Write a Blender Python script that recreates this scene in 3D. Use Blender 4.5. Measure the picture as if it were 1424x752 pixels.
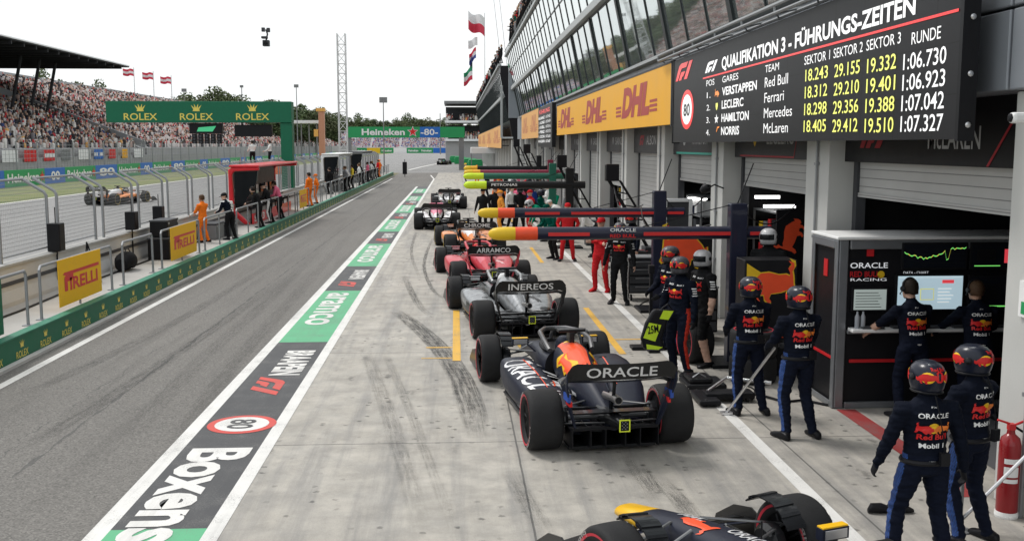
import bpy, bmesh, math, random
import numpy as np
from mathutils import Vector, Matrix, noise
from mathutils.bvhtree import BVHTree

random.seed(7)
rng = np.random.default_rng(11)
for _o in list(bpy.data.objects):
    bpy.data.objects.remove(_o)
SC = bpy.context.scene
COL = SC.collection
R = math.radians

# ------------------------------------------------------------------ camera
FPX, CAM_H = 1420.0, 3.6
PITCH = math.atan(174 / FPX)
YAW = math.atan(79 / FPX * math.cos(PITCH))
cam_data = bpy.data.cameras.new("camera")
cam_data.sensor_width = 36.0
cam_data.lens = 36.0 * FPX / 1424.0
cam_data.clip_start = 0.1
cam_data.clip_end = 6000
cam = bpy.data.objects.new("camera", cam_data)
cam.location = (0, 0, CAM_H)
cam.rotation_euler = (math.pi / 2 - PITCH, 0, -YAW)
COL.objects.link(cam)
SC.camera = cam

# ------------------------------------------------------------------ sky, sun, exposure
SUN_EL, SUN_AZ = R(58), R(-52)          # azimuth measured from +Y towards +X
world = bpy.data.worlds.new("World")
SC.world = world
world.use_nodes = True
_nt = world.node_tree
_nt.nodes.clear()
_out = _nt.nodes.new("ShaderNodeOutputWorld")
_bg = _nt.nodes.new("ShaderNodeBackground")
_sky = _nt.nodes.new("ShaderNodeTexSky")
_sky.sky_type = 'NISHITA'
_sky.sun_disc = False
_sky.sun_elevation = SUN_EL
_sky.sun_rotation = SUN_AZ
_sky.air_density = 1.0
_sky.dust_density = 4.0
_tc = _nt.nodes.new("ShaderNodeTexCoord")
_no = _nt.nodes.new("ShaderNodeTexNoise")
_no.inputs['Scale'].default_value = 1.6
_no.inputs['Detail'].default_value = 5
_rmp = _nt.nodes.new("ShaderNodeValToRGB")
_rmp.color_ramp.elements[0].position = 0.3
_rmp.color_ramp.elements[0].color = (7.2, 7.75, 8.1, 1)
_rmp.color_ramp.elements[1].position = 0.62
_rmp.color_ramp.elements[1].color = (8.9, 8.95, 8.9, 1)
_mx = _nt.nodes.new("ShaderNodeMix")
_mx.data_type = 'RGBA'
_mx.inputs['Factor'].default_value = 0.88       # a high white overcast over the blue
_nt.links.new(_tc.outputs['Generated'], _no.inputs['Vector'])
_nt.links.new(_no.outputs['Fac'], _rmp.inputs['Fac'])
_nt.links.new(_sky.outputs['Color'], _mx.inputs['A'])
_nt.links.new(_rmp.outputs['Color'], _mx.inputs['B'])
_nt.links.new(_mx.outputs['Result'], _bg.inputs['Color'])
_bg.inputs['Strength'].default_value = 0.1
_nt.links.new(_bg.outputs[0], _out.inputs['Surface'])

sun_d = bpy.data.lights.new("sun", 'SUN')
sun_d.energy = 1.5
sun_d.angle = R(14)
sun_d.color = (1.0, 0.965, 0.92)
sun = bpy.data.objects.new("sun", sun_d)
_sv = Vector((math.sin(SUN_AZ) * math.cos(SUN_EL), math.cos(SUN_AZ) * math.cos(SUN_EL), math.sin(SUN_EL)))
sun.rotation_euler = _sv.to_track_quat('Z', 'Y').to_euler()
sun.location = (0, 0, 60)
COL.objects.link(sun)
SC.view_settings.view_transform = 'Standard'
SC.view_settings.look = 'None'
SC.view_settings.exposure = 0.42
SC.view_settings.gamma = 1.0
SC.cycles.max_bounces = 6
SC.cycles.diffuse_bounces = 3
SC.cycles.glossy_bounces = 3
SC.cycles.transparent_max_bounces = 24
SC.cycles.use_denoising = True

# ------------------------------------------------------------------ measuring helpers (photo pixels to metres, used for placing)
_F = Vector((math.sin(YAW) * math.cos(PITCH), math.cos(YAW) * math.cos(PITCH), -math.sin(PITCH)))
_Rt = Vector((math.cos(YAW), -math.sin(YAW), 0))
_U = _Rt.cross(_F)
_C = Vector((0, 0, CAM_H))
def ray(px, py): return _Rt * (px - 712) + _U * (376 - py) + _F * FPX
def at(px, py, z=0.0):
    d = ray(px, py); return _C + d * ((z - CAM_H) / d.z)
def onX(px, py, X):
    d = ray(px, py); return _C + d * (X / d.x)
def onY(px, py, Y):
    d = ray(px, py); return _C + d * (Y / d.y)

# ------------------------------------------------------------------ materials
_mats = {}
def _new(name):
    m = bpy.data.materials.new(name); m.use_nodes = True
    nt = m.node_tree
    return m, nt, nt.nodes['Principled BSDF']
def pmat(name, col, rough=0.5, metal=0.0, var=0.12, scale=6.0, bump=0.0, bscale=40.0, coat=0.0, spec=None):
    if spec is None: spec = .16 if max(col) < .1 else .35
    if name in _mats: return _mats[name]
    m, nt, b = _new(name)
    N, L = nt.nodes, nt.links
    b.inputs['Roughness'].default_value = rough
    b.inputs['Metallic'].default_value = metal
    b.inputs['Coat Weight'].default_value = coat
    b.inputs['Specular IOR Level'].default_value = spec
    tc = N.new('ShaderNodeTexCoord')
    n = N.new('ShaderNodeTexNoise'); n.inputs['Scale'].default_value = scale; n.inputs['Detail'].default_value = 4
    L.new(tc.outputs['Object'], n.inputs['Vector'])
    mx = N.new('ShaderNodeMix'); mx.data_type = 'RGBA'
    mx.inputs['A'].default_value = [c * (1 - var) for c in col] + [1]
    mx.inputs['B'].default_value = [min(1, c * (1 + var)) for c in col] + [1]
    L.new(n.outputs['Fac'], mx.inputs['Factor'])
    L.new(mx.outputs['Result'], b.inputs['Base Color'])
    rr = N.new('ShaderNodeMapRange'); rr.inputs['To Min'].default_value = max(0.02, rough - .08); rr.inputs['To Max'].default_value = min(1, rough + .08)
    L.new(n.outputs['Fac'], rr.inputs['Value']); L.new(rr.outputs['Result'], b.inputs['Roughness'])
    if bump:
        n2 = N.new('ShaderNodeTexNoise'); n2.inputs['Scale'].default_value = bscale; n2.inputs['Detail'].default_value = 3
        L.new(tc.outputs['Object'], n2.inputs['Vector'])
        bp = N.new('ShaderNodeBump'); bp.inputs['Strength'].default_value = bump; bp.inputs['Distance'].default_value = 0.02
        L.new(n2.outputs['Fac'], bp.inputs['Height']); L.new(bp.outputs['Normal'], b.inputs['Normal'])
    _mats[name] = m
    return m
def emat(name, col, strength):
    if name in _mats: return _mats[name]
    m, nt, b = _new(name)
    b.inputs['Base Color'].default_value = (*col, 1)
    b.inputs['Emission Color'].default_value = (*col, 1)
    b.inputs['Emission Strength'].default_value = strength
    b.inputs['Roughness'].default_value = 0.3
    _mats[name] = m
    return m

class Sh:
    """small node-graph writer for the ground materials"""
    def __init__(s, name):
        s.m, s.nt, s.b = _new(name); s.N, s.L = s.nt.nodes, s.nt.links
        s.tc = s.N.new('ShaderNodeTexCoord')
        s.obj = s.tc.outputs['Object']
    def noise(s, scale, detail=4, rough=.5, vec=None):
        n = s.N.new('ShaderNodeTexNoise'); n.inputs['Scale'].default_value = scale
        n.inputs['Detail'].default_value = detail; n.inputs['Roughness'].default_value = rough
        s.L.new(vec or s.obj, n.inputs['Vector']); return n.outputs['Fac']
    def stretch(s, sx, sy, sz=1):
        mp = s.N.new('ShaderNodeMapping'); mp.inputs['Scale'].default_value = (sx, sy, sz)
        s.L.new(s.obj, mp.inputs['Vector']); return mp.outputs['Vector']
    def math(s, op, a, b=None, c=None):
        n = s.N.new('ShaderNodeMath'); n.operation = op
        for i, v in enumerate((a, b, c)):
            if v is None: continue
            if isinstance(v, (int, float)): n.inputs[i].default_value = v
            else: s.L.new(v, n.inputs[i])
        return n.outputs[0]
    def rng(s, v, a, b, c, d):
        n = s.N.new('ShaderNodeMapRange')
        for k, x in zip(('From Min', 'From Max', 'To Min', 'To Max'), (a, b, c, d)): n.inputs[k].default_value = x
        s.L.new(v, n.inputs['Value']); return n.outputs['Result']
    def mix(s, f, a, b):
        n = s.N.new('ShaderNodeMix'); n.data_type = 'RGBA'
        for k, v in (('Factor', f), ('A', a), ('B', b)):
            if isinstance(v, (int, float)): n.inputs[k].default_value = v
            elif isinstance(v, (tuple, list)): n.inputs[k].default_value = (*v, 1)
            else: s.L.new(v, n.inputs[k])
        return n.outputs['Result']
    def xyz(s):
        n = s.N.new('ShaderNodeSeparateXYZ'); s.L.new(s.obj, n.inputs[0]); return n.outputs
    def col(s, v): s.L.new(v, s.b.inputs['Base Color'])
    def rough(s, v):
        if isinstance(v, (int, float)): s.b.inputs['Roughness'].default_value = v
        else: s.L.new(v, s.b.inputs['Roughness'])
    def bump(s, h, strength=.3, dist=.01):
        n = s.N.new('ShaderNodeBump'); n.inputs['Strength'].default_value = strength; n.inputs['Distance'].default_value = dist
        s.L.new(h, n.inputs['Height']); s.L.new(n.outputs['Normal'], s.b.inputs['Normal'])

# ------------------------------------------------------------------ mesh helpers
_tcache = {}
def text2d(s, bold=0.0, shear=0.0):
    k = (s, bold, shear)
    if k in _tcache: return _tcache[k]
    cu = bpy.data.curves.new("t", 'FONT'); cu.body = s; cu.offset = bold; cu.shear = shear; cu.resolution_u = 3; cu.size = 1.0
    ob = bpy.data.objects.new("t", cu); COL.objects.link(ob)
    dg = bpy.context.evaluated_depsgraph_get(); dg.update()
    me = bpy.data.meshes.new_from_object(ob.evaluated_get(dg))
    v = np.array([(p.co.x, p.co.y) for p in me.vertices]) if len(me.vertices) else np.zeros((0, 2))
    f = [tuple(p.vertices) for p in me.polygons]
    bpy.data.objects.remove(ob); bpy.data.curves.remove(cu); bpy.data.meshes.remove(me)
    if len(v):
        v[:, 0] -= v[:, 0].min()
        v[:, 1] /= 0.72
    _tcache[k] = (v, f)
    return v, f

def ring(y, xc, zc, hw, hh, n=24, e=2.5):
    out = []
    for k in range(n):
        a = 2 * math.pi * k / n; c, s = math.cos(a), math.sin(a)
        out.append((xc + hw * math.copysign(abs(c) ** (2 / e), c), y, zc + hh * math.copysign(abs(s) ** (2 / e), s)))
    return out

class MB:
    def __init__(s): s.v, s.f, s.m = [], [], []
    def add(s, vs, fs, mi=0, M=None):
        o = len(s.v)
        s.v.extend([tuple(M @ Vector(p)) for p in vs] if M else [tuple(p) for p in vs])
        s.f.extend([tuple(i + o for i in f) for f in fs]); s.m.extend([mi] * len(fs)); return s
    def box(s, x0, x1, y0, y1, z0, z1, mi=0, M=None):
        vs = [(x, y, z) for z in (z0, z1) for y in (y0, y1) for x in (x0, x1)]
        return s.add(vs, [(0, 2, 3, 1), (4, 5, 7, 6), (0, 1, 5, 4), (2, 6, 7, 3), (0, 4, 6, 2), (1, 3, 7, 5)], mi, M)
    def quad(s, a, b, c, d, mi=0): return s.add([a, b, c, d], [(0, 1, 2, 3)], mi)
    def loft(s, rings, mi=0, caps=True, M=None):
        n = len(rings[0]); vs = [p for r in rings for p in r]; fs = []
        for i in range(len(rings) - 1):
            for k in range(n):
                a, b = i * n + k, i * n + (k + 1) % n
                fs.append((a, b, b + n, a + n))
        if caps:
            fs.append(tuple(range(n))[::-1]); fs.append(tuple(range((len(rings) - 1) * n, len(rings) * n)))
        return s.add(vs, fs, mi, M)
    def tube(s, pts, r, n=8, mi=0, rads=None, caps=True, flat=1.0):
        pts = [Vector(p) for p in pts]; rings = []; prev = None
        for i, p in enumerate(pts):
            d = (pts[min(i + 1, len(pts) - 1)] - pts[max(i - 1, 0)]).normalized()
            if prev is None:
                up = Vector((0, 0, 1)) if abs(d.z) < .9 else Vector((0, 1, 0))
                a = d.cross(up).normalized()
            else:
                a = (prev - d * prev.dot(d)).normalized()
            prev = a; b = d.cross(a)
            rr = rads[i] if rads else r
            rings.append([p + (a * math.cos(t) + b * math.sin(t) * flat) * rr for t in (2 * math.pi * k / n for k in range(n))])
        return s.loft(rings, mi, caps)
    def prism(s, pts, z0, z1, mi=0, M=None):
        n = len(pts); vs = [(x, y, z0) for x, y in pts] + [(x, y, z1) for x, y in pts]
        fs = [tuple(range(n))[::-1], tuple(range(n, 2 * n))] + [(k, (k + 1) % n, (k + 1) % n + n, k + n) for k in range(n)]
        return s.add(vs, fs, mi, M)
    def lathe(s, prof, n=32, mi=0, M=None, axis='z'):
        rings = []
        for r, h in prof:
            rings.append([(r * math.cos(2 * math.pi * k / n), r * math.sin(2 * math.pi * k / n), h) if axis == 'z' else (h, r * math.cos(2 * math.pi * k / n), r * math.sin(2 * math.pi * k / n)) for k in range(n)])
        return s.loft(rings, mi, True, M)
    def flat(s, pts2, o, u, v, W=1, H=1, mi=0, lift=0.0, faces=None):
        o, u, v = Vector(o), Vector(u), Vector(v); nn = u.cross(v).normalized() * lift
        vs = [o + u * (x * W) + v * (y * H) + nn for x, y in pts2]
        return s.add(vs, faces or [tuple(range(len(pts2)))], mi)
    def text(s, t, o, u, v, H, W=None, mi=0, bold=0.0, shear=0.0, lift=0.004, align='l'):
        p, f = text2d(t, bold, shear)
        if not len(p): return s
        w = p[:, 0].max(); k = (W / w) if W else H * .72
        off = 0 if align == 'l' else (-w * k / 2 if align == 'c' else -w * k)
        return s.flat([(x * k + off, y * H) for x, y in p], o, u, v, 1, 1, mi, lift, f)
    def disc(s, o, u, v, r, mi=0, lift=0.0, n=32, ry=None):
        return s.flat([(math.cos(2 * math.pi * k / n) * r, math.sin(2 * math.pi * k / n) * (ry or r)) for k in range(n)], o, u, v, 1, 1, mi, lift)
    def mesh(s, name, mats, smooth=False):
        me = bpy.data.meshes.new(name)
        me.from_pydata(s.v, [], s.f); me.validate(verbose=False)
        for m in mats: me.materials.append(m)
        if len(mats) > 1 and len(me.polygons) == len(s.m): me.polygons.foreach_set('material_index', s.m)
        if smooth: me.polygons.foreach_set('use_smooth', [True] * len(me.polygons))
        me.update(); return me
    def build(s, name, mats, parent=None, smooth=False, bevel=0.0, fix=True):
        if not isinstance(mats, (list, tuple)): mats = [mats]
        me = s.mesh(name, mats, smooth)
        if fix:
            bm = bmesh.new(); bm.from_mesh(me); bmesh.ops.recalc_face_normals(bm, faces=bm.faces); bm.to_mesh(me); bm.free()
        return link(name, me, parent, smooth, bevel)

def link(name, me, parent=None, smooth=False, bevel=0.0):
    ob = bpy.data.objects.new(name, me); COL.objects.link(ob)
    if parent: ob.parent = parent
    if bevel:
        md = ob.modifiers.new("bevel", 'BEVEL'); md.width = bevel; md.segments = 2; md.limit_method = 'ANGLE'; md.angle_limit = R(40)
    if smooth:
        me.set_sharp_from_angle(angle=R(38))
    return ob
def tag(o, label, cat, group=None):
    o['label'] = label; o['category'] = cat
    if group: o['group'] = group
    return o
def thing(name, label, cat, loc=(0, 0, 0), rotz=0.0, group=None):
    o = bpy.data.objects.new(name, None); COL.objects.link(o)
    o.location = loc; o.rotation_euler = (0, 0, rotz)
    return tag(o, label, cat, group)
def struct(o): o['kind'] = 'structure'; return o
def stuff(o, label, cat): o['kind'] = 'stuff'; return tag(o, label, cat)
def copy_tree(o, parent=None):
    c = o.copy(); COL.objects.link(c)
    if parent:
        mpi = o.matrix_parent_inverse.copy(); c.parent = parent; c.matrix_parent_inverse = mpi
    for ch in list(o.children): copy_tree(ch, c)
    return c

# emblem outlines
BULL = [(.95, -.35), (1.0, -.2), (.97, .08), (.86, -.04), (.76, .12), (.45, .43), (.1, .46), (-.3, .37), (-.6, .39), (-.75, .32), (-.76, .46), (-.68, .62), (-.82, .76), (-.68, .92), (-.92, .84),
        (-.95, .66), (-.86, .5), (-.90, .3), (-.92, .05), (-.96, -.25), (-1.05, -.45), (-.95, -.55), (-.8, -.45), (-.68, -.22), (-.4, -.31), (0, -.36), (.08, -.54), (-.02, -.68), (.1, -.74), (.27, -.58), (.3, -.41),
        (.48, -.4), (.53, -.55), (.43, -.68), (.56, -.73), (.69, -.53), (.7, -.36), (.82, -.44)]
LOGO = [[(0, 0), (.28, .6), (.44, .88), (.66, 1), (1.5, 1), (1.27, .7), (.78, .7), (.64, .6), (.28, 0)],
        [(.4, 0), (.6, .36), (.72, .48), (1.16, .48), (.94, .22), (.8, .18), (.7, 0)],
        [(1.02, 0), (1.64, 1), (2.0, 1), (1.38, 0)]]
CROWN = [(-.5, -.5), (.5, -.5), (.42, -.2), (.75, .5), (.25, 0), (.3, .7), (.0, .05), (-.3, .7), (-.25, 0), (-.75, .5), (-.42, -.2)]
STAR = [(math.sin(k * math.pi / 5) * (1 if k % 2 == 0 else .42), math.cos(k * math.pi / 5) * (1 if k % 2 == 0 else .42)) for k in range(10)]
SHIELD = [(-.5, .6), (.5, .6), (.5, 0), (.3, -.5), (0, -.8), (-.3, -.5), (-.5, 0)]

# shared plain materials
M_black = pmat("black_satin", (.012, .012, .014), .4)
M_carbon = pmat("carbon", (.015, .016, .018), .32, coat=.3)
M_steel = pmat("galvanised_steel", (.30, .31, .32), .5, .6)
M_alu = pmat("brushed_aluminium", (.62, .62, .63), .32, .9)
M_white = pmat("white_paint", (.8, .8, .79), .5, var=.05)
M_red = pmat("red_paint", (.55, .02, .025), .4)
M_dgrey = pmat("dark_grey_paint", (.06, .062, .068), .5)
M_grey = pmat("mid_grey_paint", (.2, .205, .21), .5)
M_rubber = pmat("tyre_rubber", (.020, .020, .021), .7, var=.35, scale=9, bump=.15, bscale=60, spec=.22)
M_yellow = pmat("yellow_paint", (.78, .50, .02), .45)
M_rolexg = pmat("deep_green_print", (.0, .125, .06), .45)
M_gold = pmat("gold_print", (.75, .62, .12), .45)
M_heing = pmat("bright_green_print", (.02, .30, .10), .5)
M_blue = pmat("blue_print", (.02, .14, .5), .5)
M_orange = pmat("orange_cloth", (.85, .16, .02), .7)
M_navy = pmat("navy_paint", (.012, .017, .045), .35, coat=.3)
M_glassd = pmat("dark_glass", (.01, .012, .014), .06)
# ================================================================== GROUND
def sheet(name, x0, x1, y0, y1, z, mat, ny=1, parent=None):
    mb = MB()
    for i in range(ny):
        a, b = y0 + (y1 - y0) * i / ny, y0 + (y1 - y0) * (i + 1) / ny
        mb.quad((x0, a, z), (x1, a, z), (x1, b, z), (x0, b, z))
    return mb.build(name, mat, parent)
# terrain
s = Sh("terrain_grass")
s.col(s.mix(s.rng(s.noise(.05, 6), .35, .65, 0, 1), (.075, .095, .035), (.16, .15, .075))); s.rough(.95)
struct(sheet("ground", -1500, 1500, -300, 2500, -0.012, s.m))
# concrete apron in front of the garages
s = Sh("apron_concrete")
X, Y, Z = s.xyz()
base = s.mix(s.rng(s.noise(.35, 6, .6), .3, .7, 0, 1), (.39, .362, .318), (.51, .478, .425))
base = s.mix(s.rng(s.noise(2.2, 8, .68), .36, .62, 0, .75), base, (.27, .255, .23))
base = s.mix(s.rng(s.noise(1.0, 9, .65, s.stretch(3.2, .16)), .47, .68, 0, .75), base, (.20, .195, .19))
base = s.mix(s.rng(s.noise(95, 3, .6), .52, .72, 0, .55), base, (.17, .163, .15))
base = s.mix(s.rng(s.noise(40, 4, .7), .55, .75, 0, .35), base, (.55, .53, .49))
slab_j = s.math('ABSOLUTE', s.math('SUBTRACT', s.math('MODULO', s.math('ADD', Y, 100.6), 5.5), 2.75))
long_j = s.math('ABSOLUTE', s.math('SUBTRACT', s.math('ADD', X, s.math('MULTIPLY', s.noise(3), .012)), .725))
long2 = s.math('ABSOLUTE', s.math('SUBTRACT', X, 3.98))
jl = s.math('LESS_THAN', s.math('MINIMUM', s.math('MINIMUM', slab_j, long_j), long2), .011)
base = s.mix(s.math('MULTIPLY', jl, .8), base, (.07, .068, .065))
vor = s.N.new('ShaderNodeTexVoronoi'); vor.voronoi_dimensions = '2D'; vor.inputs['Scale'].default_value = 1.15; s.L.new(s.stretch(1.7, .6), vor.inputs['Vector'])
dd = s.math('ADD', vor.outputs['Distance'], s.math('MULTIPLY', s.math('SUBTRACT', s.noise(9, 5, .7), .5), .5))
sep = s.N.new('ShaderNodeSeparateColor'); s.L.new(vor.outputs['Color'], sep.inputs[0])
spot = s.math('MULTIPLY', s.rng(dd, .02, .12, 1, 0), s.math('MULTIPLY', s.math('GREATER_THAN', sep.outputs[0], .6), s.rng(s.noise(.23, 2), .42, .62, .1, 1)))
v2 = s.N.new('ShaderNodeTexVoronoi'); v2.voronoi_dimensions = '2D'; v2.inputs['Scale'].default_value = 4.2; s.L.new(s.obj, v2.inputs['Vector'])
d2 = s.math('ADD', v2.outputs['Distance'], s.math('MULTIPLY', s.math('SUBTRACT', s.noise(30, 3), .5), .4))
se2 = s.N.new('ShaderNodeSeparateColor'); s.L.new(v2.outputs['Color'], se2.inputs[0])
spot = s.math('MAXIMUM', spot, s.math('MULTIPLY', s.rng(d2, .08, .16, 1, 0), s.math('MULTIPLY', s.math('GREATER_THAN', se2.outputs[0], .6), s.rng(s.noise(.5, 2), .45, .6, 0, 1))))
base = s.mix(s.math('MULTIPLY', spot, .72), base, (.045, .043, .04))
s.col(base); s.rough(s.rng(s.noise(2.5, 5), .3, .7, .55, .85)); s.bump(s.noise(70, 3), .25, .004)
struct(sheet("pit_apron", -2.22, 14, -6, 135, 0.0, s.m))
# asphalt of the fast lane
def asphalt(name, lo, hi, seam=None):
    s = Sh(name); X, Y, Z = s.xyz()
    b = s.mix(s.rng(s.noise(.25, 5, .6, s.stretch(1.6, .35)), .3, .7, 0, 1), lo, hi)
    sp = s.N.new('ShaderNodeTexVoronoi'); sp.voronoi_dimensions = '2D'; sp.inputs['Scale'].default_value = 55; s.L.new(s.obj, sp.inputs['Vector'])
    se = s.N.new('ShaderNodeSeparateColor'); s.L.new(sp.outputs['Color'], se.inputs[0])
    b = s.mix(s.rng(se.outputs[0], .35, 1, 0, .45), b, tuple(min(1, c * 1.9) for c in hi))
    b = s.mix(s.rng(se.outputs[1], .5, 1, 0, .5), b, tuple(c * .4 for c in lo))
    b = s.mix(s.rng(s.noise(1.1, 8, .65, s.stretch(2.2, .12)), .52, .75, 0, .5), b, tuple(c * .6 for c in lo))
    if seam is not None:
        for sx, w, amp in seam:
            w1 = s.noise(.9, 5, .7)
            d = s.math('ABSOLUTE', s.math('SUBTRACT', s.math('ADD', X, s.math('MULTIPLY', s.math('SUBTRACT', w1, .5), amp)), sx))
            thick = s.rng(s.noise(1.6, 4), .35, .7, 0.0, w)
            b = s.mix(s.math('MULTIPLY', s.math('LESS_THAN', d, thick), .6), b, (.05, .05, .05))
    s.col(b); s.rough(.82); s.bump(se.outputs[0], .35, .006)
    return s.m
M_asph = asphalt("pit_lane_asphalt", (.112, .106, .098), (.160, .152, .140), [(-4.87, .045, .2), (-5.35, .014, .5)])
struct(sheet("pit_lane_road", -7.3, -2.22, -6, 135, 0.0, M_asph))
M_track = asphalt("track_asphalt", (.19, .188, .185), (.25, .247, .243))
struct(sheet("race_track_road", -27.8, -9.2, -60, 500, 0.004, M_track))
struct(sheet("pit_exit_road", -9.19, 8, 135, 500, 0.0, M_track))
s = Sh("verge_grass")
s.col(s.mix(s.rng(s.noise(.4, 6), .35, .65, 0, 1), (.12, .16, .045), (.21, .21, .09))); s.rough(.95)
struct(sheet("grass_verge", -39, -28.1, -60, 500, -.004, s.m))
def worn(name, c, wear=.62):
    s = Sh(name)
    b = s.mix(s.noise(3, 4), tuple(x * .88 for x in c), tuple(min(1, x * 1.1) for x in c))
    b = s.mix(s.rng(s.noise(.8, 8, .7, s.stretch(3, .25)), .5, .72, 0, .35), b, (.12, .118, .112))
    g = s.math('ADD', s.math('MULTIPLY', s.noise(85, 3, .7), .6), s.math('MULTIPLY', s.noise(2.2, 4), .4))
    b = s.mix(s.rng(g, wear - .08, wear + .04, 0, .75), b, (.15, .147, .14))
    s.col(b); s.rough(.62); s.bump(s.noise(90, 2), .25, .004); return s.m
M_paint, M_paintd, M_paintg, M_paintr, M_painty = worn("road_paint_white", (.70, .69, .665)), worn("road_paint_black", (.042, .043, .047), .6), worn("road_paint_green", (.09, .40, .20)), worn("road_paint_red", (.6, .06, .045)), worn("road_paint_yellow", (.74, .42, .05))
def lane(name, x0, x1, y0, y1, mat, z=.004): return struct(sheet(name, x0, x1, y0, y1, z, mat))
lane("lane_line", -6.93, -6.78, -2, 112, M_paint)
lane("lane_line", -28.1, -27.8, -60, 500, M_paint, .008)
lane("lane_line", -3.45, -3.27, -2, 90, M_paint)
lane("lane_line", -2.37, -2.21, -2, 110, M_paint)
lane("lane_line", 3.58, 3.74, 2, 60, M_paint)
mb = MB(); mb.quad((-2.37, 110, .0045), (-2.2, 110, .0045), (-2.9, 124, .0045), (-3.05, 124, .0045)); struct(mb.build("lane_line", M_paint))
mb = MB()
for k in range(26):   # curving line out to the circuit
    a, b = k / 26, (k + 1) / 26
    f = lambda t: (-6.8 + 9 * t + 14 * t * t, 150 + 200 * t)
    (xa, ya), (xb, yb) = f(a), f(b)
    mb.quad((xa - .2, ya, .0045), (xa + .2, ya, .0045), (xb + .2, yb, .0045), (xb - .2, yb, .0045))
struct(mb.build("lane_line", M_paint))
# painted advertising strip between the fast lane and the apron
SX0, SX1 = -3.27, -2.37
sect = [(2, 9.45, 'g'), (9.45, 18.7, 'd'), (18.7, 25.4, 'g'), (25.4, 30.6, 'd'), (30.6, 37.6, 'g'), (37.6, 43, 'd'), (43, 50, 'g'), (50, 55, 'd'), (55, 62, 'g'), (62, 67, 'd'), (67, 73, 'g'), (73, 78, 'd'), (78, 85, 'g'), (85, 90, 'd')]
mb = MB()
for a, b, c in sect: mb.quad((SX0, a, .004), (SX1, a, .004), (SX1, b, .004), (SX0, b, .004), 'dg'.index(c))
struct(mb.build("lane_strip", [M_paintd, M_paintg]))
mb = MB(); dn, rt_ = (0, -1, 0), (1, 0, 0)
mb.text("Boxens", (-3.12, 12.05, .008), dn, rt_, .68, 2.95, 0, .035, 0, 0)
for r, mi, l in ((.44, 1, 0), (.345, 0, .002)): mb.disc((-2.79, 13.1, .008), dn, rt_, r, mi, l)
mb.text("80", (-2.95, 13.1, .0125), dn, rt_, .33, .44, 2, .02, 0, 0, 'c')
for p in LOGO: mb.flat([(x * .6, y * .44) for x, y in p], (-3.06, 15.85, .008), dn, rt_, 1, 1, 1)
mb.text("BRAAPEIN", (-2.94, 17.9, .008), dn, rt_, .46, 1.95, 0, .04, 0, 0)
mb.text("aramco", (-3.08, 25.0, .008), dn, rt_, .72, 4.5, 0, .02, 0, 0)
for p in LOGO: mb.flat([(x * .55, y * .44) for x, y in p], (-3.06, 27.2, .008), dn, rt_, 1, 1, 1)
mb.text("BRAAPEIN", (-2.9, 29.6, .008), dn, rt_, .4, 2.0, 0, .03, 0, 0)
for y in (36.9, 49.4, 61.4, 72.3, 84.2): mb.text("aramco", (-3.08, y, .008), dn, rt_, .72, 5.2, 0, .02, 0, 0)
for y in (42, 54.2, 66.2):
    mb.text("BRAAPEIN", (-2.9, y, .008), dn, rt_, .4, 2.0, 0, .03, 0, 0)
    for p in LOGO: mb.flat([(x * .55, y_ * .44) for x, y_ in p], (-3.06, y - 2.3, .008), dn, rt_, 1, 1, 1)
struct(mb.build("lane_lettering", [M_paint, M_paintr, M_paintd], fix=False))
# yellow pit box corners
for x0, x1, y0, y1 in ((-.07, .07, 16.9, 22.2), (2.82, 2.95, 17.3, 22.4), (-.55, -.08, 18.02, 18.1), (2.96, 3.5, 18.6, 18.68), (2.6, 2.72, 31.2, 36), (-.6, -.08, 17.1, 17.16), (2.62, 2.74, 45, 50)):
    lane("lane_box_line", x0, x1, y0, y1, M_painty, .0045)
# tyre marks: worn rubber laid on the concrete
s = Sh("rubber_marks")
uvn = s.N.new('ShaderNodeUVMap'); uvn.uv_map = "uv"
mp = s.N.new('ShaderNodeMapping'); mp.inputs['Scale'].default_value = (1.3, 7, 1); s.L.new(uvn.outputs['UV'], mp.inputs['Vector'])
sx = s.N.new('ShaderNodeSeparateXYZ'); s.L.new(uvn.outputs['UV'], sx.inputs[0])
edge = s.math('MULTIPLY', s.rng(sx.outputs[1], 0, .18, 0, 1), s.rng(sx.outputs[1], .82, 1, 1, 0))
ends = s.math('MULTIPLY', s.rng(sx.outputs[0], 0, 1.2, 0, 1), 1.0)
al = s.math('MULTIPLY', s.math('MULTIPLY', edge, ends), s.math('MULTIPLY', s.rng(s.math('ADD', s.math('MULTIPLY', s.noise(1, 9, .72, mp.outputs['Vector']), .5), s.math('MULTIPLY', s.noise(70, 3, .65), .5)), .44, .56, 0, 1), s.rng(s.noise(6, 3), .3, .6, .45, 1)))
attr = s.N.new('ShaderNodeAttribute'); attr.attribute_name = "amount"; 
al = s.math('MULTIPLY', s.math('MULTIPLY', al, attr.outputs['Fac']), .8)
s.b.inputs['Base Color'].default_value = (.045, .044, .043, 1); s.rough(.75)
s.L.new(al, s.b.inputs['Alpha'])
M_mark = s.m
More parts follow.
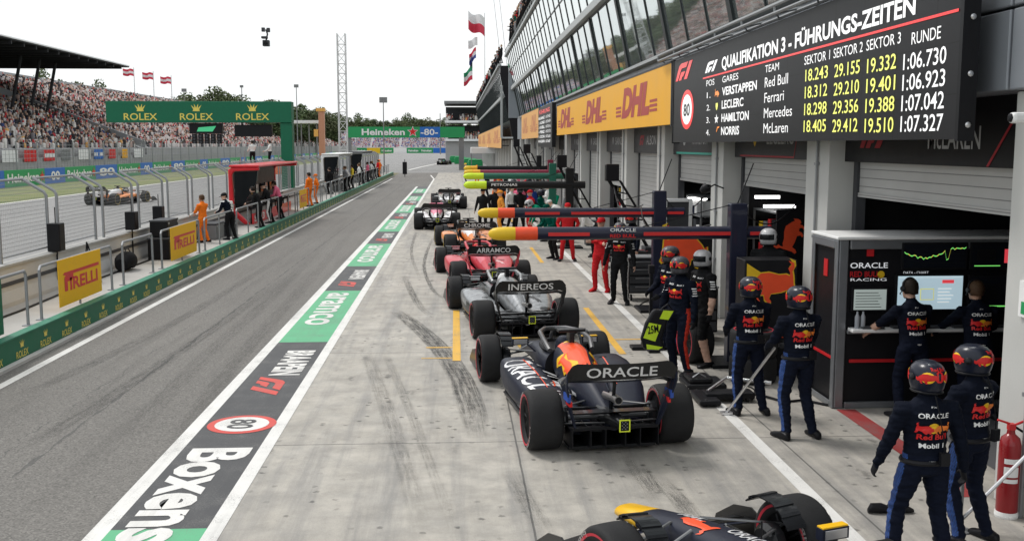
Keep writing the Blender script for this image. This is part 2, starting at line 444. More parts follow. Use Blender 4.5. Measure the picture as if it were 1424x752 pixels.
def tyre_mark(pts, w, amount):
    P = [Vector((x, y, 0)) for x, y in pts]; L = [];
    # smooth the polyline
    Q = []
    for i in range(len(P) - 1):
        p0, p1, p2, p3 = P[max(i - 1, 0)], P[i], P[i + 1], P[min(i + 2, len(P) - 1)]
        for k in range(8):
            t = k / 8
            Q.append(.5 * ((2 * p1) + (p2 - p0) * t + (2 * p0 - 5 * p1 + 4 * p2 - p3) * t * t + (3 * p1 - 3 * p2 + p3 - p0) * t ** 3))
    Q.append(P[-1]); vs, fs, uv = [], [], []; d = 0
    for i, q in enumerate(Q):
        t = (Q[min(i + 1, len(Q) - 1)] - Q[max(i - 1, 0)]).normalized(); n = Vector((-t.y, t.x, 0))
        if i: d += (q - Q[i - 1]).length
        for sgn, vv in ((-1, 0), (1, 1)):
            p = q + n * w * .5 * sgn; vs.append((p.x, p.y, .0022)); uv.append((d, vv))
        if i: fs.append((2 * i - 2, 2 * i - 1, 2 * i + 1, 2 * i))
    me = bpy.data.meshes.new("road_tyre_mark"); me.from_pydata(vs, [], fs)
    ul = me.uv_layers.new(name="uv")
    for lp in me.loops: ul.data[lp.index].uv = uv[lp.vertex_index]
    at_ = me.attributes.new("amount", 'FLOAT', 'POINT'); at_.data.foreach_set('value', [amount * min(1, (i // 2) / 5, (len(vs) // 2 - 1 - i // 2) / 9) for i in range(len(vs))])
    me.materials.append(M_mark); struct(link("road_tyre_mark", me))
def pxs(*l): return [tuple(at(*p)[:2]) for p in l]
tyre_mark(pxs((545, 428), (590, 465), (628, 510), (650, 560), (664, 612)), .34, 1.15)
tyre_mark(pxs((556, 430), (606, 468), (645, 512), (668, 560), (676, 600)), .12, 1.0)
tyre_mark(pxs((505, 480), (530, 545), (560, 640), (592, 760)), .26, .4)
tyre_mark(pxs((530, 480), (566, 560), (596, 640), (640, 760)), .16, .36)
tyre_mark(pxs((560, 380), (580, 420), (600, 440)), .2, .9)
tyre_mark(pxs((602, 330), (590, 365), (600, 400), (622, 418)), .12, 1.1)
tyre_mark(pxs((580, 320), (572, 350), (585, 390)), .12, .9)
tyre_mark(pxs((700, 640), (735, 700), (770, 760)), .25, .55)
tyre_mark(pxs((905, 655), (950, 700), (990, 760)), .25, .9)
tyre_mark(pxs((880, 640), (900, 668), (916, 690)), .26, 1.3)
tyre_mark(pxs((860, 600), (880, 650), (925, 720)), .16, .36)
tyre_mark(pxs((760, 340), (775, 352), (790, 370)), .2, .5)
tyre_mark(pxs((0, 640), (140, 560), (300, 455), (420, 370)), .3, .5)
tyre_mark(pxs((0, 560), (140, 500), (300, 415), (450, 320)), .3, .45)
tyre_mark(pxs((230, 640), (330, 500), (430, 390), (500, 310)), .35, .3)
tyre_mark(pxs((150, 640), (270, 510), (390, 400), (490, 300)), .35, .28)
# pit wall island
M_conc = pmat("pit_wall_concrete", (.5, .49, .47), .85, var=.18, scale=1.2, bump=.25, bscale=30)
M_walk = pmat("walkway_concrete", (.4, .385, .36), .85, var=.15, scale=1.5, bump=.2)
mb = MB(); mb.box(-9.19, -7.46, 8, 122, -.01, .415); struct(mb.build("pit_wall_walkway", M_walk))
mb = MB(); mb.box(-7.3, -7.18, 8, 122, 0, .05); struct(mb.build("kerb_gutter", M_conc))
# red painted patch in front of the pit stand
lane("lane_red_line", 5.2, 5.46, 9.9, 13.42, worn("road_paint_dark_red", (.30, .03, .03), .6))
# ================================================================== PIT BUILDING
M_pillar = pmat("pillar_render", (.52, .52, .50), .7, var=.1, scale=1.3, bump=.08)
M_fascia = pmat("fascia_panel", (.05, .05, .054), .45, var=.15, scale=2)
M_fasciad = pmat("fascia_black", (.012, .012, .014), .4)
M_clad = pmat("grey_cladding", (.27, .29, .32), .4, .25, var=.08, scale=.8)
M_frame = pmat("window_frame_dark", (.03, .035, .037), .4)
M_beam = pmat("facade_beam", (.36, .38, .38), .4, .3)
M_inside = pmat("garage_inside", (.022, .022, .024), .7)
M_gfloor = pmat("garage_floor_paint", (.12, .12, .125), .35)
def glass(name, col, rough=.03, metal=.85):
    m, nt, b = _new(name)
    b.inputs['Base Color'].default_value = (*col, 1); b.inputs['Metallic'].default_value = metal; b.inputs['Roughness'].default_value = rough
    tc = nt.nodes.new('ShaderNodeTexCoord'); n = nt.nodes.new('ShaderNodeTexNoise'); n.inputs['Scale'].default_value = .55; n.inputs['Detail'].default_value = 2
    nt.links.new(tc.outputs['Object'], n.inputs['Vector'])
    bp = nt.nodes.new('ShaderNodeBump'); bp.inputs['Strength'].default_value = .08; bp.inputs['Distance'].default_value = .04
    nt.links.new(n.outputs['Fac'], bp.inputs['Height']); nt.links.new(bp.outputs['Normal'], b.inputs['Normal'])
    return m
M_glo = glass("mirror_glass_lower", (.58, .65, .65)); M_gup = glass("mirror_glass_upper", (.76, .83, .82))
s = Sh("roller_shutter"); X, Y, Z = s.xyz()
w = s.math('FRACT', s.math('MULTIPLY', Z, 8.0))
s.col(s.mix(s.math('LESS_THAN', w, .1), s.mix(s.noise(2), (.40, .40, .395), (.5, .5, .49)), (.2, .2, .2))); s.rough(.45); s.bump(w, .5, .02)
M_shut = s.m

PY = lambda k: 9.85 + 5.98 * k
NB = 13
pb = thing("pit_building", "long pit building of grey pillars, roller shutters and leaning mirrored windows", "building", (5.5, 40, 0))
def bp_(name, mb, mats, parent=pb, **kw):
    o = mb.build(name, mats, None, **kw); o.parent = parent; o.matrix_parent_inverse = Matrix.Translation(-pb.location) if parent is pb else Matrix.Identity(4)
    return o
for k in range(0, NB + 1):
    mb = MB(); y1 = PY(k); mb.box(5.5, 6.05, y1 - .97, y1, 0, 4.12)
    pl = bp_("pillar", mb, M_pillar, bevel=.012)
    mp_ = MB(); mp_.tube([(5.47, y1 - .55, 0), (5.47, y1 - .55, 4.1)], .022, 6)
    for zz in (1.2, 2.2, 3.3): mp_.box(5.445, 5.5, y1 - .6, y1 - .5, zz, zz + .04)
    bp_("downpipe", mp_, M_steel, pl)
drop = {0: 2.91, 1: 2.84, 2: 2.75, 3: .0, 4: 2.2, 5: .0, 6: 2.3, 7: 0, 8: 1.6, 9: 0, 10: 2.2, 11: 0, 12: 1.8}
names = {0: ("McLAREN", 'F'), 1: ("LECLERC", 'S'), 2: ("HAMILTON", 'M'), 3: ("ALBON", 'F'), 4: ("SAINZ", ''), 5: ("GASLY", ''), 6: ("NORRIS", ''), 7: ("OCON", ''), 8: ("BOTTAS", ''), 9: ("ZHOU", ''), 10: ("STROLL", ''), 11: ("ALONSO", ''), 12: ("TSUNODA", '')}
M_fgrey = pmat("fascia_lettering", (.42, .42, .43), .6)
M_dimred = pmat("fascia_red", (.35, .02, .03), .5)
M_green_l = pmat("fascia_teal", (.05, .42, .33), .5)
for k in range(NB):
    y0, y1 = PY(k), PY(k + 1) - .97
    mb = MB(); mb.box(5.74, 5.9, y0, y1, 3.36, 4.12)
    fp = bp_("fascia_panel", mb, M_fasciad if k == 0 else M_fascia)
    mt = MB(); u, v = (0, -1, 0), (0, 0, 1); t, sym = names[k]; yc = (y0 + y1) / 2; xf = 5.74
    if k == 0:
        for p in LOGO: mt.flat([(x * .5, y * .34) for x, y in p], (xf, yc + 1.95, 3.56), u, v, 1, 1, 1, .006)
        mt.text(t, (xf, yc - .15, 3.56), u, v, .26, 1.25, 0, .01, 0, .006)
        mt.flat([(0, 0), (.05, 0), (.75, .72), (.7, .72)], (xf, yc - 1.55, 3.37), u, v, 1, 1, 1, .006)
    else:
        mt.text(t, (xf, yc + .35, 3.62), u, v, .27, 1.5, 0, .01, 0, .006)
        if sym == 'S':
            mt.flat([(x * .26, y * .24) for x, y in SHIELD], (xf, yc + 1.1, 3.76), u, v, 1, 1, 3, .006)
            mt.flat([(x * .12, y * .14) for x, y in SHIELD], (xf, yc + 1.1, 3.77), u, v, 1, 1, 4, .009)
            mt.flat([(-2.1, 0), (1.2, 0), (1.4, .5), (1.37, .5), (1.18, .03), (-2.1, .03)], (xf, yc, 3.38), u, v, 1, 1, 1, .006)
        elif sym == 'M':
            mt.disc((xf, yc + 1.2, 3.75), u, v, .16, 0, .006)
            mt.flat([(-2.1, 0), (2.1, 0), (2.1, .05), (-2.1, .05)], (xf, yc, 3.38), u, v, 1, 1, 2, .006)
        elif sym == 'F':
            for p in LOGO: mt.flat([(x * .4, y * .3) for x, y in p], (xf, yc + 1.5, 3.6), u, v, 1, 1, 1, .006)
        else:
            mt.flat([(x * .2, y * .2) for x, y in SHIELD], (xf, yc + .9, 3.76), u, v, 1, 1, 0, .006)
    bp_("fascia_lettering", mt, [M_fgrey, M_dimred, M_green_l, M_yellow, M_black], fp, fix=False)
    mb = MB(); mb.box(5.92, 5.97, y0 + .02, y1 - .02, drop[k], 3.36)
    if drop[k] > .1: mb.box(5.9, 5.99, y0 + .03, y1 - .03, drop[k] - .06, drop[k] - .001)
    bp_("roller_shutter", mb, M_shut)
    mb = MB()
    for yy in (y0, y1 - .14): mb.box(5.88, 6.02, yy, yy + .14, 0, 3.355)
    bp_("door_jamb", mb, M_dgrey)
# garage interior
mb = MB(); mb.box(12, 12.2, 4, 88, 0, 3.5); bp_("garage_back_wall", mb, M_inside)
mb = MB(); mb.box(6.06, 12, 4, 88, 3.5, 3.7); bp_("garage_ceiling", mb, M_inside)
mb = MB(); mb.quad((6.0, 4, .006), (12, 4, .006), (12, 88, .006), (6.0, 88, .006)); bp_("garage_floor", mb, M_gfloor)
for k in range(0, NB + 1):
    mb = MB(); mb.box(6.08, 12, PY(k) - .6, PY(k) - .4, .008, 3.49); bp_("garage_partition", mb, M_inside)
M_tube = emat("garage_tube_light", (1, .98, .95), 3.0)
for (px, py, L, Yw) in ((1067, 274, .5, 0), (1084, 287, .62, 0), (970, 276, .5, 0)):
    p = onX(px, py, 6.35); mb = MB(); z = min(p.z, 2.8); Yw = p.y
    mb.box(p.x - L / 2, p.x + L / 2, Yw - .04, Yw + .04, z - .03, z + .03); bp_("tube_light", mb, M_tube)
# upper storeys
mb = MB(); mb.box(5.74, 13, 4, 88, 4.121, 5.93)
mb.box(5.0, 13, 4, 88, 11.05, 11.3)
bp_("upper_floor", mb, M_clad)
mb = MB(); mb.box(8.5, 13, 4, 87.99, 5.93, 11.04); bp_("upper_core", mb, M_fasciad)
for y in (4.0, 7.9, 10.88):      # big cladding panels beside the timing screen
    pass
for (ya, yb, za, zb) in ((4, 7.95, 4.13, 4.9), (8.0, 9.75, 4.13, 4.9), (9.8, 11.0, 4.13, 4.9), (4, 7.95, 4.93, 5.9), (8.0, 9.75, 4.93, 5.9), (9.8, 11.0, 4.93, 5.9)):
    mb = MB(); mb.box(5.36, 5.73, ya, yb, za, zb); bp_("cladding_panel", mb, M_clad, bevel=.015)
for ya in np.arange(11.05, 87, 3.99):
    mb = MB(); mb.box(5.5, 5.735, ya, ya + 3.95, 4.13, 5.9); bp_("cladding_panel", mb, M_clad, bevel=.01)
def win_unit(zb, xb, zt, xt, wid, mid, gmat, name, thick):
    """one leaning window: frame mesh and pane mesh, local y from 0 to wid"""
    d = Vector((xt - xb, 0, zt - zb)); n = Vector((-d.z, 0, d.x)).normalized()
    P = lambda t, y, o: tuple(Vector((xb, 0, zb)) + d * t + n * o + Vector((0, y, 0)))
    def bar(mb, t0, t1, y0, y1, o0, o1):
        vs = [P(t, y, o) for o in (o0, o1) for y in (y0, y1) for t in (t0, t1)]
        mb.add(vs, [(0, 2, 3, 1), (4, 5, 7, 6), (0, 1, 5, 4), (2, 6, 7, 3), (0, 4, 6, 2), (1, 3, 7, 5)])
    f = MB(); bar(f, 0, 1, 0, thick, -.12, .03 if thick < .2 else .06); bar(f, 0, .02, thick, wid, -.1, .03); bar(f, .98, 1, thick, wid, -.1, .03)
    if mid: bar(f, mid - .012, mid + .012, thick, wid, -.1, .02)
    g = MB(); g.quad(P(.02, thick, 0), P(.02, wid, 0), P(.98, wid, 0), P(.98, thick, 0))
    return f.mesh("window", [M_frame]), g.mesh("pane", [gmat])
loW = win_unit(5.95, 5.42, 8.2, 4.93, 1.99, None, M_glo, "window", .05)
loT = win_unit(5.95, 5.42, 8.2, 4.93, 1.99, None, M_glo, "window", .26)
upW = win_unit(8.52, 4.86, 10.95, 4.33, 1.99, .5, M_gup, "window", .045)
i = 0; y = 7.9
while y < 86.5:
    for me in ((loT if i % 3 == 0 else loW), upW):
        w_ = link("window", me[0], pb); w_.location = (-pb.location.x, y - pb.location.y, 0)
        g_ = link("pane", me[1], w_)
    y += 1.99; i += 1
YE = y
mb = MB(); mb.box(4.72, 5.1, 7.9, YE, 8.21, 8.51); bp_("facade_beam", mb, M_beam, bevel=.02)
mb = MB(); mb.box(4.18, 4.5, 7.9, YE, 10.96, 11.12); mb.tube([(4.2, 7.9, 11.4), (4.2, YE, 11.4)], .03, 6)
for yy in np.arange(8, YE, 1.5): mb.tube([(4.2, yy, 11.1), (4.2, yy, 11.4)], .02, 5)
bp_("parapet", mb, M_beam)
mb = MB(); mb.box(5.3, 5.5, 7.9, YE, 5.86, 5.945); bp_("window_sill", mb, M_beam)
mb = MB(); mb.box(4.55, 9, YE - .05, YE + .3, 5.9, 11.0); bp_("end_wall", mb, M_clad)
# rooftop stair tower
mb = MB(); mb.box(5.2, 8, 84, 87.5, 11.3, 13.4); mb.box(5.3, 7.9, 84.4, 87.2, 13.4, 13.9); bp_("stair_tower", mb, M_clad, bevel=.1)
# gutter walkway in front of the windows above the timing screen
mb = MB()
for (x, z) in ((4.85, 5.58), (5.2, 5.62), (4.85, 5.7)): mb.tube([(x, 11.5, z), (x, 24.5, z)], .03, 6)
for yy in np.arange(12, 24.6, 1.8):
    mb.tube([(4.85, yy, 5.58), (5.5, yy, 5.72)], .025, 5); mb.tube([(4.85, yy, 5.7), (4.85, yy, 5.58)], .02, 5)
    mb.tube([(4.85, yy, 5.64), (5.2, yy + .9, 5.62)], .015, 5)
bp_("maintenance_gantry", mb, M_steel)

# ---- second building beyond
fb = thing("pit_building", "far pit building with mirrored overhanging front and orange hoarding beyond the long one", "building", (5.5, 150, 0))
def fb_(name, mb, mats, **kw):
    o = mb.build(name, mats, None, **kw); o.parent = fb; o.matrix_parent_inverse = Matrix.Translation(-fb.location); return o
mb = MB(); mb.prism([(5.6, 4.1), (5.3, 5.9), (4.4, 10.6), (4.4, 11.2), (12, 11.2), (12, 0.0), (6.2, 0), (6.2, 4.1)], 0, 1)
o = MB(); o.add([(x, 100 + zz * 112, y_) for (x, y_, zz) in mb.v], mb.f); fb_("wall", o, M_fasciad)
F0, F1 = 100.2, 211.8
def strip(name, x0, z0, x1, z1, mat, off=.03):
    m = MB(); m.quad((x0 - off, F0, z0), (x0 - off, F1, z0), (x1 - off, F1, z1), (x1 - off, F0, z1)); return fb_(name, m, mat)
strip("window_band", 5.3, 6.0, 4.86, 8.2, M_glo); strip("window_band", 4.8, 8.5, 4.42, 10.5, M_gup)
mb = MB()
for yy in np.arange(F0, F1, 2.6):
    mb.tube([(5.26, yy, 5.95), (4.82, yy, 8.2)], .07, 4); mb.tube([(4.76, yy, 8.5), (4.38, yy, 10.5)], .05, 4)
fb_("mullion", mb, M_frame)
mb = MB(); mb.box(4.62, 4.98, F0, F1, 8.2, 8.5); fb_("facade_beam", mb, M_beam)
mb = MB(); mb.box(4.2, 4.5, F0, F1, 11.2, 11.4); fb_("parapet", mb, M_beam)
for yy in np.arange(F0 + 1, F1, 6):
    mb = MB(); mb.box(5.55, 6.15, yy, yy + .9, 0, 4.1); fb_("pillar", mb, M_pillar)
for yy in np.arange(F0 + 1.9, F1 - 5, 6):
    mb = MB(); mb.box(6.12, 6.18, yy, yy + 5.1, 0, 3.4); fb_("roller_shutter", mb, M_shut)
mb = MB(); mb.tube([(4.5, 99.6, 4.3), (4.5, 99.6, 9.3)], .12, 6); mb.tube([(4.5, 99.6, 4.3), (5.6, 99.6, 4.3)], .1, 6); fb_("frame_post", mb, M_beam)
# grandstand terrace seen at the end between the buildings (right of the finish gantry)
# ================================================================== BOARDS ON THE FACADE
u, v = (0, -1, 0), (0, 0, 1)
tb = thing("timing_screen", "big black timing screen listing qualifying sector times above the garages", "timing screen", (5.0, 16.8, 3.66))
XB = 5.0
def tb_(name, mb, mats, **kw):
    o = mb.build(name, mats, None, **kw); o.parent = tb; o.matrix_parent_inverse = Matrix.Translation(-tb.location); return o
s = Sh("screen_face"); X, Y, Z = s.xyz()
w = s.math('MINIMUM', s.math('FRACT', s.math('MULTIPLY', Y, 1.0417)), s.math('FRACT', s.math('MULTIPLY', Z, 1.95)))
s.col(s.mix(s.math('LESS_THAN', w, .022), s.mix(s.noise(3), (.009, .009, .011), (.013, .013, .015)), (.003, .003, .003))); s.rough(.42); s.b.inputs['Specular IOR Level'].default_value = .25; M_scr = s.m
mb = MB(); mb.box(XB, XB + .14, 10.05, 23.45, 3.66, 5.5); tb_("screen_panel", mb, M_scr)
mb = MB(); mb.box(XB - .012, XB + .16, 9.98, 10.045, 3.64, 5.52); mb.box(XB - .012, XB + .16, 23.455, 23.52, 3.64, 5.52)
tb_("screen_frame", mb, M_black)
for zz in (3.8, 4.3, 4.85, 5.3):
    mb = MB(); mb.lathe([(.025, 0), (.03, .012), (.012, .02)], 8, M=Matrix.Translation((XB + .08, 9.975, zz)) @ Matrix.Rotation(R(90), 4, 'X')); tb_("bolt", mb, M_alu)
mb = MB()
for yy in (11.5, 15, 19, 22.5):
    for zz in (4.0, 5.3): mb.box(XB + .14, 5.74, yy - .05, yy + .05, zz - .05, zz + .05)
tb_("bracket", mb, M_dgrey)
SW = emat("screen_white", (.95, .95, .95), .35); SY = emat("screen_yellow", (.9, .92, .2), .35); SR = emat("screen_red", (.9, .05, .05), .3); SB = emat("screen_black", (.01, .01, .01), 0.0); SO = emat("screen_orange", (.95, .3, .05), .3)
mt = MB()
def scr(t, pxl, pyl, pxr, mi=0, capr=None, bold=.0, H=None, shear=0):
    a = onX(pxl, pyl, XB); b = onX(pxr, pyl, XB)
    W = a.y - b.y
    mt.text(t, (XB, a.y, a.z), u, v, H, W, mi, bold, shear, .006)
def zat(px, py): return onX(px, py, XB).z
# rows: baselines at fixed heights on the board
mt.text("QUALIFIKATION 3 - FÜHRUNGS-ZEITEN", (XB, onX(1004, 93, XB).y, 5.015), u, v, .215, onX(1004, 93, XB).y - onX(1273, 30, XB).y, 0, .028, 0, .006)
for p in LOGO: mt.flat([(x * .49, y * .2) for x, y in p], (XB, onX(981, 95, XB).y, 5.02), u, v, 1, 1, 0, .006)
for p in LOGO: mt.flat([(x * .82, y * .36) for x, y in p], (XB, onX(940, 112, XB).y, 5.02), u, v, 1, 1, 2, .006)
ya, yb = onX(978, 105, XB).y, 10.1
mt.flat([(0, 0), (ya - yb, 0), (ya - yb, .03), (0, .03)], (XB, ya, 4.915), u, v, 1, 1, 2, .007)
yc = onX(955.5, 153, XB).y
for r, mi, l in ((.62, 2, .005), (.47, 0, .008)): mt.disc((XB, yc, 4.36), u, v, r, mi, l, ry=r * .68)
mt.text("80", (XB, yc, 4.23), u, v, .26, .6, 3, .025, 0, .012, 'c')
def col(t, pxl, pxr, z, H, mi, bold=0.0, al='l'):
    a, b = onX(pxl, 150, XB).y, onX(pxr, 150, XB).y
    mt.text(t, (XB, a, z), u, v, H, a - b, mi, bold, 0, .006)
for t, a, b in (("POS", 982, 993), ("GARES", 1004, 1026), ("TEAM", 1063, 1082)): col(t, a, b, 4.755, .12, 0)
for t, a, b in (("SEKTOR 1", 1117, 1152), ("SEKTOR 2", 1157, 1197), ("SEKTOR 3", 1202, 1249)): col(t, a, b, 4.735, .13, 0, .0)
col("RUNDE", 1264, 1304, 4.69, .135, 0)
rows = [("1.", "VERSTAPPEN", 1052, "Red Bull", 1095, "18.243", "29.155", "19.332", "1:06.730"), ("2.", "LECLERC", 1034, "Ferrari", 1090, "18.312", "29.210", "19.401", "1:06.923"),
        ("3.", "HAMILTON", 1042, "Mercedes", 1102, "18.298", "29.356", "19.388", "1:07.042"), ("4.", "NORRIS", 1029, "McLaren", 1097, "18.405", "29.412", "19.510", "1:07.327")]
for i, r in enumerate(rows):
    z = 4.54 - .243 * i; zm = 4.50 - .238 * i; zr = 4.43 - .227 * i
    col(r[0], 983, 988, z - .02, .12, 0); col(r[1], 1004, r[2], z - .02, .15, 0, .022); col(r[3], 1063, r[4], z - .02, .165, 0)
    col(r[5], 1119, 1150, zm, .17, 1, .006); col(r[6], 1159, 1194, zm - .015, .17, 1, .006); col(r[7], 1204, 1244, zm - .035, .175, 1, .006); col(r[8], 1254, 1313, zr, .18, 0, .006)
    yi = onX(997, 150, XB).y
    mt.flat([(x * .16, y * .1) for x, y in (BULL if i == 0 else SHIELD if i == 1 else STAR if i == 2 else LOGO[0])], (XB, yi, z + .04), u, v, 1, 1, (4, 1, 0, 4)[i], .006)
tb_("screen_lettering", mt, [SW, SY, SR, SB, SO], fix=False)

M_dhl = pmat("hoarding_yellow", (.86, .43, .025), .5, var=.06, scale=1.2, bump=.35, bscale=1.4)
M_dhlr = pmat("hoarding_red", (.42, .06, .05), .5)
M_org = pmat("hoarding_orange", (.80, .42, .13), .5, var=.05)
def hoarding(y0, y1, z0, z1, n, label, mat, X=5.0, fade=M_dhlr, fr=(.15, .5, .82)):
    t = thing("advertising_hoarding", label, "hoarding", (X, (y0 + y1) / 2, z0), 0, "advertising hoardings on the pit building")
    def b_(name, mb, mats, **kw):
        o = mb.build(name, mats, None, **kw); o.parent = t; o.matrix_parent_inverse = Matrix.Translation(-t.location); return o
    mb = MB(); mb.box(X, X + .1, y0, y1, z0, z1); b_("panel", mb, mat)
    mb = MB(); mb.box(X - .006, X + .11, y0 - .1, y0 - .003, z0 - .04, z1 + .04); mb.box(X - .006, X + .11, y0 - .09, y1 + .09, z1 + .003, z1 + .05)
    for yy in np.linspace(y0 + .5, y1 - .5, max(2, int((y1 - y0) / 6))): mb.box(X + .1, 5.75 if X > 4.9 else X + .8, yy - .05, yy + .05, z1 - .3, z1 - .2); mb.box(X + .1, 5.75 if X > 4.9 else X + .8, yy - .05, yy + .05, z0 + .2, z0 + .3)
    b_("hoarding_frame", mb, M_dgrey)
    mt = MB(); h = z1 - z0
    for k in range(n):
        w = (y1 - y0) / n * .50; yk = y1 - (y1 - y0) * (fr[k] if n == 3 else (k + .5) / n)
        mt.text("DHL", (X, yk + w / 2, z0 + h * .26), u, v, h * .56, w, 0, .06, .25, .005)
        for j in range(3):
            zz = z0 + h * (.26 + .085 * j)
            mt.flat([(0, 0), (w * .22, 0), (w * .22, h * .05), (0, h * .05)], (X, yk + w * .74, zz), u, v, 1, 1, 0, .005)
            mt.flat([(0, 0), (w * .22, 0), (w * .22, h * .05), (0, h * .05)], (X, yk - w * .5, zz), u, v, 1, 1, 0, .005)
    b_("lettering", mt, [fade], fix=False)
hoarding(23.75, 50.5, 4.08, 5.48, 3, "long yellow hoarding with three red wordmarks next to the timing screen", M_dhl)
hoarding(61.5, 77.5, 4.05, 5.8, 2, "shorter orange yellow hoarding with two faded wordmarks beyond the small timing screen", M_org, fade=pmat("hoarding_red_faded", (.62, .24, .1), .5))
hoarding(103, 205, 3.3, 5.6, 4, "farthest orange hoarding on the overhanging far pit building", M_org, X=4.62, fade=pmat("hoarding_red_faded", (.62, .24, .1), .5))
# small timing screen between the hoardings
ts = thing("timing_screen", "small black timing screen with white rows between two yellow hoardings", "timing screen", (4.9, 56, 3.6))
def ts_(name, mb, mats, **kw):
    o = mb.build(name, mats, None, **kw); o.parent = ts; o.matrix_parent_inverse = Matrix.Translation(-ts.location); return o
mb = MB(); mb.box(4.9, 5.1, 52, 60.6, 3.5, 5.75); mb.box(5.1, 5.74, 54, 54.2, 4.2, 4.4); mb.box(5.1, 5.74, 58, 58.2, 4.2, 4.4); ts_("screen_panel", mb, M_scr)
mt = MB()
mt.text("FÜHRUNG", (4.9, 59.8, 5.35), u, v, .22, 6.5, 1, .02, 0, .006)
for i in range(6):
    z = 5.05 - i * .26
    mt.text("12345"[i % 5], (4.9, 60.2, z), u, v, .14, .5, 0, 0, 0, .006)
    mt.text(("SAINZ", "ALONSO", "RUSSELL", "PEREZ", "OCON", "ALBON")[i], (4.9, 59.2, z), u, v, .15, 2.9, 0, .02, 0, .006)
    mt.text("1:07.%d" % (402 + 57 * i), (4.9, 55.6, z), u, v, .15, 2.8, 0, .0, 0, .006)
ts_("screen_lettering", mt, [SW, SR], fix=False)
# ================================================================== RACING CARS
def world_parts(root):
    inv = Matrix.Translation(-Vector(root.location))
    def f(name, mb, mats, parent=None, **kw):
        o = mb.build(name, mats, None, **kw)
        o.parent = parent or root
        o.matrix_parent_inverse = Matrix.Identity(4) if parent else inv
        return o
    return f
def bvh_of(objs):
    vs, fs = [], []
    for me in objs:
        o = len(vs); vs += [p.co.copy() for p in me.vertices]; fs += [[i + o for i in p.vertices] for p in me.polygons]
    return BVHTree.FromPolygons(vs, fs)
def fine(pts2, faces=None, size=.05):
    """triangulated and subdivided flat outline, for laying on curved surfaces"""
    bm = bmesh.new(); vs = [bm.verts.new((x, y, 0)) for x, y in pts2]
    for f in (faces or [tuple(range(len(pts2)))]):
        try: bm.faces.new([vs[i] for i in f])
        except ValueError: pass
    bmesh.ops.triangulate(bm, faces=bm.faces)
    for _ in range(4):
        long = [e for e in bm.edges if e.calc_length() > size]
        if not long: break
        bmesh.ops.subdivide_edges(bm, edges=long, cuts=1); bmesh.ops.triangulate(bm, faces=[f for f in bm.faces if len(f.verts) > 3])
    bm.verts.index_update()
    r = [(p.co.x, p.co.y) for p in bm.verts], [tuple(q.index for q in f.verts) for f in bm.faces]
    bm.free(); return r
def decal(mb, pts, faces, o, u, v, bvh, mi=0, eps=.006, reach=1.5):
    """lay a flat outline on a surface: it is pushed along -(u x v) until it touches"""
    o, u, v = Vector(o), Vector(u).normalized(), Vector(v).normalized(); n = u.cross(v).normalized(); vs = []; ok = []
    for x, y in pts:
        p = o + u * x + v * y
        h = bvh.ray_cast(p, -n, reach)
        ok.append(h[0] is not None); vs.append(h[0] + n * eps if h[0] is not None else p)
    fs = [f for f in faces if all(ok[i] for i in f)]
    if fs: mb.add(vs, fs, mi)
def decal_text(mb, t, o, u, v, H, bvh, mi=0, W=None, bold=0.0, shear=0.0, align='c', eps=.006, size=.08):
    p, f = text2d(t, bold, shear)
    if not len(p): return
    w = p[:, 0].max(); k = (W / w) if W else H * .72; off = {'l': 0, 'c': -w * k / 2, 'r': -w * k}[align]
    q, g = fine([(x * k + off, y * H) for x, y in p], f, size)
    decal(mb, q, g, o, u, v, bvh, mi, eps)
def decal_shape(mb, pts, o, u, v, sx, sy, bvh, mi=0, eps=.006, size=.04):
    q, g = fine([(x * sx, y * sy) for x, y in pts], None, size); decal(mb, q, g, o, u, v, bvh, mi, eps)

M_rim = pmat("wheel_cover", (.02, .02, .022), .35, .4)
M_tyrered = pmat("tyre_red_band", (.5, .03, .05), .6)
M_tyreyel = pmat("tyre_yellow_band", (.6, .42, .05), .6)
def tyre_mesh(w, r=.36, n=56):
    h = w / 2
    prof = [(.235, -h * .80), (.25, -h * .93), (.30, -h), (.325, -h * .985), (.345, -h * .9), (.357, -h * .72), (.36, -h * .4), (.3605, 0), (.36, h * .4), (.357, h * .72), (.345, h * .9), (.325, h * .985), (.30, h), (.25, h * .93), (.235, h * .80)]
    mb = MB(); mb.lathe(prof, n, 0, axis='x')
    bands = MB()
    for sgn in (-1, 1): 
        rings = [[(sgn * h * (k1), rr * math.cos(2 * math.pi * i / n), rr * math.sin(2 * math.pi * i / n)) for i in range(n)] for rr, k1 in ((.282, .993), (.305, 1.012))]
        bands.loft(rings, 1, False)
    mb.add(bands.v, bands.f, 1)
    return mb
def rim_mesh(w):
    h = w / 2; mb = MB()
    for sgn in (-1, 1):
        prof = [(.0, sgn * h * .78), (.06, sgn * h * .78), (.08, sgn * h * .66), (.2, sgn * h * .7), (.236, sgn * h * .8)]
        rings = [[(x, r * math.cos(2 * math.pi * i / 36), r * math.sin(2 * math.pi * i / 36)) for i in range(36)] for r, x in prof[1:]]
        mb.loft(rings, 0, True)
        for k in range(9):
            a = 2 * math.pi * k / 9
            mb.tube([(sgn * h * .75, .08 * math.cos(a), .08 * math.sin(a)), (sgn * h * .78, .225 * math.cos(a), .225 * math.sin(a))], .012, 5)
    return mb
_wheel = {}
def tyre_text(w):
    """raised wordmarks round both sidewalls"""
    h = w / 2; mb = MB()
    for sgn in (-1, 1):
        for a0 in (0.0, math.pi):
            p, f = text2d("PIRELLI", .02); wd = p[:, 0].max()
            vs = []
            for x, y in p:
                a = a0 - sgn * (x / wd - .5) * 1.25; r = .272 + .033 * (y - .5) * 1.4 + .04
                vs.append((sgn * h * 1.004, r * math.sin(a), r * math.cos(a)))
            mb.add(vs, f, 0)
    return mb
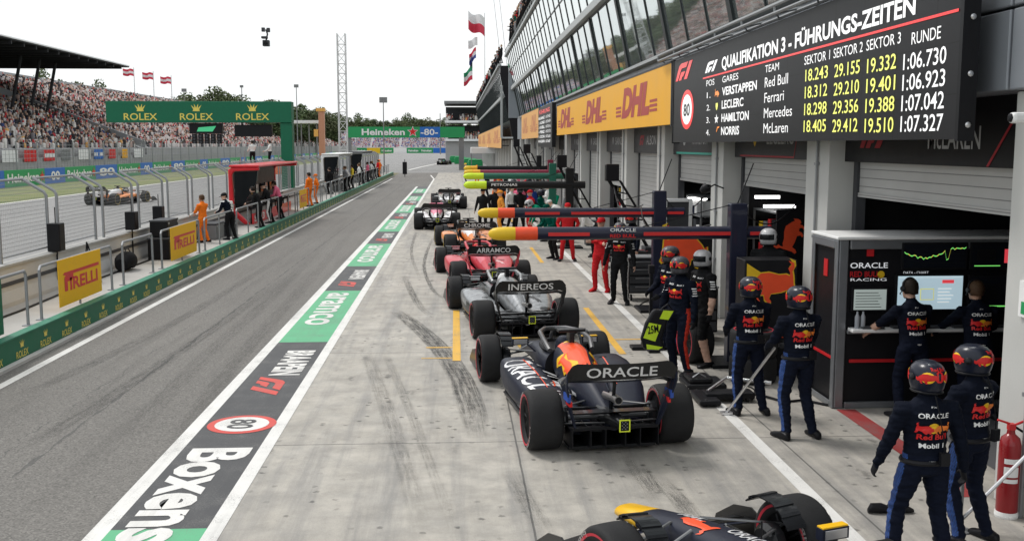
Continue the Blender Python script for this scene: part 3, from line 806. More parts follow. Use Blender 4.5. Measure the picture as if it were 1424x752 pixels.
def wheel(root, x, y, front, band, steer=0.0):
    w = .31 if front else .405
    k = (front, band.name)
    if k not in _wheel:
        a = tyre_mesh(w).mesh("wheel", [M_rubber, band], True); b = rim_mesh(w).mesh("rim", [M_rim], False)
        for me in (a, b):
            bm = bmesh.new(); bm.from_mesh(me); bmesh.ops.recalc_face_normals(bm, faces=bm.faces); bm.to_mesh(me); bm.free()
        a.set_sharp_from_angle(angle=R(50))
        _wheel[k] = (a, b)
    a, b = _wheel[k]
    o = link("wheel", a, root); o.location = (x, y, .36); o.rotation_euler = (random.random() * 6, 0, steer)
    link("rim", b, o)
    kt = (front, 'text')
    if kt not in _wheel: _wheel[kt] = tyre_text(w).mesh('sidewall_print', [pmat('sidewall_print', (.3, .28, .27), .7)])
    link('sidewall_print', _wheel[kt], o); return o

def race_car(label, loc, deg, L, group="racing cars in the pit lane", detail=True, steer=0.0, cock=0.0):
    root = thing("race_car", label, "racing car", loc, R(deg), group)
    P = lambda name, mb, mats, parent=root, **kw: mb.build(name, mats, parent, **kw)
    # --- bodywork: slots 0 main, 1 nose, 2 cover, 3 sidepod, 4 dark
    body = MB()
    ch = [(5.05, .235, .07, .03, 2), (4.95, .265, .13, .06, 2.3), (4.5, .33, .165, .09, 2.6), (3.9, .42, .18, .13, 3), (3.3, .465, .215, .17, 3.2), (2.9, .48, .27, .20, 3.2), (2.45, .48, .33, .235, 3.2), (2.0, .49, .36, .26, 3),
          (1.86, .52, .35, .32, 2.6)]
    body.loft([ring(y, 0, z, a, b, 28, e) for y, z, a, b, e in ch])
    ec = [(1.95, .66, .20, .22, 2.2), (1.88, .655, .24, .26, 2.2), (1.7, .645, .26, .28, 2.2), (1.4, .61, .26, .29, 2.1), (1.0, .545, .225, .27, 2.1), (.6, .46, .165, .22, 2.1), (.2, .40, .12, .16, 2.1), (-.15, .37, .09, .11, 2.2), (-.35, .355, .07, .08, 2.2)]
    body.loft([ring(y, 0, z, a, b, 28, e) for y, z, a, b, e in ec], 0)
    for sg in (-1, 1):
        sp = [(2.42, .64, .47, .20, .135, 4), (2.36, .65, .455, .235, .17, 4), (2.0, .655, .42, .255, .215, 3.6), (1.5, .63, .385, .265, .215, 3.4), (1.1, .56, .345, .27, .185, 3.2), (.7, .47, .30, .25, .145, 3), (.35, .38, .255, .2, .115, 3), (.05, .30, .22, .14, .09, 3)]
        body.loft([ring(y, sg * x, z, a, b, 24, e) for y, x, z, a, b, e in sp], 0)
    # shark fin
    body.add([(x, y, z) for x in (-.008, .008) for y, z in ((1.1, .80), (.25, .84), (-.1, .70), (-.15, .45), (.5, .5))], [(0, 1, 2, 3, 4), (9, 8, 7, 6, 5), (0, 5, 6, 1), (1, 6, 7, 2), (2, 7, 8, 3), (3, 8, 9, 4), (4, 9, 5, 0)], 2)
    mats_i = []
    for f in body.f:
        c = sum((Vector(body.v[i]) for i in f), Vector()) / len(f)
        i = L['zone'](c)
        if len(f) > 20 and c.y > 1.8 and c.y < 2.5: i = 4
        mats_i.append(i)
    body.m = mats_i
    ob = P("body", body, [L['main'], L['nose'], L['cover'], L['pod'], M_black, L.get('extra', L['main'])], smooth=True)
    # cockpit opening
    mb = MB(); mb.flat([(math.cos(t) * .25, math.sin(t) * .46) for t in np.linspace(0, 2 * math.pi, 28, endpoint=False)], (0, 2.42 + cock, .735), (1, 0, 0), (0, 1, 0), 1, 1, 0)
    mb.tube([(math.cos(t) * .26, 2.42 + cock + math.sin(t) * .48, .745) for t in np.linspace(0, 2 * math.pi, 25)], .035, 6, caps=False)
    P("cockpit", mb, M_black)
    # halo
    mb = MB(); mb.tube([(-.30, 1.78, .86), (-.33, 2.0, .96), (-.30, 2.4, 1.0), (-.16, 2.72, .99), (0, 2.82, .975), (.16, 2.72, .99), (.30, 2.4, 1.0), (.33, 2.0, .96), (.30, 1.78, .86)], .035, 8)
    mb.tube([(0, 2.82, .97), (0, 3.0, .86), (0, 3.12, .70)], .024, 8)
    mb.v = [(a, b + cock, c - .04) for a, b, c in mb.v]
    P("halo", mb, L.get('halo', M_carbon), smooth=True)
    # camera bar on the roll hoop
    mb = MB(); mb.box(-.19, .19, 1.72, 1.84, 1.07, 1.11); mb.box(-.035, .035, 1.72, 1.9, .90, 1.07)
    P("roll_hoop_camera", mb, L.get('cam', M_black), bevel=.008)
    # floor
    mb = MB(); half = [(.32, 3.25), (.5, 3.15), (.70, 2.85), (.80, 2.5), (.80, 1.3), (.78, .72), (.56, .55), (.53, -.28)]
    mb.prism([(x, y) for x, y in half] + [(-x, y) for x, y in half[::-1]], .05, .085)
    for sg in (-1, 1):
        mb.tube([(sg * .80, 2.5, .09), (sg * .81, 1.9, .13), (sg * .80, 1.2, .10)], .018, 5)
        for xx in (.42, .50, .58, .66): mb.box(sg * xx - .006, sg * xx + .006, 2.75, 3.2, .085, .30)
    P("floor", mb, M_carbon)
    # diffuser
    mb = MB(); mb.add([(-.52, .55, .09), (.52, .55, .09), (.52, -.42, .31), (-.52, -.42, .31), (-.52, -.42, .345), (.52, -.42, .345), (.52, .55, .12), (-.52, .55, .12)], [(0, 1, 2, 3), (3, 2, 5, 4), (4, 5, 6, 7), (0, 3, 4, 7), (1, 6, 5, 2)])
    for xx in (-.52, -.3, -.12, .12, .3, .52): mb.box(xx - .006, xx + .006, -.42, .5, .09, .31)
    mb.box(-.60, .60, .30, .34, .07, .40)  # added black plate, stands in for the shadow under the tail
    P("diffuser", mb, M_black)
    # gearbox crash structure and rain light
    mb = MB(); mb.loft([ring(y, 0, z, a, b, 14, 3) for y, z, a, b in ((.1, .38, .12, .12), (-.3, .40, .085, .085), (-.62, .43, .06, .06), (-.72, .44, .05, .05))]); P("crash_structure", mb, M_carbon, smooth=True)
    mb = MB(); mb.box(-.075, .075, -.76, -.725, .36, .53)
    sq = lambda q: setattr(q, 'v', [(a * .78, b, .445 + (c - .445) * .78) for a, b, c in q.v]); sq(mb)
    rl = P("rain_light", mb, M_black, bevel=.006)
    mb = MB()
    for x0, x1, z0, z1 in ((-.08, -.066, .355, .535), (.066, .08, .355, .535), (-.066, .066, .355, .369), (-.066, .066, .521, .535)): mb.box(x0, x1, -.772, -.752, z0, z1)
    for a in range(4):
        for b in range(5):
            if (a + b) % 2 == 0: mb.box(-.045 + a * .025, -.03 + a * .025, -.766, -.758, .39 + b * .025, .405 + b * .025, 1)
    sq(mb)
    P("light_surround", mb, [L.get('rain', pmat("fluorescent_yellow", (.75, .85, .05), .5)), M_grey], rl)
    # exhaust
    mb = MB(); mb.tube([(.02, .1, .60), (.02, -.2, .64), (.02, -.44, .655)], .052, 14); mb.disc((.02, -.442, .655), (1, 0, 0), (0, 0, 1), .04, 1, .002)
    P("exhaust", mb, [pmat('exhaust_metal', (.28, .27, .26), .35, .8), M_black], smooth=True)
    # suspension arms
    mb = MB()
    for sg in (-1, 1):
        for (a, b) in (((.14, 3.95, .52), (.72, 3.62, .50)), ((.16, 3.3, .50), (.72, 3.6, .50)), ((.14, 3.9, .32), (.72, 3.62, .24)), ((.16, 3.25, .28), (.72, 3.58, .24)), ((.16, 3.6, .58), (.72, 3.62, .28)),
                       ((.10, .5, .44), (.66, .02, .46)), ((.09, -.2, .42), (.66, 0, .46)), ((.12, .55, .22), (.66, .02, .22)), ((.1, -.25, .25), (.66, -.02, .22)), ((.10, -.3, .36), (.66, -.12, .33)), ((.10, .2, .2), (.66, .0, .48))):
            mb.tube([(sg * a[0], a[1], a[2]), (sg * b[0], b[1], b[2])], .017, 6, flat=.6)
        mb.tube([(sg * .60, 0, .36), (sg * .1, 0, .36)], .035, 8)
    P("suspension", mb, pmat("suspension_metal", (.16, .165, .17), .3, .6))
    mb = MB()
    for sg in (-1, 1):
        mb.lathe([(.13, .52), (.17, .56), (.17, .64), (.12, .66)], 16, M=Matrix.Scale(sg, 4, (1, 0, 0)) @ Matrix.Translation((0, 3.6, .36)), axis='x')
        mb.lathe([(.12, .50), (.16, .54), (.16, .61), (.12, .63)], 16, M=Matrix.Scale(sg, 4, (1, 0, 0)) @ Matrix.Translation((0, 0, .36)), axis='x')
    P("brake_duct", mb, M_carbon)
    # front wheel deflectors
    for sg in (-1, 1):
        mb = MB(); r1, r2, pts = .385, .40, []
        for k in range(25):
            a = R(35 + k * 4); pts.append((3.6 - math.cos(a) * r1 * 1.0, .36 + math.sin(a) * r1))
        for k in range(24):
            (ya, za), (yb, zb) = pts[k], pts[k + 1]
            for x0, x1 in ((.52, .70),):
                mb.quad((sg * x0, ya, za), (sg * x1, ya, za + .01), (sg * x1, yb, zb + .01), (sg * x0, yb, zb))
        o = P("wheel_deflector", mb, L.get('defl', M_carbon)); md = o.modifiers.new("thick", 'SOLIDIFY'); md.thickness = .012
    # mirrors
    for sg in (-1, 1):
        mb = MB(); mb.box(sg * .52 - .12, sg * .52 + .12, 2.72, 2.80, .72, .81); mb.tube([(sg * .30, 2.7, .62), (sg * .46, 2.76, .76)], .012, 5)
        mb.box(sg * .52 - .1, sg * .52 + .1, 2.715, 2.719, .73, .80, 1)
        if detail: mb.box(sg * .52 - .115, sg * .52 + .115, 2.725, 2.795, .8105, .823, 2)
        P("mirror", mb, [L['mirror'] if 'mirror' in L else M_black, M_alu, L['nose']], bevel=.006)
    # front wing
    mb = MB(); nel = 4
    for e in range(nel):
        c0, c1 = 4.98 - .16 * e, 4.80 - .16 * e; zt = .12 + .035 * e; rr = []
        xs = np.linspace(-.93, .93, 19)
        lo = []
        for x in xs:
            k = abs(x) / .93; zo = .05 * max(0, 1 - k * 2.2) + .05 * k ** 2 * (e > 0); yo = -.22 * k ** 1.5
            lo.append([(x, c0 + yo, zt + zo), (x, (c0 + c1) / 2 + yo, zt + zo + .02), (x, c1 + yo, zt + zo + .055), (x, (c0 + c1) / 2 + yo, zt + zo + .006)])
        mb.loft(lo, 1 if e == nel - 1 else 0)
    fw = P("front_wing", mb, [L['fw'], L.get('fwflap', L['fw'])])
    for sg in (-1, 1):
        mb = MB(); prof = [(4.92, .06), (4.2, .06), (4.18, .30), (4.35, .36), (4.62, .30), (4.9, .12)]
        mb.add([(sg * (.935 + dx), y, z) for dx in (0, .015) for y, z in prof], [tuple(range(6)), tuple(range(11, 5, -1))] + [(k, (k + 1) % 6, (k + 1) % 6 + 6, k + 6) for k in range(6)])
        P("endplate", mb, L['fwend'], fw)
    # rear wing
    mb = MB(); xs = np.linspace(-.65, .65, 23); lo, lo2 = [], []
    for x in xs:
        k = abs(x) / .65; bow = -.05 * (1 - k ** 2) + .03; edge = max(0, (k - .82) / .18) ** 2
        z = .90 + bow * .6 - edge * .05; 
        lo.append([(x, -.18, z), (x, -.36, z - .035), (x, -.52, z + .03), (x, -.36, z + .0)])
        lo2.append([(x, -.50, z + .035), (x, -.615, z + .05), (x, -.665, z + .25 - edge * .06), (x, -.60, z + .14)])
    mb.loft(lo, 0); mb.loft(lo2, 0)
    rw = P("rear_wing", mb, [L['rw']], smooth=True)
    for sg in (-1, 1):
        mb = MB(); prof = [(-.36, .62), (-.36, .84), (-.40, .90), (-.56, .97), (-.655, 1.02), (-.66, .92), (-.60, .76), (-.54, .56), (-.48, .36), (-.40, .34)]
        inn = lambda z: .64 - max(0, (.86 - z)) * .30
        n = len(prof)
        mb.add([(sg * (inn(z) + dx), y, z) for dx in (0, .018) for y, z in prof], [tuple(range(n)), tuple(range(2 * n - 1, n - 1, -1))] + [(k, (k + 1) % n, (k + 1) % n + n, k + n) for k in range(n)], 0)
        mb.box(sg * .588 - .013, sg * .588 + .021, -.575, -.40, .64, .70, 1); mb.box(sg * .612 - .016, sg * .612 + .021, -.60, -.39, .70, .79, 2)
        P("endplate", mb, [L['rwend'], L.get('end1', L['rwend']), L.get('end2', L['rwend'])], rw)
    mb = MB(); lo = []
    for x in np.linspace(-.5, .5, 9): lo.append([(x, -.2, .50), (x, -.34, .475), (x, -.46, .53), (x, -.34, .50)])
    mb.loft(lo); P("beam_wing", mb, M_carbon, rw)
    mb = MB(); mb.tube([(0, -.15, .42), (0, -.3, .68), (0, -.34, .87)], .022, 6, flat=.4); mb.box(-.03, .03, -.62, -.3, .93, 1.02); P("wing_pylon", mb, M_carbon, rw)
    if detail:
        mb = MB()
        for sg in (-1, 1):
            for y0 in (2.15, 1.75, 1.35): mb.tube([(sg * .44, y0, .63 - (2.15 - y0) * .06), (sg * .60, y0 - .05, .635 - (2.15 - y0) * .07)], .012, 5, flat=.5)
            for zz in (.16, .22, .28): mb.box(sg * .66 - .03, sg * .66 + .03, -.14, .12, zz - .004, zz + .004)
            for k in range(4): mb.tube([(sg * (.60 + .02 * k), -.18, .2 + .09 * k), (sg * (.60 + .02 * k), .18, .22 + .09 * k)], .006, 4)
            mb.tube([(sg * .12, .0, .47), (sg * .3, -.1, .50), (sg * .56, -.05, .50)], .010, 5)
        P("winglet", mb, M_carbon)
        mb = MB(); mb.tube([(.05, 2.98, .70), (.05, 2.98, .84)], .008, 5); mb.tube([(0, .6, .72), (0, .62, .92)], .005, 4); P("antenna", mb, M_black)
    # lettering
    mt = MB(); bv = bvh_of([ob.data, rw.data])
    if L.get('text'):
        n_ = Vector((0, -.135, .045)).normalized()
        decal_text(mt, L['text'], (0, -1.1, 1.03), (1, 0, 0), (0, .1, 1), .115, bv, 0, L.get('tw', .84), .012, 0, 'c', .005)
        decal(mt, *fine([(-.5, 0), (-.3, -.018), (.3, -.018), (.5, .004), (.3, -.011), (-.3, -.011)], None, .1), (0, -1.1, 1.005), (1, 0, 0), (0, .1, 1), bv, 0, .005)
    for fn in L.get('decals', ()): fn(mt, bv)
    if mt.v: P("lettering", mt, L.get('dmats', [M_white]), fix=False)
    for sx in (-1, 1):
        wheel(root, sx * .845, 3.6, True, L['band'], steer); wheel(root, sx * .80, 0, False, L['band'])
    # driver
    mb = MB(); mb.lathe([(.0, -.15), (.10, -.145), (.13, -.06), (.135, .02), (.12, .09), (.075, .145), (.0, .16)], 18, M=Matrix.Translation((0, 2.16, .88)))
    mb.loft([[(math.cos(t) * a, 2.12 + math.sin(t) * b, z) for t in np.linspace(0, 2 * math.pi, 14, endpoint=False)] for z, a, b in ((.62, .2, .12), (.74, .2, .12), (.78, .09, .08))], 1)
    mb.box(-.1, .1, 2.235, 2.30, .86, .93, 2)
    mb.v = [(a, b + cock, c - .09) for a, b, c in mb.v]
    P("driver_helmet", mb, [L['helmet'], M_black, M_glassd], smooth=True)
    return root

def car_paint(n, c, rough=.32, metal=.0): return pmat("car_" + n, c, rough, metal, var=.06, coat=.15, spec=.3)
C_navy = pmat("car_matt_navy", (.009, .012, .026), .42, var=.1, spec=.3)
C_red, C_yel, C_org = car_paint("red", (.62, .02, .02)), car_paint("yellow", (.85, .48, .01)), car_paint("flame_orange", (.90, .10, .03))
C_sil, C_blk, C_pap = pmat('car_silver', (.30, .31, .32), .3, .5, var=.85, scale=9, coat=.15), car_paint("black", (.012, .012, .013)), car_paint("papaya", (.75, .25, .06))
C_pink, C_wht, C_grn, C_fer = car_paint("pink", (.85, .25, .36)), car_paint("white", (.75, .75, .75)), car_paint("green", (.0, .16, .11)), car_paint("rosso", (.55, .05, .07))
C_chrome = pmat("chrome_vinyl", (.75, .75, .76), .35, .3)
def zone_navy(c):
    if c.y > 4.45: return 1
    if c.y > 4.2 and c.z > .36: return 5
    return 0
def d_redbull(mt, bv):
    X, Yv = (1, 0, 0), (0, 1, 0)
    top = lambda pts, o, sx, sy, mi, e=.006: decal_shape(mt, pts, o, X, Yv, sx, sy, bv, mi, e)
    # flame-red streak with yellow emblem on the engine cover
    top([(-.75, 1.0), (.7, 1.0), (.8, .3), (.5, -.3), (.3, -1.0), (-.1, -1.15), (-.5, -.9), (-.8, -.2)], (-.03, 1.25, 2), .19, .62, 1)
    top([(-1, -.6), (-.4, .9), (.4, .9), (1, -.6)], (.0, 1.83, 2), .12, .09, 2, .010)
    # yellow and red bull on the left flank and the right flank
    for sg in (-1, 1):
        o = (sg * 2.0, 1.05, .58); uu = (0, -sg, 0) if sg < 0 else (0, 1, 0)
        uu = (0, -1, 0) if sg < 0 else (0, 1, 0)
        nn = Vector((sg * .75, 0, .66)); vv = nn.cross(Vector(uu)); oo = Vector((0, 1.2, .56)) + nn * .8
        decal_shape(mt, [(-1, -.1), (-.6, .5), (-.1, .25), (.4, .55), (1, .3), (.75, 0), (.95, -.35), (.4, -.2), (.1, -.55), (-.3, -.2), (-.8, -.5)], oo, uu, vv, .36, .24, bv, 2, .008)
        decal_shape(mt, BULL, oo, uu, vv, .24, .13, bv, 1, .012)
    # sidepods: big wordmark on the outer side, red line and red wordmark on top
    for sg in (-1, 1):
        uu = (0, -1, 0) if sg < 0 else (0, 1, 0); o = (sg * 2, 1.5, .33)
        n2 = Vector((sg * .88, 0, .47))
        if sg < 0: decal_text(mt, "ORACLE", Vector((sg * .60, 1.42, .42)) + n2 * .9, uu, n2.cross(Vector(uu)), .24, bv, 0, 1.35, .015, 0, 'c', .007)
        decal_text(mt, "Red Bull", (sg * .42, .95, 2), (sg * .12, -1, 0) if sg < 0 else (.12, 1, 0), (1, 0, 0) if sg < 0 else (-1, 0, 0), .14, bv, 1, .7, .02, .2, 'c', .007)
        decal_shape(mt, [(0, 0), (.05, 0), (.35, -1), (.32, -1)], (sg * .62 if sg < 0 else .55, 2.1, 2), (1, 0, 0) if sg < 0 else (1, 0, 0), (0, 1, 0), .4 * (-sg), 1.4, bv, 1, .007)
L_rb = dict(main=C_navy, nose=C_yel, cover=C_navy, pod=C_navy, extra=C_org, zone=zone_navy, fw=M_carbon, fwflap=C_navy, fwend=C_blk, rw=C_blk, rwend=C_navy, end1=C_red, end2=pmat("car_blue", (.03, .08, .35), .4),
            text="ORACLE", dmats=[C_chrome, C_org, C_yel], band=M_tyrered, helmet=C_navy, mirror=C_navy, decals=(d_redbull,), halo=pmat("halo_grey", (.12, .12, .125), .35, .4), cam=C_blk)
def zone_two(c): return 2 if (c.z > .62 and c.y < 1.9) else 1 if c.y > 4.2 else 3 if abs(c.x) > .42 and c.z < .42 and c.y < 2.5 else 0
def stripes(mi):
    def f(mt, bv):
        for k in range(7):
            for sg in (-1, 1):
                decal_shape(mt, [(0, 0), (.05, 0), (.28, -1), (.22, -1)], (sg * (.25 + .06 * k), 1.9 - .18 * k, 2), (sg, 0, 0), (0, 1, 0), .5, .55, bv, mi, .006, .1)
    return f
L_mer = dict(main=C_sil, nose=C_sil, cover=C_sil, pod=C_blk, zone=zone_two, fw=M_carbon, fwend=C_blk, rw=C_blk, rwend=C_blk, text="INEREOS", dmats=[C_wht, C_blk], band=M_tyrered, helmet=C_wht, decals=(stripes(1),), halo=C_sil)
L_fer = dict(main=C_fer, nose=C_fer, cover=car_paint('rose_red', (.62, .13, .17)), pod=C_fer, zone=zone_two, fw=C_fer, fwend=C_blk, rw=C_blk, rwend=C_fer, text="ARRAMCO", dmats=[C_wht, car_paint('pale_rose', (.75, .45, .45))], band=M_tyrered, helmet=C_red, decals=(stripes(1),), halo=C_fer)
L_mcl = dict(main=C_pap, nose=C_pap, cover=C_wht, pod=C_blk, zone=zone_two, fw=C_pap, fwend=C_blk, rw=C_blk, rwend=C_blk, text="CHROME", dmats=[C_wht, C_blk], band=M_tyreyel, helmet=C_yel, decals=(stripes(1),), halo=C_blk)
L_alp = dict(main=C_wht, nose=C_wht, cover=C_pink, pod=C_blk, zone=zone_two, fw=C_blk, fwend=C_blk, rw=C_blk, rwend=C_blk, text="", dmats=[C_wht, C_blk], band=M_tyrered, helmet=C_wht, decals=(stripes(1),), halo=C_pink)
L_has = dict(main=C_wht, nose=C_wht, cover=C_blk, pod=C_red, zone=zone_two, fw=C_blk, fwend=C_red, rw=C_blk, rwend=C_wht, text="", dmats=[C_wht], band=M_tyrered, helmet=C_red, halo=C_blk)
L_ast = dict(main=C_blk, nose=C_grn, cover=C_grn, pod=C_blk, zone=zone_two, fw=C_blk, fwend=C_blk, rw=C_blk, rwend=C_blk, text="", dmats=[C_wht], band=M_tyreyel, helmet=C_wht, halo=C_blk)

def d_front(mt, bv):
    X, Yv = (1, 0, 0), (0, 1, 0)
    d_redbull(mt, bv)
    decal_text(mt, "MOBIL", (.02, 4.05, 2), (0, -1, 0), (1, 0, 0), .12, bv, 0, .6, .02, 0, 'c', .006)
    decal_shape(mt, BULL, (-.05, 3.7, 2), (0, 1, 0), (-1, 0, 0), .24, .13, bv, 1, .006)
    decal_text(mt, "ORACLE", (.0, 3.1, 2), (0, -1, 0), (1, 0, 0), .12, bv, 0, .55, .02, 0, 'c', .006)
    for sg in (-1, 1): decal_text(mt, "TAG", (sg * .55, 2.2, 2), X, Yv, .12, bv, 0, .3, .02, 0, 'c', .006)
L_rb2 = dict(L_rb); L_rb2['decals'] = (d_front,)
fcar = race_car("navy racing car with yellow nose turning out of the garage at the bottom edge", (2.0 + 3.6 * math.sin(R(19)), 7.74 - 3.6 * math.cos(R(19)), 0), 19, L_rb2, steer=R(4), cock=-1.0)
# wheel wordmark of the front deflector
race_car("navy racing car with large wordmark on rear wing and flame orange engine cover", (1.80, 11.95, 0), 7.5, L_rb)
race_car("silver and black racing car queued directly ahead of the navy one", (1.28, 19.05, 0), 7.5, L_mer)
race_car("dull red and pink striped racing car ahead of the silver one", (.85, 25.6, 0), 7, L_fer)
race_car("papaya orange and white racing car half hidden ahead of the red one", (.62, 33.5, 0), 6, L_mcl)
race_car("pink and white racing car on the painted strip side of the queue", (-.80, 44.2, 0), 2, L_alp)
race_car("white and black racing car at the head of the queue", (-.36, 58.5, 0), 2, L_has)
race_car("tiny dark racing car leaving the pit lane in the far distance", (-2.4, 190, 0), -10, L_ast, detail=False)
race_car("orange and black racing car driving on the circuit behind the catch fence", (-21.3, 63.0, 0), -12, L_mcl, group="racing cars on the circuit")
# ================================================================== PEOPLE
def ik(a, c, l1, l2, pole):
    a, c, pole = Vector(a), Vector(c), Vector(pole)
    d = c - a; L = min(d.length, (l1 + l2) * .995); dn_ = d.normalized()
    x = (l1 * l1 - l2 * l2 + L * L) / (2 * L); h = math.sqrt(max(0, l1 * l1 - x * x))
    pp = (pole - dn_ * pole.dot(dn_)).normalized()
    return a + dn_ * x + pp * h, a + dn_ * L
POSES = {
    'stand': dict(lf=(-.13, .02), rf=(.13, -.03), lh=(-.31, .08, .84), rh=(.31, .06, .84)),
    'wide': dict(lf=(-.20, .08), rf=(.17, -.06), lh=(-.30, .16, .86), rh=(.33, .02, .84)),
    'hold': dict(lf=(-.13, .0), rf=(.15, -.05), lh=(-.16, .34, 1.04), rh=(.12, .32, 1.06)),
    'crossed': dict(lf=(-.13, .0), rf=(.13, .03), lh=(.13, .22, 1.24), rh=(-.13, .24, 1.20)),
    'reach': dict(lf=(-.13, .05), rf=(.14, -.08), lh=(-.30, .46, 1.06), rh=(.20, .42, 1.08), lean=8),
    'hips': dict(lf=(-.16, .0), rf=(.16, .02), lh=(-.22, .06, 1.0), rh=(.22, .06, 1.0)),
    'bend': dict(lf=(-.18, .1), rf=(.18, -.1), lh=(-.2, .55, .55), rh=(.2, .55, .5), lean=48),
    'walk': dict(lf=(-.1, .28), rf=(.1, -.3), lh=(-.28, -.14, .9), rh=(.28, .26, .95)),
    'lean': dict(lf=(-.14, .0), rf=(.14, -.05), lh=(-.2, .42, 1.05), rh=(.2, .42, 1.05), lean=18),
    'sit': dict(lf=(-.14, .45), rf=(.14, .45), lh=(-.15, .35, .75), rh=(.15, .35, .75), sit=True, lean=12),
    'wave': dict(lf=(-.13, .0), rf=(.13, .0), lh=(-.30, .08, .84), rh=(.3, .2, 1.75)),
}
SLOTS = ('top', 'bottom', 'hand', 'shoe', 'head', 'stripe', 'eye', 'accent', 'forearm', 'shin', 'belt')
_bodies = {}
def body_mesh(pose, res):
    k = (pose, res)
    if k in _bodies: return _bodies[k]
    P = POSES[pose]; lean = R(P.get('lean', 0)); pz = .50 if P.get('sit') else .945
    def T(p):
        x, y, z = p; z -= pz; return Vector((x, y * math.cos(lean) + z * math.sin(lean), z * math.cos(lean) - y * math.sin(lean) + pz))
    def S(p): return T((p[0], p[1], p[2] - .945 + pz)) if P.get('sit') else T(p)
    mb = MB(); bones = []
    # torso as stacked ellipses
    prof = [(.84, .05, .06, .0), (.88, .145, .105, 0), (.95, .172, .122, -.005), (1.02, .168, .118, -.005), (1.10, .155, .108, .0), (1.20, .160, .112, .0), (1.30, .178, .124, .0), (1.39, .190, .120, -.005), (1.45, .178, .102, -.012), (1.495, .125, .08, -.015), (1.53, .068, .06, -.01), (1.58, .058, .06, .0)]
    mb.loft([[S((math.cos(t) * a, yo + math.sin(t) * b, z)) for t in np.linspace(0, 2 * math.pi, 20, endpoint=False)] for z, a, b, yo in prof])
    bones += [(S((0, 0, 1.12)), S((0, 0, 1.44)), .15, 'top'), (S((0, 0, .92)), S((0, 0, 1.0)), .14, 'bottom'), (S((0, 0, 1.52)), S((0, 0, 1.57)), .055, 'head')]
    # head
    hc = S((0, .02, 1.70))
    Rm = Matrix.Rotation(-lean * .6, 3, 'X')
    hp = [(-.135, .03, .035, .035), (-.12, .052, .06, .025), (-.08, .064, .08, .012), (-.03, .072, .092, .0), (.03, .076, .097, -.006), (.075, .070, .09, -.01), (.105, .052, .068, -.012), (.122, .02, .03, -.012)]
    mb.loft([[hc + Rm @ Vector((math.cos(t) * a, yo + math.sin(t) * b, z)) for t in np.linspace(0, 2 * math.pi, 18, endpoint=False)] for z, a, b, yo in hp])
    mb.tube([hc + Rm @ Vector((0, .085, .02)), hc + Rm @ Vector((0, .112, -.03)), hc + Rm @ Vector((0, .09, -.045))], .014, 8, rads=[.009, .016, .012])
    mb.tube([hc + Rm @ Vector((-.03, .085, -.075)), hc + Rm @ Vector((0, .096, -.075)), hc + Rm @ Vector((.03, .085, -.075))], .012, 8)
    for sg in (-1, 1): mb.tube([hc + Rm @ Vector((sg * .074, -.005, .025)), hc + Rm @ Vector((sg * .083, -.012, .0)), hc + Rm @ Vector((sg * .074, 0, -.03))], .015, 8, flat=.6)
    mb.tube([S((0, -.005, 1.48)), S((0, .005, 1.56)), hc + Rm @ Vector((0, -.01, -.07))], .055, 12)
    bones += [(hc + Rm @ Vector((0, 0, -.06)), hc + Rm @ Vector((0, 0, .06)), .075, 'head')]
    # arms
    for sg, key in ((-1, 'lh'), (1, 'rh')):
        sh = S((sg * .185, -.01, 1.425)); h = P[key]
        hand = Vector((h[0], h[1], h[2] - (.2 if P.get('sit') else 0)))
        el, wr = ik(sh, hand, .29, .265, Vector((sg * .55, -1, -.15)) if h[2] < 1.5 else Vector((sg, -.2, -.6)))
        mb.tube([S((sg * .10, -.01, 1.43)), sh, sh.lerp(el, .35), sh.lerp(el, .8), el, el.lerp(wr, .25), el.lerp(wr, .7), wr], .05, 12, rads=[.06, .078, .063, .055, .052, .051, .042, .034])
        bones += [(sh, el, .06, 'top' if True else ''), (el, wr, .045, 'forearm')]
        d = (wr - el).normalized()
        # palm and five fingers, slightly curled
        fwd = d; side = Vector((0, 1, 0)) if abs(d.z) > .6 else Vector((0, 0, 1)); side = (side - fwd * side.dot(fwd)).normalized(); palm_n = fwd.cross(side) * (sg)
        if palm_n.x * sg > 0: palm_n = -palm_n
        mb.loft([[wr + fwd * t + side * math.cos(a) * w + palm_n * math.sin(a) * q for a in np.linspace(0, 2 * math.pi, 10, endpoint=False)] for t, w, q in ((-.01, .026, .02), (.03, .037, .02), (.07, .041, .018), (.092, .036, .014))])
        for i, ln in enumerate((.068, .078, .072, .056)):
            b = wr + fwd * .082 + side * (.03 - .02 * i)
            mb.tube([b - fwd * .02, b + fwd * ln * .4, b + fwd * ln * .72 + palm_n * ln * .25, b + fwd * ln * .85 + palm_n * ln * .55], .009, 7, rads=[.010, .0095, .009, .007])
        b = wr + fwd * .03 + side * .033
        mb.tube([b - side * .01, b + side * .022 + fwd * .025 + palm_n * .01, b + side * .028 + fwd * .055 + palm_n * .022], .010, 7, rads=[.012, .011, .008])
        bones += [(wr + fwd * .02, wr + fwd * .13, .03, 'hand')]
    # legs
    for sg, key in ((-1, 'lf'), (1, 'rf')):
        hip = S((sg * .09, 0, .93)) if not P.get('sit') else Vector((sg * .1, 0, pz)); fx, fy = P[key]
        ank0 = Vector((fx, fy - .04, .085))
        kn, ank = ik(hip, ank0, .435, .43, Vector((fx * .4, 1, 0)))
        mb.tube([hip + Vector((0, 0, .03)), hip, hip.lerp(kn, .3), hip.lerp(kn, .75), kn, kn.lerp(ank, .3), kn.lerp(ank, .7), ank], .08, 14, rads=[.085, .098, .092, .072, .064, .064, .055, .048])
        bones += [(hip, kn, .08, 'bottom'), (kn, ank.lerp(kn, .12), .055, 'shin')]
        ft = Vector((ank.x + fx * .25, ank.y, 0)); td = Vector((fx * .8, 1, 0)).normalized(); sd = Vector((td.y, -td.x, 0))
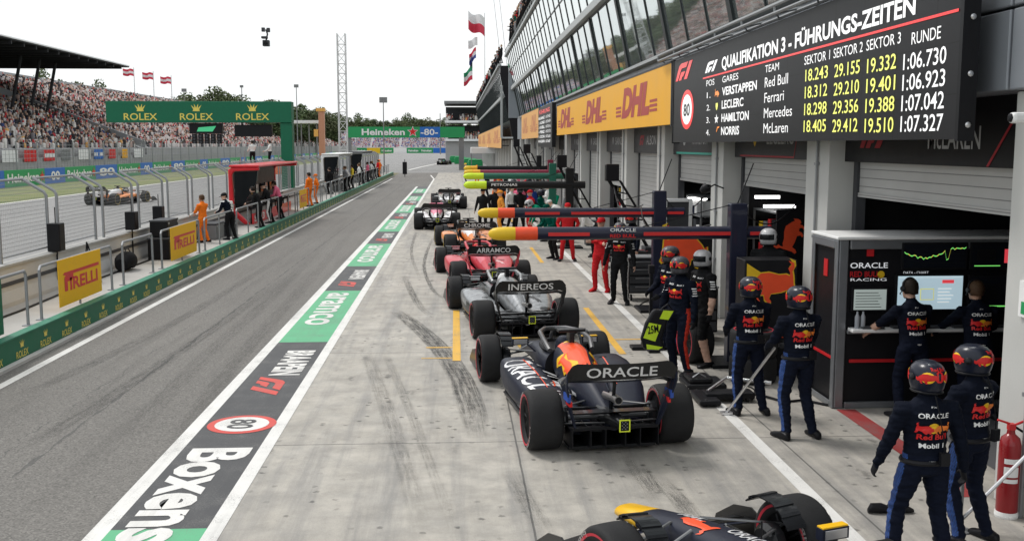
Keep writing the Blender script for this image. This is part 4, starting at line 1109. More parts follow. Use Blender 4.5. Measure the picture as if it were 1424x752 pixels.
        mb.loft([[ft + td * y + sd * math.copysign(abs(math.cos(a)) ** .7, math.cos(a)) * w + Vector((0, 0, h * .5 + h * .5 * math.copysign(abs(math.sin(a)) ** .6, math.sin(a)))) for a in np.linspace(0, 2 * math.pi, 14, endpoint=False)] for y, w, h in ((-.085, .02, .05), (-.07, .036, .085), (0, .042, .105), (.06, .046, .085), (.13, .050, .062), (.18, .042, .05), (.2, .018, .03))])
        mb.tube([ank, Vector((ank.x, ank.y, .05))], .044, 10)
        bones += [(ft + Vector((0, 0, .045)) - td * .05, ft + td * .17 + Vector((0, 0, .035)), .035, 'shoe')]
    me = mb.mesh("body", [])
    ob = bpy.data.objects.new("b", me); COL.objects.link(ob)
    bm = bmesh.new(); bm.from_mesh(me); bmesh.ops.recalc_face_normals(bm, faces=bm.faces); bm.to_mesh(me); bm.free()
    md = ob.modifiers.new("r", 'REMESH'); md.mode = 'VOXEL'; md.voxel_size = res; md.use_smooth_shade = True
    sm = ob.modifiers.new("s", 'SMOOTH'); sm.factor = .5; sm.iterations = 3 if res < .012 else 2
    dg = bpy.context.evaluated_depsgraph_get(); dg.update()
    out = bpy.data.meshes.new_from_object(ob.evaluated_get(dg)); bpy.data.objects.remove(ob); bpy.data.meshes.remove(me)
    n = len(out.polygons); cen = np.zeros(n * 3); out.polygons.foreach_get('center', cen); cen = cen.reshape(-1, 3)
    nor = np.zeros(n * 3); out.polygons.foreach_get('normal', nor); nor = nor.reshape(-1, 3)
    def dist(C):
        D = []
        for a, b, r, t in bones:
            a, b = np.array(a), np.array(b); ab = b - a; tt = np.clip(((C - a) @ ab) / max(1e-9, ab @ ab), 0, 1)
            D.append(np.linalg.norm(C - (a + tt[:, None] * ab), axis=1) - r)
        return np.array(D)
    D = dist(cen); w = D.argmin(0); tags = np.array([SLOTS.index(b[3]) for b in bones]); mi = tags[w]
    # belt and trouser waist
    tz = cen[:, 2]
    if not P.get('sit'):
        mi[(mi == 0) & (w == 0) & (tz < .99)] = 1
    # leg side stripe, sleeve accent
    mi[(mi == 9) & (np.abs(nor[:, 0]) > .80) & (np.sign(nor[:, 0]) == np.sign(cen[:, 0]))] = 10
    mi[np.isin(mi, (1,)) & (np.abs(nor[:, 0]) > .82) & (np.sign(nor[:, 0]) == np.sign(cen[:, 0]))] = 5
    shin = (mi == 9) & (np.abs(nor[:, 0]) > .86) & (np.sign(nor[:, 0]) == np.sign(cen[:, 0])); mi_s = shin
    hcN = np.array(hc); loc = (cen - hcN) @ np.array(Rm)
    for sg in (-1, 1):
        mi[(mi == 4) & (np.hypot(loc[:, 0] - sg * .032, (loc[:, 2] - .02) * 1.7) < .013) & (loc[:, 1] > .04)] = 6
    out.materials.clear()
    for s_ in SLOTS: out.materials.append(None)
    out.polygons.foreach_set('material_index', mi.astype(np.int32)); out.polygons.foreach_set('use_smooth', [True] * n)
    # folds in the cloth
    nv = len(out.vertices); co = np.zeros(nv * 3); out.vertices.foreach_get('co', co); co = co.reshape(-1, 3); vn = np.zeros(nv * 3); out.vertices.foreach_get('normal', vn); vn = vn.reshape(-1, 3)
    if res < .016:
        tv = tags[dist(co).argmin(0)]
        amp = np.where(np.isin(tv, (0, 1, 8, 9)), .010, 0.0)
        fo = np.array([noise.noise(Vector((p[0] * 9, p[1] * 9, p[2] * 22))) + .5 * noise.noise(Vector((p[0] * 25, p[1] * 25, p[2] * 40 + 7))) for p in co])
        co += vn * (amp * fo)[:, None]; out.vertices.foreach_set('co', co.ravel())
    out.update()
    _bodies[k] = (out, hc.copy(), lean * .6, mi_s)
    return _bodies[k]
def cloth(n, c, rough=.8): return pmat("cloth_" + n, c, rough, var=.15, scale=12, bump=.12, bscale=160, spec=.08)
SKIN = [pmat("skin_%d" % i, c, .55, var=.08, scale=20) for i, c in enumerate(((.55, .34, .25), (.42, .24, .16), (.62, .42, .32), (.2, .11, .07)))]
K_navy, K_navyl, K_black, K_red, K_orange, K_white, K_green, K_gold = cloth("navy", (.0055, .0075, .015)), cloth("navy_trousers", (.007, .0095, .02)), cloth("black", (.012, .012, .013)), cloth("red", (.52, .02, .025)), cloth("orange", (.85, .19, .02)), cloth("white", (.7, .7, .68)), cloth("green", (.0, .22, .12)), cloth("papaya", (.8, .32, .05))
K_grey, K_dgreen, K_blue, K_pink = cloth("grey", (.25, .25, .26)), cloth("dark_green", (.0, .07, .05)), cloth("blue", (.02, .06, .28)), cloth("pink", (.7, .15, .25))
# blue carbon weave side stripe
s = Sh("cloth_blue_weave"); X, Y, Z = s.xyz()
w = s.math('FRACT', s.math('MULTIPLY', s.math('ADD', s.math('ADD', Z, Y), s.math('MULTIPLY', s.math('ABSOLUTE', s.math('SUBTRACT', s.math('FRACT', s.math('MULTIPLY', Z, 22)), .5)), .03)), 55))
s.col(s.mix(s.math('LESS_THAN', w, .5), (.015, .075, .30), (.01, .02, .07))); s.rough(.7); K_weave = s.m
M_balac = cloth("balaclava", (.02, .02, .022)); M_balw = cloth("balaclava_white", (.72, .72, .72))
M_hel = pmat("crew_helmet_navy", (.012, .015, .028), .3, var=.3, coat=.12, spec=.3); M_helg = pmat("crew_helmet_grey", (.07, .07, .08), .4, var=.8, scale=16, coat=.1, spec=.3); M_helw = pmat("crew_helmet_white", (.42, .42, .43), .35, var=.75, scale=7, coat=.2)
M_hred, M_hyel = pmat("helmet_red", (.65, .02, .02), .35), pmat("helmet_yellow", (.85, .5, .02), .35)
HAIR = [pmat("hair_%d" % i, c, .6, var=.3, scale=40) for i, c in enumerate(((.02, .014, .01), (.08, .045, .025), (.25, .16, .07)))]
_hm = {}
def helmet_mesh():
    if 'h' not in _hm:
        mb = MB(); n = 32; rings = []
        for z, r in ((-.135, .085), (-.13, .112), (-.10, .126), (-.05, .136), (0, .14), (.045, .136), (.085, .12), (.115, .095), (.135, .06), (.142, .02)):
            rings.append([(math.cos(2 * math.pi * k / n) * r * .93, math.sin(2 * math.pi * k / n) * r * 1.12 - .005, z) for k in range(n)])
        mb.loft(rings, 0)
        mb.m = [1 if (sum(mb.v[i][1] for i in f) / len(f) > .085 and -.06 < sum(mb.v[i][2] for i in f) / len(f) < .06) else 0 for f in mb.f]
        for sg in (-1, 1): mb.lathe([(.0, .128), (.03, .128), (.034, .134), (.03, .14), (0, .142)], 14, 2, Matrix.Scale(sg, 4, (1, 0, 0)), 'x')
        mb.tube([(math.cos(t) * .107, math.sin(t) * .128 - .005, -.132) for t in np.linspace(0, 2 * math.pi, 25)], .012, 6, 2, caps=False)
        _hm['h'] = mb.mesh("helmet", [None] * 3, True)
        bm = bmesh.new(); bm.from_mesh(_hm['h']); bmesh.ops.recalc_face_normals(bm, faces=bm.faces); bm.to_mesh(_hm['h']); bm.free()
        d = MB(); bv = bvh_of([_hm['h']])
        for ang in (-32, 32, 180 - 40, 180 + 40):
            a = R(ang); o = Vector((math.sin(a) * .4, -math.cos(a) * .4, .01)); uu = Vector((math.cos(a), math.sin(a), 0)); fl = 1 if ang > 0 and ang < 90 or ang > 180 else -1
            decal_shape(d, [(math.cos(t), math.sin(t)) for t in np.linspace(0, 6.28, 14, endpoint=False)], o, uu, (0, 0, 1), .055, .05, bv, 1, .003, .02)
            decal_shape(d, BULL, o, uu, (0, 0, 1), .085 * fl, .075, bv, 0, .005, .02)
        decal_text(d, "Red Bull", (0, -.4, .07), (1, 0, 0), (0, 0, 1), .03, bv, 0, .11, .02, 0, 'c', .004, .03)
        _hm['d'] = d.mesh("helmet_print", [M_hred, M_hyel], False)
        # short hair cap
        h = MB(); rings = []
        for z, r, y0 in ((-.07, .07, -.03), (-.02, .082, -.012), (.03, .086, -.012), (.075, .079, -.014), (.108, .06, -.015), (.128, .025, -.015)):
            rings.append([(math.cos(t) * r, y0 + min(math.sin(t) * r * 1.24, .055 + z * .35 if z < .07 else 9) , z + .01 * noise.noise(Vector((math.cos(t) * 5, math.sin(t) * 5, z * 30)))) for t in np.linspace(0, 2 * math.pi, 24, endpoint=False)])
        h.loft(rings); _hm['hair'] = h.mesh("hair", [None], True)
        c = MB(); rings = []
        for z, r in ((.015, .086), (.05, .087), (.09, .078), (.118, .055), (.132, .02)):
            rings.append([(math.cos(t) * r, -.008 + math.sin(t) * r * 1.22, z) for t in np.linspace(0, 2 * math.pi, 24, endpoint=False)])
        c.loft(rings); c.prism([(math.cos(t) * .075, .07 + math.sin(t) * .115) for t in np.linspace(0, math.pi, 12)], .016, .026)
        _hm['cap'] = c.mesh("cap", [None], True)
        e = MB(); e.tube([(math.cos(t) * .092, -.01, .03 + math.sin(t) * .11) for t in np.linspace(0, math.pi, 13)], .012, 6)
        for sg in (-1, 1): e.lathe([(0, .072), (.036, .074), (.04, .09), (.03, .104), (0, .106)], 14, 0, Matrix.Scale(sg, 4, (1, 0, 0)), 'x')
        e.tube([(-.09, .0, -.02), (-.085, .06, -.07), (-.04, .1, -.085)], .006, 5)
        _hm['headset'] = e.mesh("headset", [M_black], False)
    return _hm
def back_print(me, kind):
    key = ('bp', id(me), kind)
    if key in _hm: return _hm[key]
    bv = bvh_of([me]); d = MB(); u_, v_ = (1, 0, 0), (0, 0, 1); o = lambda x, z: (x, -.6, z)
    if kind == 'crew':
        decal_text(d, "ORACLE", o(0, 1.372), u_, v_, .042, bv, 0, .235, .02, 0, 'c', .005)
        decal_shape(d, [(math.cos(t), math.sin(t)) for t in np.linspace(0, 6.28, 16, endpoint=False)], o(0, 1.285), u_, v_, .045, .045, bv, 2, .004, .03)
        for sg in (-1, 1): decal_shape(d, BULL, o(sg * .062, 1.28), u_, v_, -.065 * sg, .062, bv, 1 if sg < 0 else 3, .007, .03)
        decal_text(d, "Red Bull", o(0, 1.19), u_, v_, .046, bv, 1, .225, .03, 0, 'c', .005)
        decal_text(d, "Mobil 1", o(0, 1.115), u_, v_, .04, bv, 0, .185, .03, 0, 'c', .005)
        decal_text(d, "FX", o(0, 1.455), u_, v_, .016, bv, 0, .04, .0, 0, 'c', .004)
        decal_text(d, "VISA", o(0, .99), u_, v_, .018, bv, 0, .05, .02, 0, 'c', .005)
    elif kind == 'front':
        u2 = (-1, 0, 0); f2 = lambda x, z: (x, .7, z)
        decal_shape(d, [(math.cos(t), math.sin(t)) for t in np.linspace(0, 6.28, 16, endpoint=False)], f2(0, 1.30), u2, v_, .04, .04, bv, 2, .004, .03)
        for sg in (-1, 1): decal_shape(d, BULL, f2(sg * .055, 1.295), u2, v_, .06 * sg, .06, bv, 1, .007, .03)
        decal_text(d, "Red Bull", f2(0, 1.2), u2, v_, .04, bv, 1, .2, .03, 0, 'c', .005)
        decal_text(d, "ORACLE", f2(.07, 1.4), u2, v_, .025, bv, 0, .1, .02, 0, 'c', .005); decal_text(d, "Mobil 1", f2(-.08, 1.39), u2, v_, .022, bv, 0, .09, .02, 0, 'c', .005)
        for sg in (-1, 1):
            for k in range(4): decal_shape(d, [(-1, -1), (1, -1), (1, 1), (-1, 1)], (sg * .8, .02, 1.36 - .035 * k), (0, sg, 0), v_, .03, .008, bv, 0, .005, .03)
    _hm[key] = d.mesh("back_print", [M_white, M_hred, M_hyel, pmat("print_orange", (.85, .22, .03), .6)], False)
    return _hm[key]
def person(label, loc, deg, pose='stand', top=K_navy, bottom=None, hand=None, shoe=M_black, head=None, stripe=None, forearm=None, shin=None, h=1.8, res=.014, helm=None, hat=None, hatmat=None, headset=False, bp=None, group=None, skin=0, turn=0, accent=None):
    me, hc, hl, _ = body_mesh(pose, res)
    t = thing("person", label, "person", loc, R(deg), group); t.scale = (h / 1.8 * 1.14, h / 1.8 * 1.14, h / 1.8)
    b = link("body", me, t)
    bottom = bottom or top
    sl = dict(top=top, bottom=bottom, hand=hand or SKIN[skin], shoe=shoe, head=head or SKIN[skin], stripe=stripe or bottom, eye=M_black, accent=accent or top, forearm=forearm or top, shin=shin or bottom, belt=(stripe or bottom) if shin is None else shin)
    for i, s_ in enumerate(SLOTS):
        b.material_slots[i].link = 'OBJECT'; b.material_slots[i].material = sl[s_]
    hm = helmet_mesh(); Mh = Matrix.Translation(hc) @ Matrix.Rotation(-hl, 4, 'X') @ Matrix.Rotation(R(turn), 4, 'Z')
    if helm:
        o = link("helmet", hm['h'], t); o.matrix_local = Mh @ Matrix.Translation((0, 0, .0)) @ Matrix.Scale(.94, 4)
        for i, m in enumerate((helm, M_glassd, M_black)): o.material_slots[i].link = 'OBJECT'; o.material_slots[i].material = m
        if res < .016 and helm is not M_helw: link("helmet_print", hm['d'], o)
    elif hat in ('hair', 'cap'):
        o = link(hat, hm[hat], t); o.matrix_local = Mh; o.material_slots[0].link = 'OBJECT'; o.material_slots[0].material = hatmat or (HAIR[skin % 3] if hat == 'hair' else top)
    if headset: o = link("headset", hm['headset'], t); o.matrix_local = Mh
    if bp == 'crew' and helm:
        mb = MB(); bx_ = .07 if int(loc[1] * 10) % 2 else -.06
        mb.box(bx_ - .035, bx_ + .035, -.185, -.145, .98, 1.09); mb.tube([(bx_, -.165, 1.09), (bx_ * .8, -.17, 1.2), (bx_ * .3, -.15, 1.42), (0, -.12, 1.56)], .005, 5)
        mb.build("radio_pack", M_black, t, bevel=.006)
        mb = MB(); mb.tube([(math.cos(a) * .172, -.004 + math.sin(a) * .127, .985) for a in np.linspace(0, 2 * math.pi, 25)], .017, 6, caps=False, flat=1.3); mb.build("belt", M_black, t, True)
    if bp: link("back_print", back_print(me, bp), t)
    return t
G = lambda px, py, z=0.0: tuple(at(px, py, z))
RB = dict(top=K_navy, bottom=K_navyl, hand=M_balac, head=M_balac, stripe=K_weave, shoe=M_black)
crew = "pit crew in front of the garages"
person("mechanic in navy suit and helmet seen from behind, left of the mechanic with the pole", (3.93, 13.3, 0), 6, 'hold', res=.009, h=1.83, helm=M_hel, bp='crew', group=crew, turn=14, **RB)
person("mechanic in navy suit and helmet holding a pole in front of the pit console", (4.20, 12.15, 0), 14, 'hold', res=.009, h=1.86, helm=M_hel, bp='crew', group=crew, turn=10, **RB)
person("foreground mechanic seen from behind with gloved left hand hanging free", (3.93, 8.15, 0), 2, 'wide', res=.008, h=1.79, helm=M_hel, bp='crew', group=crew, turn=8, **RB)
person("foreground mechanic turned left beside the fire extinguisher", (4.64, 8.75, 0), 28, 'hold', res=.008, h=1.80, helm=M_hel, bp='crew', group=crew, turn=20, **RB)
person("engineer in navy shirt and headset with bare forearms at the pit console", (6.02, 12.95, 0), 8, 'reach', res=.010, h=1.83, hat='hair', headset=True, bp='crew', group=crew, turn=4, top=K_navy, bottom=K_navyl, forearm=SKIN[0], shoe=M_black)
person("engineer at the far right screens of the pit console, half behind the pillar", (6.90, 12.95, 0), 0, 'reach', res=.010, h=1.80, hat='hair', headset=True, bp='crew', group=crew, top=K_navy, bottom=K_navyl, skin=1)
person("mechanic in balaclava facing the queue beside a yellow and black bag", (3.52, 15.75, 0), 128, 'stand', res=.010, h=1.84, helm=M_helg, bp='front', group=crew, turn=10, top=K_navy, bottom=K_navyl, hand=M_balac, head=M_balac, stripe=cloth("red_stripe", (.6, .05, .03)))
person("mechanic in navy suit and grey helmet standing half hidden behind the balaclava mechanic", (3.72, 17.4, 0), 120, 'hold', res=.012, h=1.84, helm=M_helg, bp='front', group=crew, **RB)
person("crew member in black shorts and short sleeves with a white helmet", (4.03, 16.35, 0), 110, 'stand', res=.010, h=1.88, helm=M_helw, bp='front', group=crew, turn=25, top=K_black, bottom=K_black, forearm=SKIN[0], shin=SKIN[0], hand=M_balac)
person("mechanic in white helmet standing on a case behind the bull panel", (5.05, 16.2, .42), 150, 'stand', res=.012, h=1.82, helm=M_helw, group=crew, top=K_black, bottom=K_black, head=M_balac)
person("mechanic in red overalls with folded arms beside the first boom", (3.58, 24.9, 0), 150, 'crossed', res=.012, h=1.82, hat='cap', hatmat=K_red, top=K_red, shoe=K_red, group=crew)
person("mechanic in red overalls standing behind the second boom", (3.48, 31.6, 0), 170, 'hips', res=.014, h=1.8, hat='cap', hatmat=K_red, top=K_red, group=crew)
person("crew member in black trousers with white trim next to the red overalls", (3.72, 22.9, 0), 160, 'stand', res=.012, h=1.84, helm=M_helg, bp='front', top=K_black, stripe=K_white, group=crew)
person("crew member in dark green leaning on a broom by the yellow box line", (3.1, 32.2, 0), 120, 'lean', res=.014, h=1.78, hat='cap', hatmat=K_dgreen, top=K_dgreen, bottom=K_black, group=crew)
person("crew member in black walking between the booms beside the queue", (1.72, 44.6, 0), 190, 'walk', res=.014, h=1.78, hat='cap', hatmat=K_black, top=K_black, group=crew)
person("crew member in dark blue standing by the garage pillar behind the trolley", (4.6, 26.5, 0), 120, 'stand', res=.014, h=1.8, helm=M_helg, top=K_navy, group=crew)
person("crew member with white top bending over kit in front of the second boom", (4.5, 33.0, 0), 100, 'bend', res=.014, h=1.8, hat='cap', hatmat=K_white, top=K_white, bottom=K_black, group=crew)
person("crew member in green kneeling over equipment under the black boom", (3.4, 38.5, 0), 100, 'bend', res=.014, h=1.8, helm=M_helw, top=K_green, bottom=K_dgreen, group=crew)
person("crew member in white overalls crouching by the garage tools", (4.1, 38.0, 0), 60, 'bend', res=.014, h=1.8, hat='cap', hatmat=K_white, top=K_white, bottom=K_black, group=crew)
# crew under the far booms
far = [("orange overalls standing under the black boom", K_gold, K_gold, 1.85, 42.0, 'hips', 'cap'), ("black kit at the tip of the black boom", K_black, K_black, 1.15, 42.6, 'stand', 'cap'), ("white shirt and dark trousers behind orange overalls", K_white, K_black, 2.4, 44, 'stand', 'hair'),
       ("bright red overalls under the black boom", K_red, K_red, 3.05, 41.6, 'stand', 'cap'), ("black suit between red and white suits", K_black, K_black, 2.75, 43.5, 'hold', 'helm'), ("dark green suit beside the bright red overalls", K_dgreen, K_dgreen, 3.55, 42.5, 'crossed', 'helm'),
       ("green overalls near the garage stairs", K_green, K_green, 4.2, 43.6, 'hold', 'helm'), ("grey suit near the garage stairs", K_grey, K_black, 4.6, 41, 'stand', 'hair'), ("navy suit in the second row under the boom", K_navy, K_navy, 2.1, 46, 'stand', 'helm'),
       ("pink shirt in the second row under the boom", K_pink, K_black, 2.9, 47.2, 'hips', 'hair'), ("blue suit in the second row under the boom", K_blue, K_navy, 3.6, 48, 'stand', 'helm'), ("white overalls in the second row under the boom", K_white, K_white, 4.3, 47.5, 'crossed', 'cap'),
       ("orange overalls under the maroon boom", K_orange, K_orange, 2.3, 54, 'stand', 'cap'), ("maroon and red suit under the maroon boom", K_red, K_black, 3.1, 55, 'hold', 'helm'), ("black suit under the maroon boom", K_black, K_black, 3.9, 54, 'stand', 'helm'),
       ("light grey shirt under the maroon boom", K_grey, K_black, 4.6, 56, 'stand', 'hair'), ("green shirt under the farthest boom", K_green, K_black, 2.6, 62, 'stand', 'cap'), ("white shirt under the farthest boom", K_white, K_grey, 3.5, 63, 'hips', 'hair'),
       ("red shirt under the farthest boom", K_red, K_black, 4.3, 62, 'stand', 'cap'), ("navy shirt beyond the farthest boom", K_navy, K_navy, 2.2, 70, 'stand', 'hair'), ("red shirt beyond the farthest boom", K_red, K_red, 3.0, 72, 'stand', 'cap'),
       ("black shirt beyond the farthest boom", K_black, K_black, 3.7, 71, 'hips', 'hair'), ("pink shirt beyond the farthest boom", K_pink, K_grey, 4.4, 73, 'stand', 'hair'), ("dark red shirt by the far garages", K_red, K_black, 2.6, 84, 'stand', 'cap'), ("white shirt by the far garages", K_white, K_black, 3.4, 86, 'stand', 'hair'),
       ("blue shirt by the far garages", K_blue, K_black, 4.1, 83, 'hips', 'hair'), ("orange vest by the far garages", K_orange, K_orange, 1.9, 92, 'stand', 'cap'), ("yellow top by the green pit barrier", pmat("cloth_yellow", (.8, .6, .05), .8), K_black, 1.0, 99, 'stand', 'cap')]
for i, (d, tp, bt, x, y, po, ht) in enumerate(far):
    person("crew member in " + d, (x, y, 0), 90 + (i * 67) % 180, po, res=.022, h=1.74 + (i * 7 % 5) * .03, top=tp, bottom=bt, helm=(M_helw, M_helg, M_hel)[i % 3] if ht == 'helm' else None, hat=None if ht == 'helm' else ht, hatmat=None if ht == 'hair' else tp, group="crew under the far booms", skin=i % 3)
# ---- pit wall side
WZ = .415
wall = "people along the pit wall"
def pw(label, px, py, deg, pose, h=1.72, **kw):
    p = at(px, py, WZ); person(label, (min(p.x, -7.65), p.y, WZ), deg, pose, h=h, res=kw.pop('res', .014), group=wall, **kw)
pw("marshal in orange overalls and white sleeves standing by the near rail", 283, 337, 65, 'hold', h=1.55, top=K_orange, bottom=K_orange, forearm=K_white, hat='hair', skin=1, hand=SKIN[1])
pw("person in white shirt with dark trousers left of the red pit stand", 321, 333, 55, 'lean', h=1.6, top=K_white, bottom=K_black, hat='hair')
pw("person in dark navy jacket leaning beside the red pit stand", 335, 333, 60, 'lean', h=1.58, top=K_navy, bottom=K_black, hat='cap', hatmat=K_black)
pw("team member in black sitting at the near end of the red pit stand", 369, 316, 85, 'lean', h=1.6, top=K_black, hat='hair', headset=True)
pw("team member in black with white trim in the middle of the red pit stand", 383, 310, 85, 'lean', h=1.65, top=K_black, stripe=K_white, hat='cap', hatmat=K_black)
pw("team member in black and pink at the far end of the red pit stand", 397, 304, 85, 'lean', h=1.65, top=K_pink, bottom=K_black, hat='hair')
pw("marshal in orange with white helmet at the middle of the rail", 437, 287, 70, 'stand', h=1.75, top=K_orange, hat='hair', forearm=K_orange)
pw("second marshal in orange with yellow collar touching the first one", 444, 283, 100, 'hips', h=1.6, top=K_orange, hat='cap', hatmat=K_orange)
rail = [("black jacket beside the white pit stand", K_black, 459, 270), ("grey top beside the white pit stand", K_grey, 480, 266), ("white top watching by the white pit stand", K_white, 487, 264), ("yellow and black top by the rail", pmat("cloth_yellow", (.8, .6, .05), .8), 493, 262),
        ("white shirt between the two far pit stands", K_white, 503, 258), ("black shirt between the two far pit stands", K_black, 509, 256), ("pink top at the dark far pit stand", K_pink, 516, 253), ("white top at the dark far pit stand", K_white, 522, 251), ("dark coat at the end of the rail", K_black, 530, 249), ("red shirt at the end of the rail", K_red, 535, 247)]
for i, (d, c, px, py) in enumerate(rail):
    pw("spectating team member in " + d, px, py, 60 + (i * 53) % 60, ('stand', 'hips', 'lean')[i % 3], res=.022, top=c, bottom=K_black, hat='hair', skin=i % 3)
pw("marshal in orange leaning at the far end of the pit wall", 545, 246, 80, 'hips', res=.022, top=K_orange, hat='cap', hatmat=K_orange)
pw("second marshal in orange at the far end of the pit wall", 550, 246.5, 120, 'stand', res=.022, top=K_orange, bottom=K_orange, hat='cap', hatmat=K_orange)
# photographers on the scaffold behind the wall
# ---- spectators on the roof terraces
protos = {}
sp_cols = [(K_black, K_black), (K_navy, K_black), (K_grey, K_black), (K_black, K_black), (K_white, K_grey), (K_dgreen, K_black), (K_red, K_black)]
def spectator(x, y, z, i, group, label):
    k = i % 9
    if k not in protos:
        t = person(label, (x, y, z), 90, ('stand', 'hips', 'crossed')[k % 3], res=.03, top=sp_cols[(k * 3) % 7][0], bottom=sp_cols[k % 7][1], hat=('hair', 'cap')[k % 2], hatmat=None if k % 2 == 0 else sp_cols[k % 7][0], skin=k % 3)
        protos[k] = t
    else:
        t = copy_tree(protos[k]); t.location = (x, y, z); t['label'] = label
    t['group'] = group; t.rotation_euler = (0, 0, R(60 + (i * 37) % 60)); t.scale = (1.0 * (.94 + (i * 13 % 7) * .02),) * 3
    return t
n = 0
for y in np.arange(50, 83, .62):
    spectator(4.42 + .2 * ((n * 7) % 5) / 4, y + .2 * math.sin(n * 2.1), 11.42, n, "spectators along the roof of the long pit building", "spectator leaning at the roof rail of the long pit building"); n += 1
for y in np.arange(52, 83, .9):
    spectator(5.0, y, 11.75, n, "spectators along the roof of the long pit building", "spectator leaning at the roof rail of the long pit building"); n += 1
for y in np.arange(101, 210, 1.9):
    spectator(4.4 + .2 * ((n * 7) % 5) / 4, y, 11.5, n, "spectators along the roof of the far pit building", "spectator at the roof rail of the far pit building"); n += 1
# ================================================================== PIT GANTRY BOOMS
def boom(label, tipx, y, postx, z, r, tipm, m1, m2, textd=None, post_top=2.67, stripes_=()):
    t = thing("pit_boom", label, "pit boom", (postx, y, 0), 0, "overhead booms of the pit crews"); W = world_parts(t)
    mb = MB(); mb.tube([(tipx + .75, y, z), (postx + .55, y, z)], r, 20); W("beam", mb, m1, smooth=True)
    mb = MB(); mb.lathe([(.0, -.02), (.05, .0), (.085 * r / .1, .06), (1.0 * r, .14), (1.06 * r, .26), (1.04 * r, .4), (1.0 * r, .42)], 20, 0, Matrix.Translation((tipx, y, z)), 'x')
    mb.lathe([(1.03 * r, .421), (1.05 * r, .55), (1.05 * r, .76), (1.02 * r, .78)], 20, 1, Matrix.Translation((tipx, y, z)), 'x')
    W("tip", mb, [tipm, m2], smooth=True)
    mb = MB()
    for a, b in stripes_: mb.box(tipx + a, tipx + b, y - r - .006, y - r + .03, z - r * .32, z + r * .22)
    if mb.v: W("stripe", mb, pmat("boom_red_stripe", (.65, .03, .03), .4))
    if textd:
        mt = MB()
        for tx, x, dz, H, Wd, mi in textd: mt.text(tx, (tipx + x, y - r - .012, z + dz), (1, 0, 0), (0, 0, 1), H, Wd, mi, .015, 0, 0)
        W("lettering", mt, [M_white, M_hred], fix=False)
    mb = MB(); mb.box(postx - .14, postx + .14, y - .12, y + .12, 0, post_top); W("post", mb, m1, bevel=.02)
    mb = MB(); mb.box(postx - .45, postx + .45, y - .4, y + .4, 0, .06); W("base", mb, M_black, bevel=.01)
    mb = MB(); mb.tube([(postx, y, post_top), (postx + .3, y + .2, 3.3)], .012, 5); mb.tube([(tipx + 2.5, y, z + r), (postx, y, post_top)], .008, 5); W("cable", mb, M_black)
    return t
B_navy = pmat("boom_navy", (.018, .02, .04), .38, coat=.3); B_blk = pmat("boom_black", (.014, .014, .015), .4); B_mar = pmat("boom_maroon", (.22, .02, .05), .4); B_grn = pmat("boom_green", (.015, .12, .08), .4)
M_neon = pmat("neon_yellow_paint", (.6, .82, .03), .5); M_flame = pmat("boom_flame_red", (.85, .09, .03), .4)
boom("near navy boom with yellow and red nose and wordmark above the queue", .54, 16.45, 4.60, 2.18, .105, M_yellow, B_navy, M_flame, [("ORACLE", 1.95, .035, .055, .42, 0), ("RED BULL", 1.95, -.06, .055, .42, 1)], 2.66, [(.95, 1.62), (2.5, 4.05), (4.25, 4.6)])
boom("second navy boom with yellow and red nose behind the near one", .49, 22.0, 4.42, 2.15, .105, M_yellow, B_navy, M_flame, None, 2.62, [(1.0, 1.75), (2.0, 3.8), (4.1, 4.45)])
boom("black boom with neon yellow nose, nearer of the two", .30, 35.8, 4.0, 2.22, .13, M_neon, B_blk, M_neon, [("PETRONAS", .95, -.03, .09, .9, 0)], 2.8)
boom("green boom with neon yellow nose behind the black one", .32, 40.0, 3.8, 2.4, .12, M_neon, B_grn, M_neon, None, 2.9)
boom("maroon boom with orange nose", .42, 49.5, 4.6, 2.28, .14, M_yellow, B_mar, M_dhl, None, 2.9)
boom("farthest black boom with orange nose", .5, 60, 4.9, 2.25, .15, M_yellow, B_blk, M_dhl, None, 3.0)
# equipment towers beside the far booms
def gantry_tower(label, x, y, h):
    t = thing("equipment_gantry", label, "gantry", (x, y, 0), 0, "black equipment gantries beside the garages"); W = world_parts(t)
    mb = MB(); mb.tube([(x - .2, y, h), (x + .9, y, .9)], .05, 6); mb.tube([(x + .15, y, h - .1), (x + 1.25, y, .9)], .035, 6)
    for k in range(5): 
        f = k / 5; mb.tube([(x - .2 + 1.1 * f, y, h - (h - .9) * f), (x + .15 + 1.1 * f, y, h - .1 - (h - 1.0) * f)], .018, 5)
    W("arm", mb, M_black)
    mb = MB(); mb.box(x - .25, x + .1, y - .15, y + .15, h - .1, h + .35); W("control_box", mb, M_black, bevel=.02)
    mb = MB(); mb.box(x + .8, x + 1.3, y - .3, y + .3, 0, .9); W("cabinet", mb, M_dgrey, bevel=.02)
    return t
gantry_tower("black lattice arm leaning from the garage beside the black boom", 3.9, 36.8, 2.9)
gantry_tower("slim black equipment arm between the near booms", 4.25, 27.2, 2.75)
gantry_tower("black camera arm above the maroon boom", 3.6, 50.5, 3.3)
gantry_tower("black camera arm above the farthest boom", 3.7, 61, 3.6)

